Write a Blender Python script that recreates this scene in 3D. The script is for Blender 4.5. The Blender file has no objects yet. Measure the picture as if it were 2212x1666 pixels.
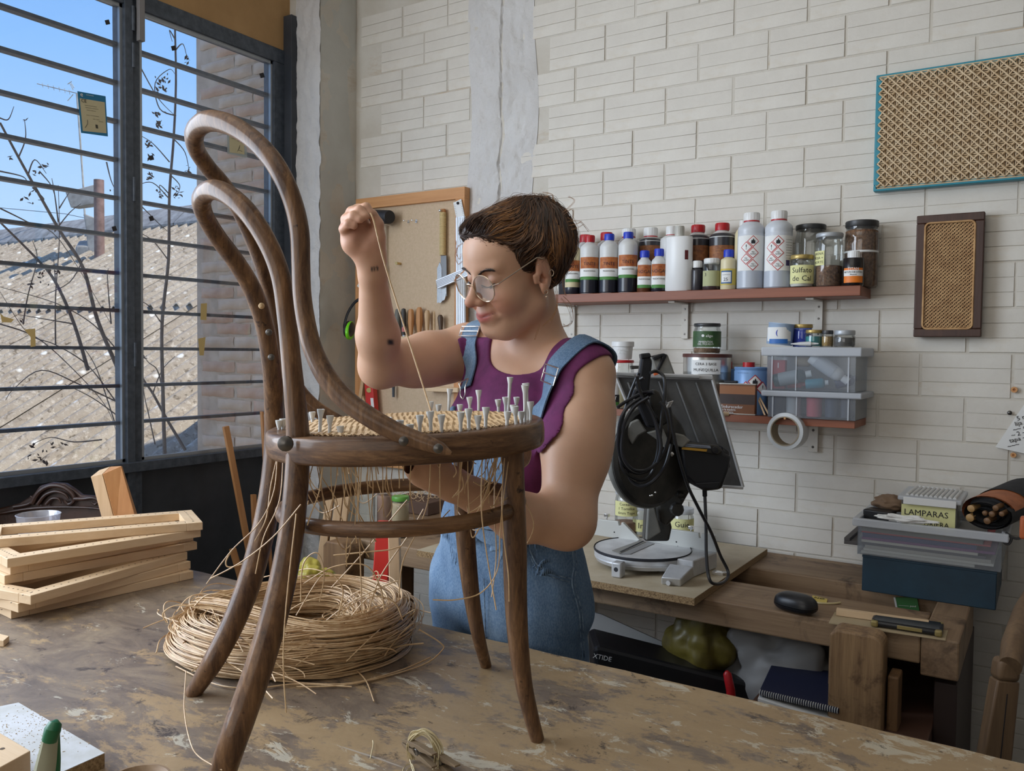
import bpy, bmesh, math, random
import numpy as np
from mathutils import Vector, Matrix, noise
random.seed(7)
S = bpy.context.scene
# ---------------------------------------------------------------- camera (solved from the photo's two wall vanishing points)
FPX = 1823.15
AX = Vector((0.8433324, -0.03148519, 0.53646914)); AY = Vector((0.53726581, 0.02774178, -0.84295661)); AZ = Vector((0.01165804, 0.99911915, 0.04031146))
CAM = Vector((0, 0, 1.405))
RW = Matrix((AX, AY, AZ))          # world = RW @ camera vector
cd = bpy.data.cameras.new('camera'); co = bpy.data.objects.new('camera', cd); S.collection.objects.link(co)
m4 = RW.to_4x4(); m4.translation = CAM; co.matrix_world = m4
cd.sensor_fit = 'HORIZONTAL'; cd.sensor_width = 36.0; cd.lens = FPX / 2212 * 36.0; cd.clip_start = 0.02; cd.clip_end = 200
S.camera = co
# ---------------------------------------------------------------- colour management
S.view_settings.view_transform = 'Standard'; S.view_settings.look = 'None'
S.view_settings.exposure = 0.0; S.view_settings.gamma = 1.0; S.view_settings.use_curve_mapping = False
# ---------------------------------------------------------------- sky, sun, window daylight, added fill lamps
W = bpy.data.worlds.new('sky'); S.world = W; W.use_nodes = True
wn = W.node_tree.nodes; wl_ = W.node_tree.links; wn.clear()
wo = wn.new('ShaderNodeOutputWorld'); wb = wn.new('ShaderNodeBackground'); wt = wn.new('ShaderNodeTexCoord')
ws = wn.new('ShaderNodeSeparateXYZ'); wr = wn.new('ShaderNodeValToRGB')
wl_.new(wt.outputs['Generated'], ws.inputs[0]); wl_.new(ws.outputs['Z'], wr.inputs[0]); wl_.new(wr.outputs[0], wb.inputs[0]); wl_.new(wb.outputs[0], wo.inputs[0])
e = wr.color_ramp.elements; e[0].position = 0.0; e[0].color = (0.55, 0.72, 0.95, 1); e[1].position = 1.0; e[1].color = (0.07, 0.19, 0.60, 1)
for p_, c_ in ((0.13, (0.46, 0.67, 0.96)), (0.30, (0.26, 0.51, 0.93)), (0.5, (0.14, 0.34, 0.80))):
    k = e.new(p_); k.color = (*c_, 1)
wb.inputs[1].default_value = 1.2
def light(name, kind, energy, color, loc=None, aim=None, size=None, size_y=None, direction=None, spread=None):
    d = bpy.data.lights.new(name, kind); d.energy = energy; d.color = color
    o = bpy.data.objects.new(name, d); S.collection.objects.link(o)
    if loc is not None: o.location = loc
    dr = Vector(direction) if direction is not None else (Vector(aim) - Vector(loc))
    o.rotation_euler = dr.to_track_quat('-Z', 'Y').to_euler()
    if size: d.shape = 'RECTANGLE'; d.size = size; d.size_y = size_y or size
    if spread: d.spread = math.radians(spread)
    return o
sun = light('sun', 'SUN', 4.8, (1.0, 0.93, 0.82), direction=(-0.6967, -0.2328, -0.6785)); sun.data.angle = 0.009
light('daylight_window_run', 'AREA', 78, (0.80, 0.89, 1.0), loc=(-2.50, 0.05, 1.95), aim=(0, 0.6, 1.45), size=2.0, size_y=1.5)
light('fill_behind_camera', 'AREA', 36, (1.0, 0.97, 0.92), loc=(-0.7, -3.2, 2.0), aim=(-0.9, 1.6, 1.6), size=3.2, size_y=2.0)  # added soft fill lamp behind the camera; no opening is built here
light('fill_overhead', 'AREA', 8, (1.0, 0.95, 0.88), loc=(-0.9, 0.3, 3.05), aim=(-0.9, 1.2, 0), size=1.8, size_y=1.4)  # added weak fill lamp from above, under the closed ceiling

# ================================================================ helpers
col = S.collection
ORG = {}                       # world origin of each object built here
def Q(px, py, X=None, Y=None, Z=None, D=None):
    r = RW @ Vector((px - 1106, -(py - 833), -FPX))
    if X is not None: t = (X - CAM.x) / r.x
    elif Y is not None: t = (Y - CAM.y) / r.y
    elif Z is not None: t = (Z - CAM.z) / r.z
    else: t = D / FPX
    return CAM + r * t
def pxm(P, n=1.0):             # metres spanned by n photo pixels at point P
    return n * ((Vector(P) - CAM).dot(-(RW @ Vector((0, 0, 1))))) / FPX
def V(*a): return Vector(a)
def tag(o, label=None, cat=None, group=None, kind=None):
    if label: o['label'] = label
    if cat: o['category'] = cat
    if group: o['group'] = group
    if kind: o['kind'] = kind
    return o
def thing(name, label, cat, loc, group=None):
    o = bpy.data.objects.new(name, None); col.objects.link(o); o.location = loc; o.empty_display_size = 0.05
    ORG[o.name] = Vector(loc); return tag(o, label, cat, group)
class MB:
    def __init__(s): s.v = []; s.f = []
    def add(s, vs, fs):
        n = len(s.v); s.v.extend([tuple(a) for a in vs]); s.f.extend([tuple(i + n for i in f) for f in fs]); return s
    def box(s, c, size, rot=None):
        c = Vector(c); h = Vector(size) / 2; vs = []
        for x in (-1, 1):
            for y in (-1, 1):
                for z in (-1, 1):
                    p = Vector((x * h.x, y * h.y, z * h.z)); p = rot @ p if rot is not None else p; vs.append(c + p)
        return s.add(vs, [(0, 1, 3, 2), (4, 6, 7, 5), (0, 4, 5, 1), (2, 3, 7, 6), (0, 2, 6, 4), (1, 5, 7, 3)])
    def bx(s, x0, x1, y0, y1, z0, z1): return s.box(((x0 + x1) / 2, (y0 + y1) / 2, (z0 + z1) / 2), (abs(x1 - x0), abs(y1 - y0), abs(z1 - z0)))
    def hexa(s, pts):      # 8 points: bottom quad 0-3, top quad 4-7
        return s.add(pts, [(3, 2, 1, 0), (4, 5, 6, 7), (0, 1, 5, 4), (1, 2, 6, 5), (2, 3, 7, 6), (3, 0, 4, 7)])
    def prism(s, pts, d):   # planar outline extruded by vector d
        n = len(pts); d = Vector(d); a = [Vector(p) for p in pts]
        nrm = Vector((0, 0, 0))
        for i in range(n): nrm += a[i].cross(a[(i + 1) % n])
        if nrm.dot(d) > 0: a = a[::-1]
        b = [p + d for p in a]
        fs = [tuple(range(n)), tuple(range(2 * n - 1, n - 1, -1))]
        for i in range(n): fs.append((i, i + n, (i + 1) % n + n, (i + 1) % n))
        return s.add(a + b, fs)
    def tube(s, pts, r, n=8, closed=False, cap=True, flat=None, up=None):
        pts = [Vector(p) for p in pts]; m = len(pts)
        if not hasattr(r, '__len__'): r = [r] * m
        T = []
        for i in range(m):
            a = pts[(i - 1) % m] if closed or i > 0 else pts[i]; b = pts[(i + 1) % m] if closed or i < m - 1 else pts[i]
            t = b - a; T.append(t.normalized() if t.length > 1e-9 else Vector((0, 0, 1)))
        u = Vector(up) if up is not None else (Vector((0, 0, 1)) if abs(T[0].z) < 0.9 else Vector((1, 0, 0)))
        nn = (u - T[0] * u.dot(T[0])).normalized(); vs = []
        for i in range(m):
            if up is not None:
                q = Vector(up) - T[i] * Vector(up).dot(T[i]); nn = q.normalized() if q.length > 1e-6 else nn
            else:
                q = nn - T[i] * nn.dot(T[i]); nn = q.normalized() if q.length > 1e-6 else nn
            bb = T[i].cross(nn)
            for k in range(n):
                a = 2 * math.pi * k / n; c1, s1 = math.cos(a), math.sin(a)
                if flat: c1 *= flat[0]; s1 *= flat[1]
                vs.append(pts[i] + nn * (r[i] * c1) + bb * (r[i] * s1))
        fs = []
        for i in range(m if closed else m - 1):
            j = (i + 1) % m
            for k in range(n):
                l = (k + 1) % n; fs.append((i * n + k, i * n + l, j * n + l, j * n + k))
        if not closed and cap: fs.append(tuple(range(n - 1, -1, -1))); fs.append(tuple((m - 1) * n + k for k in range(n)))
        return s.add(vs, fs)
    def cyl(s, p0, p1, r0, r1=None, n=20): return s.tube([p0, p1], [r0, r0 if r1 is None else r1], n)
    def lathe(s, prof, c=(0, 0, 0), n=24, axis=None, sx=1, sy=1, closed=False):   # prof: [(r, z)...]
        c = Vector(c); q = Vector((0, 0, 1)).rotation_difference(Vector(axis)) if axis is not None else None; vs = []
        for r, z in prof:
            for k in range(n):
                a = 2 * math.pi * k / n; p = Vector((r * math.cos(a) * sx, r * math.sin(a) * sy, z)); p = q @ p if q else p; vs.append(c + p)
        m = len(prof); fs = []
        for i in range(m if closed else m - 1):
            for k in range(n): l = (k + 1) % n; j = (i + 1) % m; fs.append((i * n + k, i * n + l, j * n + l, j * n + k))
        if not closed:
            fs.append(tuple(range(n - 1, -1, -1))); fs.append(tuple((m - 1) * n + k for k in range(n)))
        return s.add(vs, fs)
    def sphere(s, c, r, n=12, m=8):
        r = r if hasattr(r, '__len__') else (r, r, r)
        c = Vector(c); vs = [c + Vector((0, 0, -r[2]))]; fs = []
        for i in range(1, m):
            t = math.pi * i / m
            for k in range(n): a = 2 * math.pi * k / n; vs.append(c + Vector((r[0] * math.sin(t) * math.cos(a), r[1] * math.sin(t) * math.sin(a), -r[2] * math.cos(t))))
        vs.append(c + Vector((0, 0, r[2]))); e_ = len(vs) - 1
        for k in range(n):
            fs.append((0, 1 + (k + 1) % n, 1 + k)); fs.append((e_, e_ - n + k, e_ - n + (k + 1) % n))
        for i in range(m - 2):
            for k in range(n): a = 1 + i * n; l = (k + 1) % n; fs.append((a + k, a + l, a + n + l, a + n + k))
        return s.add(vs, fs)
    def grid(s, fn, nu, nv, wrapu=False):
        vs = [fn(i / (nu - (0 if wrapu else 1)), j / (nv - 1)) for j in range(nv) for i in range(nu)]; fs = []
        for j in range(nv - 1):
            for i in range(nu if wrapu else nu - 1): l = (i + 1) % nu; fs.append((j * nu + i, j * nu + l, (j + 1) * nu + l, (j + 1) * nu + i))
        return s.add(vs, fs)
    def ribbon(s, pts, wv, th, nv=None):     # flat strap: pts centre line, wv half-width vectors, thickness along normals nv
        vs = []; m = len(pts)
        for i, p in enumerate(pts):
            p = Vector(p); w = Vector(wv[i]) if isinstance(wv, list) else Vector(wv); n_ = Vector(nv[i]) if isinstance(nv, list) else Vector(nv)
            vs += [p - w, p + w, p + w + n_ * th, p - w + n_ * th]
        fs = []
        for i in range(m - 1):
            for k in range(4): l = (k + 1) % 4; fs.append((4 * i + k, 4 * i + l, 4 * i + 4 + l, 4 * i + 4 + k))
        fs.append((3, 2, 1, 0)); fs.append((4 * m - 4, 4 * m - 3, 4 * m - 2, 4 * m - 1)); return s.add(vs, fs)
    def build(s, name, mat, parent=None, smooth=True, bevel=0, seg=2, weld=False, ang=40, kind=None, loc=None):
        if parent is not None: o0 = ORG[parent.name]
        elif loc is not None: o0 = Vector(loc)
        else:
            a = np.array(s.v); lo = a.min(0); hi = a.max(0); o0 = Vector(((lo[0] + hi[0]) / 2, (lo[1] + hi[1]) / 2, lo[2]))
        me = bpy.data.meshes.new(name); me.from_pydata([(x - o0.x, y - o0.y, z - o0.z) for x, y, z in s.v], [], s.f)
        if mat: me.materials.append(mat)
        if smooth:
            me.polygons.foreach_set('use_smooth', [True] * len(me.polygons))
            try: me.set_sharp_from_angle(angle=math.radians(ang))
            except Exception: pass
        me.update()
        o = bpy.data.objects.new(name, me); col.objects.link(o)
        ORG[o.name] = o0
        if parent is not None: o.parent = parent
        else: o.location = o0
        if bevel:
            b = o.modifiers.new('bevel', 'BEVEL'); b.width = bevel; b.segments = seg; b.limit_method = 'ANGLE'; b.angle_limit = math.radians(35); b.harden_normals = False
        if kind: o['kind'] = kind
        return o
def clone(o, parent=None, off=None):      # copy one object with its tree; shares mesh data
    c = o.copy(); col.objects.link(c)
    if parent is not None: c.parent = parent
    if off is not None: c.location = o.location + Vector(off)
    ORG[c.name] = ORG.get(o.name, Vector((0, 0, 0))) + (Vector(off) if off is not None else Vector((0, 0, 0)))
    for ch in [x for x in bpy.data.objects if x.parent == o]: clone(ch, c)
    return c
def cr(pts, n=8, closed=False):           # Catmull-Rom through points (any dimension tuples)
    P = [np.array(p, float) for p in pts]; m = len(P); out = []
    for i in range(m if closed else m - 1):
        g = (lambda k: P[k % m]) if closed else (lambda k: P[max(0, min(m - 1, k))])
        a, b, c, d = g(i - 1), g(i), g(i + 1), g(i + 2)
        for k in range(n):
            t = k / n; out.append(0.5 * ((2 * b) + (-a + c) * t + (2 * a - 5 * b + 4 * c - d) * t * t + (-a + 3 * b - 3 * c + d) * t ** 3))
    if not closed: out.append(P[-1])
    return out
def v3(l): return [Vector((float(p[0]), float(p[1]), float(p[2]))) for p in l]

# ---------------------------------------------------------------- materials
def _new(name):
    m = bpy.data.materials.new(name); m.use_nodes = True; nt = m.node_tree; b = nt.nodes['Principled BSDF']; return m, nt, b
def _ramp(nt, src, stops):
    r = nt.nodes.new('ShaderNodeValToRGB'); e = r.color_ramp.elements
    while len(e) < len(stops): e.new(0.5)
    for i, (p, c) in enumerate(stops): e[i].position = p; e[i].color = (c[0], c[1], c[2], 1)
    nt.links.new(src, r.inputs[0]); return r.outputs[0]
def _coord(nt, scale=(1, 1, 1), rot=(0, 0, 0), kind='Object'):
    t = nt.nodes.new('ShaderNodeTexCoord'); mp = nt.nodes.new('ShaderNodeMapping'); mp.inputs['Scale'].default_value = scale; mp.inputs['Rotation'].default_value = rot
    nt.links.new(t.outputs[kind], mp.inputs[0]); return mp.outputs[0]
def _noise(nt, vec, scale, detail=4, rough=0.5, dist=0):
    n = nt.nodes.new('ShaderNodeTexNoise'); n.inputs['Scale'].default_value = scale; n.inputs['Detail'].default_value = detail; n.inputs['Roughness'].default_value = rough; n.inputs['Distortion'].default_value = dist
    nt.links.new(vec, n.inputs['Vector']); return n.outputs['Fac']
def _mix(nt, fac, a, b, mode='MIX'):
    m = nt.nodes.new('ShaderNodeMix'); m.data_type = 'RGBA'; m.blend_type = mode
    for s, v in ((0, fac), (6, a), (7, b)):
        if isinstance(v, (int, float)): m.inputs[s].default_value = v
        elif isinstance(v, tuple): m.inputs[s].default_value = (*v[:3], 1)
        else: nt.links.new(v, m.inputs[s])
    return m.outputs[2]
def _bump(nt, b, h, strength=0.3, dist=0.002):
    k = nt.nodes.new('ShaderNodeBump'); k.inputs['Strength'].default_value = strength; k.inputs['Distance'].default_value = dist
    nt.links.new(h, k.inputs['Height']); nt.links.new(k.outputs[0], b.inputs['Normal']); return k
def srgb(*c):
    c = [x / 255 for x in c]; return tuple(x / 12.92 if x <= 0.04045 else ((x + 0.055) / 1.055) ** 2.4 for x in c)
def pbr(name, c, rough=0.5, metal=0.0, c2=None, ns=30, bump=0.0, bs=80, spec=None, alpha=None, trans=0, coat=0, emis=None, sss=0, ior=None, sc=(1, 1, 1), cr_=(0.35, 0.65)):
    m, nt, b = _new(name); b.inputs['Base Color'].default_value = (*c, 1); b.inputs['Roughness'].default_value = rough; b.inputs['Metallic'].default_value = metal
    if spec is not None: b.inputs['Specular IOR Level'].default_value = spec
    if trans: b.inputs['Transmission Weight'].default_value = trans
    if alpha is not None: b.inputs['Alpha'].default_value = alpha
    if coat: b.inputs['Coat Weight'].default_value = coat; b.inputs['Coat Roughness'].default_value = 0.15
    if ior: b.inputs['IOR'].default_value = ior
    if sss: b.inputs['Subsurface Weight'].default_value = sss; b.inputs['Subsurface Radius'].default_value = (0.012, 0.005, 0.003); b.inputs['Subsurface Scale'].default_value = 1
    if c2 or bump:
        v = _coord(nt, sc)
        if c2:
            f = _noise(nt, v, ns, 5, 0.6); nt.links.new(_ramp(nt, f, [(cr_[0], c), (cr_[1], c2)]), b.inputs['Base Color'])
        if bump: _bump(nt, b, _noise(nt, v, bs, 4, 0.6), bump, 0.003)
    return m
def woodm(name, c1, c2, c3=None, axis='x', scale=1.0, rough=0.55, bump=0.15, coat=0, ring=14):
    m, nt, b = _new(name)
    s = {'x': (0.06, 1, 1), 'y': (1, 0.06, 1), 'z': (1, 1, 0.06)}[axis]
    v = _coord(nt, tuple(k * scale for k in s))
    f1 = _noise(nt, v, ring, 3, 0.5, 1.5); f2 = _noise(nt, v, ring * 9, 4, 0.6)
    w = nt.nodes.new('ShaderNodeMath'); w.operation = 'MULTIPLY_ADD'; w.inputs[1].default_value = 0.65; nt.links.new(f1, w.inputs[0])
    w2 = nt.nodes.new('ShaderNodeMath'); w2.operation = 'MULTIPLY'; w2.inputs[1].default_value = 0.35; nt.links.new(f2, w2.inputs[0]); nt.links.new(w2.outputs[0], w.inputs[2])
    st = [(0.3, c1), (0.5, tuple((a + d) / 2 for a, d in zip(c1, c2))), (0.68, c2)]
    o = _ramp(nt, w.outputs[0], st)
    if c3:
        f3 = _noise(nt, _coord(nt, (1, 1, 1)), 9 * scale, 5, 0.7, 0.5); r3 = _ramp(nt, f3, [(0.55, (0, 0, 0)), (0.72, (1, 1, 1))]); o = _mix(nt, r3, o, c3)
    nt.links.new(o, b.inputs['Base Color']); b.inputs['Roughness'].default_value = rough
    if coat: b.inputs['Coat Weight'].default_value = coat; b.inputs['Coat Roughness'].default_value = 0.22
    _bump(nt, b, f2, bump, 0.002); return m
def glassm(name, tint=(1, 1, 1), rough=0.02, refl=0.08, haze=0.0, hazecol=(0.8, 0.8, 0.8)):
    # thin clear sheet: mostly see-through with a fresnel reflection, and a little dusty diffuse
    m = bpy.data.materials.new(name); m.use_nodes = True; nt = m.node_tree; nt.nodes.clear()
    o = nt.nodes.new('ShaderNodeOutputMaterial'); t = nt.nodes.new('ShaderNodeBsdfTransparent'); g = nt.nodes.new('ShaderNodeBsdfGlossy'); d = nt.nodes.new('ShaderNodeBsdfDiffuse')
    t.inputs[0].default_value = (*tint, 1); g.inputs['Roughness'].default_value = rough; d.inputs[0].default_value = (*hazecol, 1)
    lw = nt.nodes.new('ShaderNodeLayerWeight'); lw.inputs[0].default_value = 0.25
    ml = nt.nodes.new('ShaderNodeMath'); ml.operation = 'MULTIPLY_ADD'; ml.inputs[1].default_value = 0.6; ml.inputs[2].default_value = refl; nt.links.new(lw.outputs['Fresnel'], ml.inputs[0])
    a = nt.nodes.new('ShaderNodeMixShader'); nt.links.new(ml.outputs[0], a.inputs[0]); nt.links.new(t.outputs[0], a.inputs[1]); nt.links.new(g.outputs[0], a.inputs[2])
    h = nt.nodes.new('ShaderNodeMixShader'); h.inputs[0].default_value = haze; nt.links.new(a.outputs[0], h.inputs[1]); nt.links.new(d.outputs[0], h.inputs[2]); nt.links.new(h.outputs[0], o.inputs[0]); return m

M = {}
M['steel'] = pbr('painted_steel', (0.035, 0.045, 0.06), 0.45, 0.0, (0.07, 0.085, 0.11), 40, 0.08, 200)
M['panel'] = pbr('dark_panel', (0.028, 0.033, 0.042), 0.5, 0, (0.045, 0.05, 0.06), 8, 0.05, 60)
M['ochre'] = pbr('ochre_plaster', srgb(178, 142, 96), 0.8, 0, srgb(164, 128, 84), 6, 0.1, 60)
M['pine'] = woodm('fresh_pine', srgb(222, 196, 162), srgb(204, 172, 132), None, 'x', 1.0, 0.6)
M['pine_y'] = woodm('fresh_pine_end', srgb(222, 196, 162), srgb(204, 172, 132), None, 'y', 1.0, 0.6)
M['pine_z'] = woodm('fresh_pine_up', srgb(212, 180, 142), srgb(184, 148, 108), None, 'z', 1.0, 0.6)
M['tan_z'] = woodm('tan_wood_upright', srgb(205, 150, 98), srgb(176, 120, 72), None, 'z', 1.0, 0.55)
M['tan_x'] = woodm('tan_wood', srgb(214, 160, 106), srgb(186, 130, 80), None, 'x', 1.0, 0.55)
M['black'] = pbr('black_plastic', (0.012, 0.012, 0.014), 0.38, bump=0.05, bs=300)
M['rubber'] = pbr('black_rubber', (0.02, 0.02, 0.023), 0.5)
M['chrome'] = pbr('bright_metal', (0.78, 0.78, 0.78), 0.22, 1.0)
M['alu'] = pbr('cast_aluminium', (0.62, 0.62, 0.62), 0.42, 0.35, (0.5, 0.5, 0.5), 20, 0.1, 150)
M['white'] = pbr('white_plastic', (0.75, 0.75, 0.74), 0.35)
M['red'] = pbr('red_plastic', srgb(176, 28, 34), 0.35)
M['blue'] = pbr('blue_plastic', srgb(42, 66, 190), 0.35)
M['glass'] = glassm('jar_glass', (0.96, 0.98, 0.97), 0.03, 0.06, 0.03)
M['clear'] = glassm('clear_polypropylene', (0.93, 0.95, 0.97), 0.15, 0.03, 0.10, (0.75, 0.78, 0.82))
M['paper'] = pbr('paper', (0.78, 0.78, 0.76), 0.8)
M['note'] = pbr('pale_yellow_note', srgb(222, 220, 160), 0.8)
M['ink'] = pbr('ink', (0.015, 0.015, 0.02), 0.7)
M['inkwhite'] = pbr('white_print', (0.8, 0.8, 0.78), 0.6)
M['inkred'] = pbr('red_print', srgb(190, 40, 40), 0.6)

def text(body, org, right, up, size, parent, mat='ink', radius=None, centre=None, name='lettering', lift=0.0006, ext=0.0002, align='CENTER', slant=0):
    """flat lettering in the plane (right, up); with radius it wraps round a vertical cylinder about `centre`"""
    c = bpy.data.curves.new(name, 'FONT'); c.body = body; c.size = size; c.align_x = align; c.align_y = 'CENTER'; c.extrude = ext; c.resolution_u = 2; c.shear = slant
    t = bpy.data.objects.new(name, c); col.objects.link(t); dg = bpy.context.evaluated_depsgraph_get()
    me0 = bpy.data.meshes.new_from_object(t.evaluated_get(dg)); bpy.data.objects.remove(t)
    right = Vector(right).normalized(); up = Vector(up).normalized(); n = right.cross(up).normalized(); b = MB(); vs = []
    for v in me0.vertices:
        x, y, z = v.co
        if radius:
            o = Vector(org) - Vector(centre); a0 = math.atan2(o.y, o.x) + x / radius
            rr = radius + lift + z; vs.append(Vector((centre[0] + rr * math.cos(a0), centre[1] + rr * math.sin(a0), org[2] + y)))
        else: vs.append(Vector(org) + right * x + up * y + n * (z + lift))
    b.add(vs, [tuple(p.vertices) for p in me0.polygons])
    if not b.v: return None
    return b.build(name, M[mat] if isinstance(mat, str) else mat, parent, smooth=False)
# ================================================================ SETTING
XW = -2.62
def plaster(name, c, c2, strength=0.5, patches=None):
    m, nt, b = _new(name); v = _coord(nt); f = _noise(nt, v, 3.5, 6, 0.65, 0.4); o = _ramp(nt, f, [(0.3, c2), (0.65, c)])
    if patches:
        g = _noise(nt, _coord(nt, (1, 1, 3.5)), 2.3, 6, 0.75, 0.3); o = _mix(nt, _ramp(nt, g, [(0.56, (0, 0, 0)), (0.72, (0.7, 0.7, 0.7))]), o, patches)
    nt.links.new(o, b.inputs['Base Color']); b.inputs['Roughness'].default_value = 0.62
    h = _mix(nt, 0.5, _noise(nt, v, 45, 6, 0.7), _noise(nt, v, 9, 3, 0.5)); _bump(nt, b, h, strength, 0.006); return m
M['wall'] = plaster('white_painted_brick', srgb(218, 213, 203), srgb(204, 198, 188), 0.5, srgb(204, 192, 172))
M['mortar'] = plaster('white_painted_mortar', srgb(205, 200, 190), srgb(188, 180, 166), 0.6, srgb(176, 150, 115))
M['rough'] = plaster('rough_white_plaster', srgb(212, 210, 208), srgb(196, 193, 190), 1.6)
M['side'] = plaster('smooth_grey_plaster', srgb(196, 195, 188), srgb(182, 180, 172), .35)
M['floor'] = pbr('worn_concrete_floor', (0.09, 0.085, 0.08), 0.8, 0, (0.06, 0.055, 0.05), 5, 0.2, 40)
M['shade'] = pbr('grey_plaster_wall', (.30, .29, .28), .8, 0, (.24, .23, .22), 3, .1, 30)
def struct(name, mb, mat, **k): o = mb.build(name, mat, **k); o['kind'] = 'structure'; return o
struct('floor', MB().bx(-2.7, 2.6, -3.6, 2.7, -0.1, 0), M['floor'])
struct('ceiling', MB().bx(-2.75, 2.6, -3.6, 2.7, 3.2, 3.3), M['wall'])
struct('wall_right', MB().bx(2.5, 2.6, -3.6, 2.7, 0, 3.2), M['shade'])
struct('wall_front', MB().bx(-2.7, 2.5, -3.7, -3.6, 0, 3.2), M['shade'])
# back wall: mortar bed with separate ribbed blocks
wb_ = struct('wall_back', MB().bx(-2.7, 2.5, 2.6052, 2.72, 0, 3.2), M['mortar'], loc=(0, 2.6052, 0))
def ribbed(w, h, seed):
    rnd = random.Random(seed); b = MB(); n = 3; g = 0.0011; dp = 0.0035
    prof = []                                    # (z, depth) of the face from bottom to top, two grooves
    hh = h - 0.003
    for k in range(n):
        z0 = -hh / 2 + k * hh / n; z1 = z0 + hh / n
        if k: z0 += g
        if k < n - 1: z1 -= g
        prof += [(z0, 0 if k else 0.003), (z0 + 0.002, -0.0002), (z1 - 0.002, 0), (z1, 0 if k < n - 1 else 0.003)]
        if k < n - 1: prof += [(z1 + 0.0003, dp), (z1 + 2 * g - 0.0003, dp)]
    vs = []; ww = w - 0.0055
    for x, dd in ((-ww / 2, 0.008), (-ww / 2 + 0.0015, 0), (ww / 2 - 0.0015, 0), (ww / 2, 0.008)):
        for z, d in prof: vs.append((x, max(d, dd) if dd else d, z))
    m = len(prof); fs = []
    for i in range(3):
        for j in range(m - 1): fs.append((i * m + j, (i + 1) * m + j, (i + 1) * m + j + 1, i * m + j + 1))
    b.add(vs, fs); me = bpy.data.meshes.new('brick'); me.from_pydata(vs, [], fs); me.materials.append(M['wall'])
    me.polygons.foreach_set('use_smooth', [True] * len(me.polygons)); me.set_sharp_from_angle(angle=math.radians(50)); return me
BL, BH = 0.2215, 0.1218
brick_me = [ribbed(BL, BH, i) for i in range(2)]
rnd = random.Random(3)
rest = MB()
for r in range(-14, 7):
    zc = 1.963 + r * BH + BH / 2 - 0.061
    for c in range(-6, 12):
        xc = (-1.19 if r % 2 else -1.298) + BL * (c + 0.5) + 0
        if xc < -2.35 or xc > 0.35 or zc < 0.3 or zc > 2.85: continue
        if -1.83 < xc < -1.60: continue           # broken chase filled with plaster
        o = bpy.data.objects.new('brick', brick_me[rnd.randint(0, 1)]); col.objects.link(o); o.parent = wb_
        o.location = (xc + rnd.uniform(-0.001, 0.001), -0.0018 - rnd.uniform(0, 0.0013), zc); o.rotation_euler = (rnd.uniform(-0.006, 0.006), 0, rnd.uniform(-0.009, 0.009))
# broken vertical chase of lumpy plaster
def chase(u, v_):
    z = 0.75 + 2.15 * v_; x = -1.86 + 0.29 * u + 0.012 * math.sin(z * 9)
    e_ = min(1, 6 * min(u, 1 - u)); q = noise.fractal(Vector((x * 22, 3.1, z * 14)), 0.9, 2.1, 5); cr_ = abs(noise.noise(Vector((x * 30, 0, z * 5))))
    crack = max(0, 1 - abs(x + 1.715 - 0.02 * noise.noise(Vector((0, 5, z * 7)))) / 0.006)
    return (x, 2.603 - (0.007 + 0.009 * q) * e_ + 0.016 * crack * e_, z)
c_ = MB().grid(chase, 60, 360).build('plaster_chase', M['rough'], wb_)
# holes, plugs and nails low right
for (px, py, r_, mt) in ((2191, 842, 0.008, 'tan_x'), (2189, 983, 0.007, 'tan_x')):
    p = Q(px, py, Y=2.6); MB().lathe([(r_, 0), (r_, 0.006), (r_ * .45, 0.006), (r_ * .4, 0.001)], p, 12, axis=(0, -1, 0)).build('wall_plug', M[mt], wb_)
# pillar / left wall return
wl = struct('wall_left', MB().bx(-2.615, -2.43, 2.403, 2.66, 0, 3.2), M['mortar'])
def pface(u, v_):
    z = 0.3 + 2.9 * v_; x = -2.56 + 0.133 * u; q = noise.fractal(Vector((x * 30, 1, z * 18)), 0.9, 2.1, 5)
    return (x + (0.010 * noise.noise(Vector((9, 2, z * 16))) if u > 0.97 else 0), 2.4005 + 0.006 * q - 0.003, z)
MB().grid(pface, 24, 420).build('rough_plaster', M['rough'], wl)
def sface(u, v_):
    z = 0.3 + 2.9 * v_; y = 2.402 + 0.197 * u; q = noise.fractal(Vector((y * 9, 4, z * 6)), 0.9, 2.1, 4)
    return (-2.4295 + 0.003 * q + (0.005 * noise.noise(Vector((9, 2, z * 16))) if u < 0.05 else 0), y, z)
MB().grid(sface, 14, 260).build('side_plaster', M['side'], wl)
# ---------------------------------------------------------------- window
win = struct('window_1', MB().bx(-2.66, -2.59, 1.682, 1.712, 0, 2.585).bx(-2.655, -2.60, 1.712, 1.742, 0, 2.585), M['steel'], bevel=0.002)
f = MB().bx(-2.655, -2.595, 1.0, 2.42, 2.530, 2.585)              # header
f.bx(-2.655, -2.595, 2.318, 2.372, 0, 2.53)                        # right stile
f.bx(-2.655, -2.575, 0.2, 2.37, 0.985, 1.018)                      # sill
f.bx(-2.655, -2.595, 0.98, 1.01, 0, 2.585)
f.bx(-2.655, -2.595, -0.1, 1.0, 2.53, 2.585)
f.build('frame', M['steel'], win, bevel=0.002)
bead = MB()
for a, b_ in ((1.01, 1.682), (1.742, 2.318)):
    for z in (1.024, 2.524): bead.bx(-2.615, -2.604, a, b_, z - 0.006, z + 0.006)
    for y in (a + .005, b_ - .005): bead.bx(-2.615, -2.604, y - 0.005, y + 0.005, 1.02, 2.53)
bead.build('glazing_bead', pbr('worn_metal_bead', (0.32, 0.34, 0.36), 0.35, 0.6), win)
MB().bx(-2.645, -2.555, 2.37, 2.4035, 0, 2.72).build('post', M['panel'], win, bevel=0.002)
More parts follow.
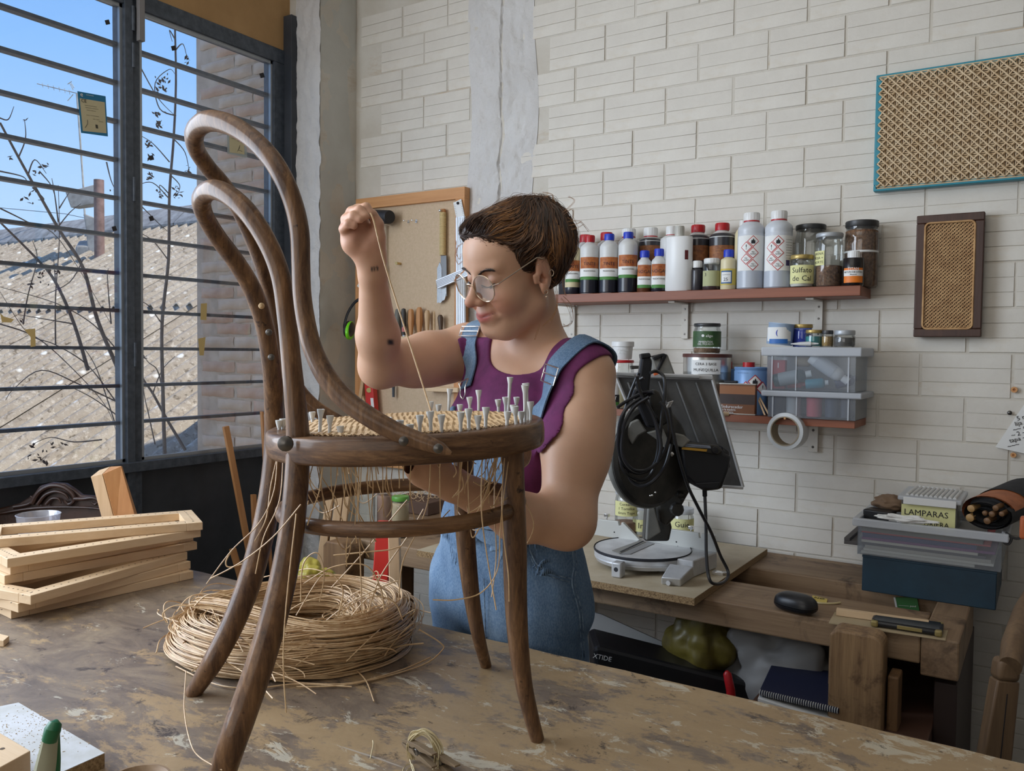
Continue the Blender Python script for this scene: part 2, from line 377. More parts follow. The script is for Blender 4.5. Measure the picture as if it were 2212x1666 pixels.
zb = [Q(294, y, X=-2.64).z for y in (111, 192, 273.5, 354.5, 435.5, 515, 594, 673, 753, 832.5, 911)]
for z in zb:
    for a, b_ in ((1.0, 1.69), (1.73, 2.33)):
        MB().bx(-2.657, -2.628, a, b_, z - 0.0055, z + 0.0055).build('bar', M['steel'], win, smooth=False)
gm = glassm('window_glass', (0.97, 0.985, 1.0), 0.02, 0.03, 0.012, (0.9, 0.9, 0.9))
for a, b_ in ((1.01, 1.682), (1.742, 2.318)): MB().bx(-2.6125, -2.6085, a, b_, 1.018, 2.53).build('pane', gm, win, smooth=False)
hg = MB()
for z in (2.37, 2.49, 1.93, 1.38): hg.cyl((-2.59, 1.712, z - 0.04), (-2.59, 1.712, z + 0.04), 0.006, n=10)
hg.build('hinge', M['steel'], win)
lk = MB().bx(-2.588, -2.57, 1.722, 1.742, 2.42, 2.60).box((-2.575, 1.70, 2.565), (0.01, 0.05, 0.012), Matrix.Rotation(0.3, 3, 'X')); lk.build('latch', pbr('grey_latch', (0.22, 0.21, 0.21), .5), win, bevel=.001)
struct('wall_left_panel', MB().bx(-2.645, -2.625, 0.1, 1.682, 0, 0.985).bx(-2.645, -2.625, 1.742, 2.318, 0, 0.985), M['panel'])
struct('trim_1', MB().bx(-2.70, -2.60, -3.6, 2.403, 2.586, 3.2), M['ochre'])
struct('wall_left_behind', MB().bx(-2.70, -2.62, -3.6, -1.0, 0, 2.59).bx(-2.70, -2.62, -1.0, 1.0, 0, 0.98), M['wall'])

# stickers on the glass
def quad_sheet(px, X, th, name, mat, parent): return MB().prism([Q(x, y, X=X) for x, y in px], (th, 0, 0)).build(name, mat, parent, smooth=False)
XG = -2.6075
teal = pbr('teal_print', srgb(20, 110, 150), 0.5); yell = pbr('sunfaded_label', srgb(190, 180, 146), 0.7)
M['labink'] = pbr('label_print', srgb(60, 55, 45), .7)
st = thing('label_sticker', 'teal-edged printed product label stuck to the left window pane', 'sticker', Q(200, 290, X=XG))
quad_sheet([(167, 197), (228, 208), (233, 295), (175, 287)], XG, 0.0004, 'backing', teal, st)
quad_sheet([(172, 212), (226, 221), (230, 288), (179, 283)], XG + 0.0004, 0.0003, 'label_sheet', yell, st)
rt = (Q(226, 221, X=XG) - Q(172, 212, X=XG)); upv = (Q(172, 212, X=XG) - Q(179, 283, X=XG))
text('CE', Q(181, 218, X=XG + .0008), rt, upv, 0.015, st, 'labink')
for i, (x, y, s_) in enumerate(((196, 229, '~~~~~~~~~~'), (198, 234, '~~~~~~~~~~~'), (197, 239, '~~~ ~~~~'), (200, 250, '~~~ ~~~~~~~'), (208, 258, '~~ ~~~'), (218, 263, '~~~~'))): text(s_, Q(x, y, X=XG + .0008), rt, upv, 0.007, st, 'labink')
MB().tube([Q(x, y, X=XG + .001) for x, y in ((184, 276), (189, 268), (189, 259))], .0007, 5).build('pen_mark', M['ink'], st)
MB().prism([Q(x, y, X=XG + .0008) for x, y in ((206, 269), (211, 270), (212, 278), (207, 277))], (.0003, 0, 0)).build('stamp', M['labink'], st, smooth=False)
text('e', Q(176, 204, X=XG + .0004), rt, upv, 0.02, st, 'inkwhite'); text('~~~~', Q(194, 206, X=XG + .0004), rt, upv, 0.011, st, 'inkwhite')
st = thing('label_sticker', 'faded label sheet taped to the right window pane, seen through the chair hoop', 'sticker', Q(512, 330, X=XG))
quad_sheet([(490, 268), (530, 275), (534, 341), (491, 332)], XG, 0.0004, 'backing', pbr('clear_tape', (.45, .5, .48), .4, alpha=.55), st)
quad_sheet([(495, 270), (526, 276), (528, 334), (496, 329)], XG + 0.0004, 0.0003, 'label_sheet', pbr('pale_label', srgb(196, 186, 150), .7), st)
rt = (Q(526, 276, X=XG) - Q(495, 270, X=XG)); upv = (Q(495, 270, X=XG) - Q(496, 329, X=XG))
for x, y, s_ in ((508, 284, '~~~~~'), (506, 292, '~~~~'), (507, 300, '~~~~~~'), (516, 305, '~~~')): text(s_, Q(x, y, X=XG + .0008), rt, upv, 0.009, st, 'labink')
MB().tube([Q(x, y, X=XG + .001) for x, y in ((513, 327), (517, 320), (518, 314), (515, 324), (523, 327))], .0007, 5).build('pen_mark', M['ink'], st)
foil = pbr('dark_square_film', (0.02, 0.015, 0.015), 0.6)
for (x, y, lb) in ((232, 48, 'small dark square sticker in the top right of the left pane'), (375, 104, 'small dark square sticker near the top of the right pane'), (566, 163, 'small dark square sticker at the top right edge, over the brick'),
                   (327, 472, 'small dark square sticker low on the right pane by the roof ridge'), (247, 494, 'small dark square sticker beside the mullion over the roof ridge'), (327, 341, 'small dark square sticker midway up the right pane by the twigs')):
    a = 6; tag(MB().prism([Q(x + dx, y + dy, X=XG) for dx, dy in ((-a, -4), (3, -a), (a, 4), (-3, a))], (.0004, 0, 0)).build('window_sticker', foil, smooth=False), lb, 'sticker', 'dark squares on the window glass')
mask = pbr('masking_tape', srgb(205, 180, 120), .8)
for pts, lb in ((((434, 656), (447, 655), (446, 692), (433, 691)), 'strip of yellowed masking tape on the right pane, upper of two'),
                (((428, 732), (444, 728), (440, 768), (431, 768)), 'strip of yellowed masking tape on the right pane, lower of two'),
                (((52, 712), (76, 710), (77, 748), (66, 750), (66, 728)), 'torn masking tape on the left pane above a bar'),
                (((0, 676), (8, 684), (30, 690), (24, 697), (4, 696)), 'torn masking tape at the left edge of the glass')):
    tag(MB().prism([Q(x, y, X=XG) for x, y in pts], (.0004, 0, 0)).build('masking_tape', mask, smooth=False), lb, 'tape')

# ================================================================ OUTSIDE
rng = random.Random(11)
def roofmat():
    m, nt, b = _new('lichen_cement_sheet'); v = _coord(nt)
    base = _ramp(nt, _noise(nt, v, 2.2, 6, 0.7), [(0.3, srgb(150, 134, 112)), (0.7, srgb(184, 170, 148))])
    sp = _ramp(nt, _noise(nt, v, 26, 5, 0.75), [(0.52, (0, 0, 0)), (0.66, (.7, .7, .7))]); o = _mix(nt, sp, base, srgb(222, 210, 190))
    dk = _ramp(nt, _noise(nt, v, 17, 5, 0.7, 0.6), [(0.33, (1, 1, 1)), (0.45, (0, 0, 0))]); o = _mix(nt, dk, o, srgb(96, 82, 62))
    vo = nt.nodes.new('ShaderNodeTexVoronoi'); vo.inputs['Scale'].default_value = 5.5; nt.links.new(v, vo.inputs['Vector'])
    w = _ramp(nt, vo.outputs['Distance'], [(0.10, (1, 1, 1)), (0.17, (0, 0, 0))]); o = _mix(nt, w, o, srgb(240, 236, 222))
    nt.links.new(o, b.inputs['Base Color']); b.inputs['Roughness'].default_value = 0.9; _bump(nt, b, _noise(nt, v, 60, 4, .7), .5, .01); return m
M['roof'] = roofmat()
TR = math.tan(math.radians(30)); zr = lambda y: 1.405 - 2.28 + TR * y
roof = thing('corrugated_roof', 'lichen-speckled corrugated cement roof of the neighbouring shed outside the window', 'roof', (-8, 3.5, zr(3.5)))
rows = [(0.0, 2.32), (2.24, 4.56), (4.48, 6.78)]
sheet_me = []
for k in range(2):
    b = MB(); nx = 61; pitch = 0.177; wv = 0.885
    for layer in (0,):
        b.grid(lambda u, v_: (u * wv - wv / 2, v_ * 2.32, TR * v_ * 2.32 + 0.034 * math.cos(2 * math.pi * u * wv / pitch) + 0.004 * noise.noise(Vector((u * 4, v_ * 6, k)))), nx, 4)
    n0 = len(b.v); vs = list(b.v)
    b.add([(x, y, z - 0.008) for x, y, z in vs], [f_[::-1] for f_ in list(b.f)])
    b.add([], []); b.f += [(i, i + n0, i + 1 + n0, i + 1) for i in range(nx - 1)]
    me = bpy.data.meshes.new('sheet'); me.from_pydata(b.v, [], b.f); me.materials.append(M['roof']); me.polygons.foreach_set('use_smooth', [True] * len(me.polygons)); me.set_sharp_from_angle(angle=math.radians(60)); sheet_me.append(me)
for ri, (y0, y1) in enumerate(rows):
    for c in range(14):
        x = -15.5 + 0.885 * c + (0.3 if ri == 1 else 0)
        if x > -3.35: continue
        o = bpy.data.objects.new('roof_sheet', sheet_me[rng.randint(0, 1)]); col.objects.link(o); o.parent = roof
        o.location = Vector((x, y0, zr(y0) + 0.016 * (ri) + rng.uniform(-.004, .004))) - roof.location; o.rotation_euler = (0.004 * (1 - ri), rng.uniform(-.006, .006), rng.uniform(-.004, .004))
for c in range(13):       # ridge caps
    x = -15.6 + 0.95 * c; b = MB()
    pr = [(6.42, zr(6.42) + .07), (6.58, zr(6.6) + .13), (6.76, zr(6.76) + .15), (6.95, zr(6.76) + .08), (7.15, zr(6.76) - .05)]
    ou = [(x, y, z) for y, z in pr] + [(x, y, z - .03) for y, z in pr[::-1]]
    b.prism(ou, (0.97, 0, 0)).build('ridge_cap', pbr('mossy_cement', srgb(176, 172, 164), .9, 0, srgb(132, 128, 120), 9, .4, 40) if c == 0 else bpy.data.materials['mossy_cement'], roof)
M['cement'] = bpy.data.materials['mossy_cement']
# gable closing under ridge
MB().prism([(-16, 6.9, -1), (-16, 6.9, zr(6.7)), (-3.3, 6.9, zr(6.7)), (-3.3, 6.9, -1)], (0, .1, 0)).build('back_gable', M['cement'], roof)
# chimney
ch = thing('chimney_vent', 'grey cement vent with a flared cowl standing on the shed roof', 'chimney', Q(190, 560, Y=5.9))
D_ = 10.1
def P_(x, y, dy=0): return Q(x, y, D=D_ + dy)
MB().hexa([P_(185, 492), P_(213, 492), P_(213, 492, .25), P_(187, 492, .25), P_(192, 570), P_(219, 570), P_(219, 570, .3), P_(194, 570, .3)]).build('flue', M['cement'], ch, bevel=.01)
MB().hexa([P_(180, 462), P_(214, 474), P_(214, 474, .3), P_(182, 462, .3), P_(186, 495), P_(212, 495), P_(212, 495, .25), P_(188, 495, .25)]).build('collar', M['cement'], ch, bevel=.01)
MB().hexa([P_(141, 415), P_(208, 397), P_(222, 430, .35), P_(160, 440, .35), P_(153, 449), P_(208, 440), P_(216, 446, .35), P_(170, 452, .35)]).build('cowl', M['cement'], ch, bevel=.01)
MB().hexa([P_(163, 532), P_(196, 530), P_(204, 518, .3), P_(170, 520, .3), P_(162, 558), P_(197, 560), P_(205, 556, .3), P_(170, 552, .3)]).build('footing', M['cement'], ch, bevel=.02)
base = Q(215, 568, D=9.75)
pi = MB().cyl(base - V(0, 0, .3), base + V(0, 0, .95), 0.055, n=20); tag(pi.build('rusty_pipe', pbr('rust_pipe', srgb(140, 112, 104), .8, 0, srgb(104, 76, 68), 12, .2, 60)), 'rusty brown stove pipe standing on the shed roof', 'pipe')
an = thing('antenna', 'thin roof antenna on a pole against the sky', 'antenna', Q(180, 400, D=12))
A_ = lambda x, y: Q(x, y, D=12)
MB().tube([A_(186, 520), A_(180, 402), A_(173, 300), A_(166, 202)], .012, 6).build('pole', M['cement'], an)
a = MB().tube([A_(80, 181), A_(168, 202)], .006, 5)
for x, y in ((92, 184), (104, 187), (116, 190), (128, 193), (140, 196), (150, 199)): a.tube([A_(x - 1, y - 5), A_(x + 1, y + 5)], .004, 4)
for q in (((150, 178), (158, 194)), ((158, 204), (146, 218)), ((146, 182), (155, 176)), ((160, 190), (154, 180))): a.tube([A_(*q[0]), A_(*q[1])], .006, 4)
a.build('aerial', M['cement'], an)
tag(MB().tube([A_(245, 500), A_(243, 480), A_(252, 472)], .01, 5).build('roof_hook', M['cement']), 'small curved hook on the shed ridge', 'hook')
tag(MB().tube([A_(0, 449), A_(140, 462), A_(255, 486)], .004, 4).build('overhead_cable', M['steel']), 'thin overhead cable crossing the sky behind the chimney', 'cable')
# outside masonry buttress: individual bricks
bm = pbr('weathered_brick', srgb(236, 194, 160), .9, 0, srgb(216, 164, 130), 9, .7, 45)
bm2 = pbr('weathered_brick_pale', srgb(240, 208, 176), .9, 0, srgb(222, 182, 148), 9, .7, 45)
bt = MB().bx(-3.325, -2.56, 2.512, 2.74, -0.5, 3.3).build('brick_buttress', pbr('lime_mortar', srgb(232, 202, 172), .95, 0, srgb(206, 174, 144), 12, .8, 60)); tag(bt, 'weathered brick buttress just outside the right window pane', 'wall')
def wonky(w, h, d, seed):
    r = random.Random(seed); b = MB()
    def fn(u, v_):
        x = (u - .5) * w; z = (v_ - .5) * h; e_ = min(u, 1 - u, v_, 1 - v_)
        return (x + (r.uniform(-.003, .003)), -d * (0.3 + 0.7 * min(1, e_ * 12)) + .004 * noise.noise(Vector((x * 25, seed, z * 25))), z + r.uniform(-.002, .002))
    return b.grid(fn, 9, 5)
brm = []
for i in range(5):
    b = wonky(.222, .046, .014, i); me = bpy.data.meshes.new('brick'); me.from_pydata(b.v, [], b.f); me.materials.append(bm if i % 2 else bm2); me.polygons.foreach_set('use_smooth', [True] * len(me.polygons)); brm.append(me)
for r_ in range(40):
    z = .76 + r_ * .056
    for c in range(4):
        x = -3.30 + .235 * c + (.0 if r_ % 2 else .12) + rng.uniform(-.008, .008)
        if x - .1 < -3.36 or x > -2.725: x = -2.725
        o = bpy.data.objects.new('brick', brm[rng.randint(0, 4)]); col.objects.link(o); o.parent = bt; o.location = Vector((x, 2.514, z + rng.uniform(-.004, .004))) - bt.location; o.rotation_euler = (0, rng.uniform(-.02, .02), 0)
# next building over (shades the near part of the roof)
tag(MB().bx(-2.62, 3, 2.75, 9, -0.5, 2.5).build('neighbour_building', M['cement']), 'neighbouring building mass behind the back wall', 'building')
tag(MB().bx(-30, -2.8, -8, 20, -1.0, -.9).build('yard_ground', pbr('yard_gravel', (.46, .41, .34), .95), kind='structure'))
# bare saplings: polylines in the plane just outside the window
bark = pbr('grey_bark', srgb(104, 90, 84), .9, 0, srgb(130, 114, 104), 30, .3, 90); leafm = pbr('dry_leaf', srgb(74, 52, 44), .8)
def tree(label, trunk, twigs, leaves, X):
    t = thing('bare_sapling', label, 'tree', Q(trunk[0][0], trunk[0][1], X=X), 'bare saplings outside the window')
    def limb(pl, r0, r1, nm, jx=0):
        pts = v3(cr([tuple(Q(x, y, X=X + jx)) for x, y in pl], 5)); n_ = len(pts)
        return MB().tube(pts, [r0 + (r1 - r0) * i / (n_ - 1) for i in range(n_)], 6).build(nm, bark, t)
    limb(trunk, .0085, .004, 'trunk')
    for q in twigs:
        limb(q, .0032, .0010, 'branch', rng.uniform(-.08, .08))
    for (cx, cy, n_, s_) in leaves:
        b = MB()
        for i in range(n_):
            c = Q(cx + rng.gauss(0, s_), cy + rng.gauss(0, s_ * 1.2), X=X + rng.uniform(-.04, .04)); L = rng.uniform(.006, .014); w = L * .4
            d1 = Vector((rng.gauss(0, 1), rng.gauss(0, 1), rng.gauss(-.8, 1))).normalized(); d2 = d1.orthogonal().normalized(); n2 = d1.cross(d2)
            b.add([c - d1 * L, c + d2 * w, c + d1 * L, c - d2 * w + n2 * w * .8], [(0, 1, 2), (0, 2, 3)])
        b.build('leaves', leafm, t, kind='stuff')
tree('tall bare sapling rising up the right window pane', [(356, 990), (352, 850), (350, 700), (364, 560), (366, 420), (375, 300), (380, 180), (378, 65)],
     [[(352, 850), (340, 800), (318, 780), (296, 740)], [(366, 430), (330, 395), (296, 400)], [(366, 350), (330, 310), (298, 290)], [(375, 300), (400, 330), (410, 380)], [(380, 250), (345, 235), (335, 180), (365, 150), (378, 160)],
      [(378, 110), (395, 95), (405, 130)], [(378, 85), (366, 65), (372, 90)], [(366, 420), (345, 400), (350, 430)], [(370, 380), (388, 400), (384, 420)], [(362, 560), (330, 520), (296, 500)], [(350, 700), (320, 660), (300, 650)], [(298, 135), (340, 210), (378, 250)], [(300, 440), (340, 480), (362, 500)]],
     [(355, 175, 14, 6), (357, 190, 12, 5), (342, 195, 8, 4), (404, 130, 8, 4), (345, 245, 8, 6), (343, 270, 14, 4), (324, 310, 5, 4), (325, 340, 6, 4), (322, 380, 12, 4), (405, 370, 12, 5), (350, 418, 12, 5), (386, 420, 10, 5), (383, 405, 6, 4), (316, 312, 5, 5)], -3.35)
tree('forked bare sapling at the foot of the right pane', [(400, 972), (360, 905), (330, 850), (305, 810), (298, 760)], [[(335, 960), (322, 900), (310, 840), (300, 720)], [(330, 850), (350, 800), (378, 770)], [(310, 860), (300, 840)]], [(312, 770, 4, 3)], -3.55)
tree('bare sapling leaning up from the left pane corner', [(256, 800), (210, 690), (180, 580), (130, 500), (90, 430), (40, 340), (0, 265)],
     [[(252, 870), (190, 790), (120, 745), (60, 720), (0, 630)], [(256, 760), (200, 700), (120, 655), (0, 620)], [(120, 745), (120, 640), (128, 520), (126, 400)], [(118, 500), (150, 460), (175, 440)], [(50, 700), (60, 640), (80, 560), (70, 520)], [(256, 870), (170, 830), (90, 800), (30, 840), (12, 865)],
      [(126, 480), (118, 420), (112, 385)], [(128, 450), (150, 415)], [(60, 380), (75, 345), (100, 375)], [(40, 340), (55, 300), (53, 258)], [(0, 370), (50, 382), (60, 400)], [(70, 405), (95, 430), (82, 432)], [(85, 370), (110, 400), (120, 430)], [(240, 700), (232, 600), (235, 580)], [(180, 560), (150, 610), (90, 640)], [(256, 900), (200, 860), (140, 830)], [(230, 350), (240, 390), (254, 420)], [(0, 450), (60, 480), (130, 520), (240, 700)], [(0, 255), (18, 258), (30, 230)], [(220, 950), (160, 955), (110, 945), (70, 960)]],
     [(88, 357, 4, 4), (100, 358, 3, 3), (75, 374, 4, 4), (53, 258, 3, 2), (60, 430, 5, 6), (75, 412, 3, 3), (247, 414, 6, 4), (95, 600, 10, 8), (110, 592, 8, 6), (65, 615, 6, 5), (90, 985, 12, 8), (60, 990, 6, 5), (115, 965, 3, 4), (135, 965, 3, 3), (70, 960, 3, 4), (22, 340, 3, 3)], -3.45)
tree('slim bare sapling beyond the left pane', [(190, 800), (160, 700), (120, 610), (80, 560), (0, 480)], [[(160, 700), (100, 690), (40, 680)], [(0, 700), (80, 730), (160, 800), (230, 880), (256, 950)], [(120, 610), (116, 560)], [(250, 920), (210, 800), (180, 750)]], [(50, 690, 4, 5)], -3.75)
# ================================================================ NEAR WORKTABLE
def tablemat():
    m, nt, b = _new('scarred_worktable_top'); v = _coord(nt); vg = _coord(nt, (0.8, 1.5, 1), (0, 0, .25))
    o = _ramp(nt, _noise(nt, vg, 8, 8, 0.75, 0.8), [(0.30, srgb(92, 80, 70)), (0.5, srgb(124, 108, 92)), (0.70, srgb(152, 134, 110))])
    # yellow bare patches grow towards the right-hand side
    t = nt.nodes.new('ShaderNodeSeparateXYZ'); nt.links.new(v, t.inputs[0])
    k = nt.nodes.new('ShaderNodeMath'); k.operation = 'MULTIPLY_ADD'; k.inputs[1].default_value = 0.12; k.inputs[2].default_value = -0.02; nt.links.new(t.outputs['X'], k.inputs[0])
    n1 = _noise(nt, vg, 9, 10, 0.78, 0.25); a = nt.nodes.new('ShaderNodeMath'); a.operation = 'ADD'; nt.links.new(n1, a.inputs[0]); nt.links.new(k.outputs[0], a.inputs[1])
    o = _mix(nt, _ramp(nt, a.outputs[0], [(0.46, (0, 0, 0)), (0.52, (.62, .62, .62))]), o, srgb(180, 150, 106))
    n2 = _noise(nt, vg, 15, 8, 0.75, .5); a2 = nt.nodes.new('ShaderNodeMath'); a2.operation = 'MULTIPLY_ADD'; a2.inputs[1].default_value = .35; nt.links.new(k.outputs[0], a2.inputs[0]); nt.links.new(n2, a2.inputs[2]); o = _mix(nt, _ramp(nt, a2.outputs[0], [(0.585, (0, 0, 0)), (0.61, (.75, .75, .75))]), o, srgb(196, 188, 168))
    n3 = _noise(nt, _coord(nt, (1, 1, 1), (0, 0, .6)), 14, 9, 0.78, 0.4); o = _mix(nt, _ramp(nt, n3, [(0.36, (.85, .85, .85)), (0.42, (0, 0, 0))]), o, srgb(66, 56, 50))
    n4 = _noise(nt, _coord(nt, (.25, 3, 1), (0, 0, .5)), 14, 4, 0.6, 0.4); o = _mix(nt, _ramp(nt, n4, [(0.70, (0, 0, 0)), (0.73, (.7, .7, .7))]), o, srgb(178, 170, 160))
    n5 = _noise(nt, v, 70, 3, 0.6); o = _mix(nt, _ramp(nt, n5, [(0.68, (0, 0, 0)), (0.74, (.8, .8, .8))]), o, srgb(60, 44, 32))
    nt.links.new(o, b.inputs['Base Color'])
    nt.links.new(_ramp(nt, n1, [(0.35, (0.32,) * 3), (0.7, (0.55,) * 3)]), b.inputs['Roughness']); _bump(nt, b, _mix(nt, .5, n2, n5), .22, .003); return m
M['table'] = tablemat(); TZ = 0.85
tb = thing('worktable', 'large worn wooden worktable with peeling varnish and paint specks, carrying the chair', 'table', (-1.0, 0.8, 0))
def edge(x): return 1.335 + 0.0035 * noise.noise(Vector((x * 14, 0, 0)))
xs = [-2.5 + 0.03 * i for i in range(95)]
b = MB(); n_ = len(xs)
vs = [(x, edge(x), TZ) for x in xs] + [(x, edge(x) - .001, TZ - .05) for x in xs] + [(x, -.35, TZ) for x in xs] + [(x, -.35, TZ - .05) for x in xs]
fs = []
for i in range(n_ - 1): fs += [(i, 2 * n_ + i, 2 * n_ + i + 1, i + 1), (i + 1, n_ + i + 1, n_ + i, i), (n_ + i, n_ + i + 1, 3 * n_ + i + 1, 3 * n_ + i), (2 * n_ + i, 3 * n_ + i, 3 * n_ + i + 1, 2 * n_ + i + 1)]
fs += [(0, n_, 3 * n_, 2 * n_), (n_ - 1, 3 * n_ - 1, 4 * n_ - 1, 2 * n_ - 1)]
b.add(vs, fs).build('tabletop', M['table'], tb, smooth=False)
M['oldwood_z'] = woodm('old_bench_wood_upright', srgb(146, 112, 76), srgb(104, 76, 52), srgb(72, 52, 38), 'z', 1.2, .6, .4)
M['oldwood'] = woodm('old_bench_wood', srgb(158, 132, 102), srgb(118, 92, 68), srgb(70, 52, 40), 'x', 1.0, .6, .4)
for x, y in ((-2.35, 1.2), (.18, 1.2), (-2.35, -.25), (.18, -.25)): MB().bx(x - .04, x + .04, y - .04, y + .04, 0, TZ - .05).build('leg', M['oldwood_z'], tb, bevel=.004)
MB().bx(-2.3, .2, 1.19, 1.22, TZ - .14, TZ - .05).build('apron', M['oldwood'], tb)

# ================================================================ BENTWOOD CHAIR
def chairwood(name='varnished_bentwood', sc=(1, 1, .12)):
    m, nt, b = _new(name); v = _coord(nt, sc); v2 = _coord(nt)
    o = _ramp(nt, _noise(nt, v, 75, 7, .7, .4), [(0.3, srgb(66, 44, 30)), (0.52, srgb(108, 78, 52)), (0.72, srgb(146, 110, 76))])
    o = _mix(nt, _ramp(nt, _noise(nt, v, 34, 6, .75, .5), [(0.50, (0, 0, 0)), (0.66, (.8, .8, .8))]), o, srgb(52, 28, 18))
    o = _mix(nt, _ramp(nt, _noise(nt, v2, 60, 3, .6), [(0.66, (0, 0, 0)), (0.74, (.9, .9, .9))]), o, srgb(34, 20, 14))
    nt.links.new(o, b.inputs['Base Color']); b.inputs['Roughness'].default_value = .58; b.inputs['Specular IOR Level'].default_value = .3; b.inputs['Coat Weight'].default_value = .27; b.inputs['Coat Roughness'].default_value = .13
    _bump(nt, b, _noise(nt, v, 90, 4, .6), .12, .001); return m
M['bent'] = chairwood(); M['ring'] = chairwood('varnished_bent_ring', (.16, .16, 1.3)); M['cane'] = pbr('natural_cane', srgb(214, 184, 142), .45, 0, srgb(190, 154, 112), 60, 0, 60)
M['screw'] = pbr('old_screw', (.12, .11, .10), .35, .8)
chair = thing('bentwood_chair', 'old bentwood chair with double looped back, its cane seat being rewoven, standing on the worktable', 'chair', (-.85, .94, TZ))
Pd = lambda x, y, d: Q(x, y, D=d)
def bent(name, pts, n=9, sides=16, parent=None, foot=None, mat=None, flat=None):
    c = cr([(*Pd(x, y, d), w * d / FPX / 2) for x, y, d, w in pts], n)
    P = v3(c); r = [float(q[3]) for q in c]
    if foot is not None: P[-1].z = foot
    return MB().tube(P, r, sides, flat=flat).build(name, mat or M['bent'], parent or chair, ang=60)
lf = Q(415, 1500, Z=TZ); dC = (lf - CAM).dot(-(RW @ V(0, 0, 1))); dD = (Q(474, 1690, Z=TZ) - CAM).dot(-(RW @ V(0, 0, 1)))
bent('rear_leg_hoop', [(474, 1690, dD, 58), (500, 1610, 1.05, 62), (530, 1525, 1.06, 63), (566, 1420, 1.07, 62), (600, 1300, 1.085, 60), (624, 1185, 1.10, 57), (637, 1080, 1.11, 54), (643, 990, 1.12, 52), (643, 930, 1.12, 50), (636, 850, 1.12, 46), (628, 770, 1.12, 43), (620, 690, 1.12, 42), (607, 600, 1.118, 42), (580, 528, 1.12, 42), (538, 462, 1.13, 43), (494, 422, 1.15, 44), (458, 410, 1.18, 44), (436, 428, 1.22, 42), (441, 462, 1.26, 38), (470, 512, 1.30, 38), (510, 566, 1.33, 39), (545, 625, 1.355, 40), (568, 690, 1.375, 40), (582, 760, 1.39, 40), (590, 840, 1.41, 41), (593, 930, 1.44, 43), (590, 1010, 1.44, 46), (580, 1090, 1.43, 49), (562, 1175, 1.415, 51), (536, 1265, 1.395, 52), (502, 1350, 1.37, 50), (460, 1430, 1.345, 46), (415, 1500, dC, 34)], 7)
bent('back_hoop_arm', [(976, 980, 1.022, 6), (962, 974, 1.026, 20), (945, 966, 1.03, 30), (900, 950, 1.035, 38), (850, 930, 1.04, 42), (800, 902, 1.045, 44), (750, 866, 1.055, 45), (708, 818, 1.065, 45), (680, 765, 1.075, 43), (664, 710, 1.08, 41), (653, 640, 1.085, 40), (650, 570, 1.09, 40), (647, 500, 1.09, 42), (634, 440, 1.09, 42), (612, 385, 1.09, 43), (582, 338, 1.10, 43), (540, 296, 1.12, 43), (492, 268, 1.145, 45), (448, 262, 1.18, 46), (421, 285, 1.225, 42), (424, 322, 1.27, 37), (450, 362, 1.30, 36), (484, 402, 1.325, 36), (518, 455, 1.35, 36), (548, 520, 1.38, 36), (573, 590, 1.40, 36), (590, 650, 1.42, 35), (602, 715, 1.43, 35), (615, 780, 1.435, 35), (640, 838, 1.44, 35), (676, 878, 1.44, 34), (720, 905, 1.44, 30), (760, 921, 1.44, 20)], 7)
def fleg(pts): return bent('front_leg', pts, 8)
dA = (Q(1160, 1600, Z=TZ) - CAM).dot(-(RW @ V(0, 0, 1))); dB = (Q(1050, 1440, Z=TZ) - CAM).dot(-(RW @ V(0, 0, 1)))
fleg([(1106, 950, 1.17, 52), (1108, 1000, 1.17, 49), (1110, 1080, 1.175, 50), (1112, 1180, 1.18, 53), (1114, 1290, 1.185, 50), (1120, 1390, 1.19, 45), (1132, 1480, 1.195, 38), (1148, 1550, 1.20, 33), (1161, 1598, dA, 30)])
fleg([(1002, 940, 1.42, 42), (1002, 1020, 1.42, 43), (1003, 1110, 1.425, 43), (1010, 1210, 1.43, 40), (1022, 1310, 1.435, 34), (1036, 1385, 1.44, 28), (1050, 1438, dB, 24)])
# seat ring: plane through four sighted rim points
sN, sF, sL, sR = Pd(870, 941, 1.045), Pd(880, 888, 1.45), Pd(578, 930, 1.25), Pd(1168, 903, 1.25)
SC = (sN + sF + sL + sR) / 4; su = (sR - sL) / 2; sv = (sF - sN) / 2; sn = su.cross(sv).normalized()
def ring(name, prof, mat, n=72, c=None, parent=None, k=2.25, wob=0):
    vs = []; c = c or SC
    for i in range(n):
        a = 2 * math.pi * i / n; ca, sa = math.cos(a), math.sin(a); q = (abs(ca) ** k + abs(sa) ** k) ** (-1 / k)
        dr = (su * ca + sv * sa) * q; rl = dr.length; dh = dr.normalized()
        for pr, pz in prof: vs.append(c + dr * 1.0 + dh * pr + sn * pz)
    m = len(prof); fs = [(i * m + j, ((i + 1) % n) * m + j, ((i + 1) % n) * m + (j + 1) % m, i * m + (j + 1) % m) for i in range(n) for j in range(m)]
    return MB().add(vs, fs).build(name, mat, parent or chair, ang=70)
ring('seat_ring', [(-.005, 0), (-.0015, -.0015), (0.0, -.005), (.0008, -.018), (-.0002, -.031), (-.003, -.0355), (-.009, -.037), (-.038, -.037), (-.040, -.003), (-.036, 0)], M['ring'], k=2.15)
# stretcher hoop
c2 = SC + V(0, 0, 0) - sn * .121 - su * .06 + sv * 0.0; kx, ky = .87, .86
sp_ = []
for i in range(64):
    a = 2 * math.pi * i / 64; sp_.append(c2 + su * math.cos(a) * kx + sv * math.sin(a) * ky)
MB().tube(sp_, .0098, 12, closed=True, flat=(1.12, .95)).build('stretcher_hoop', M['ring'], chair)
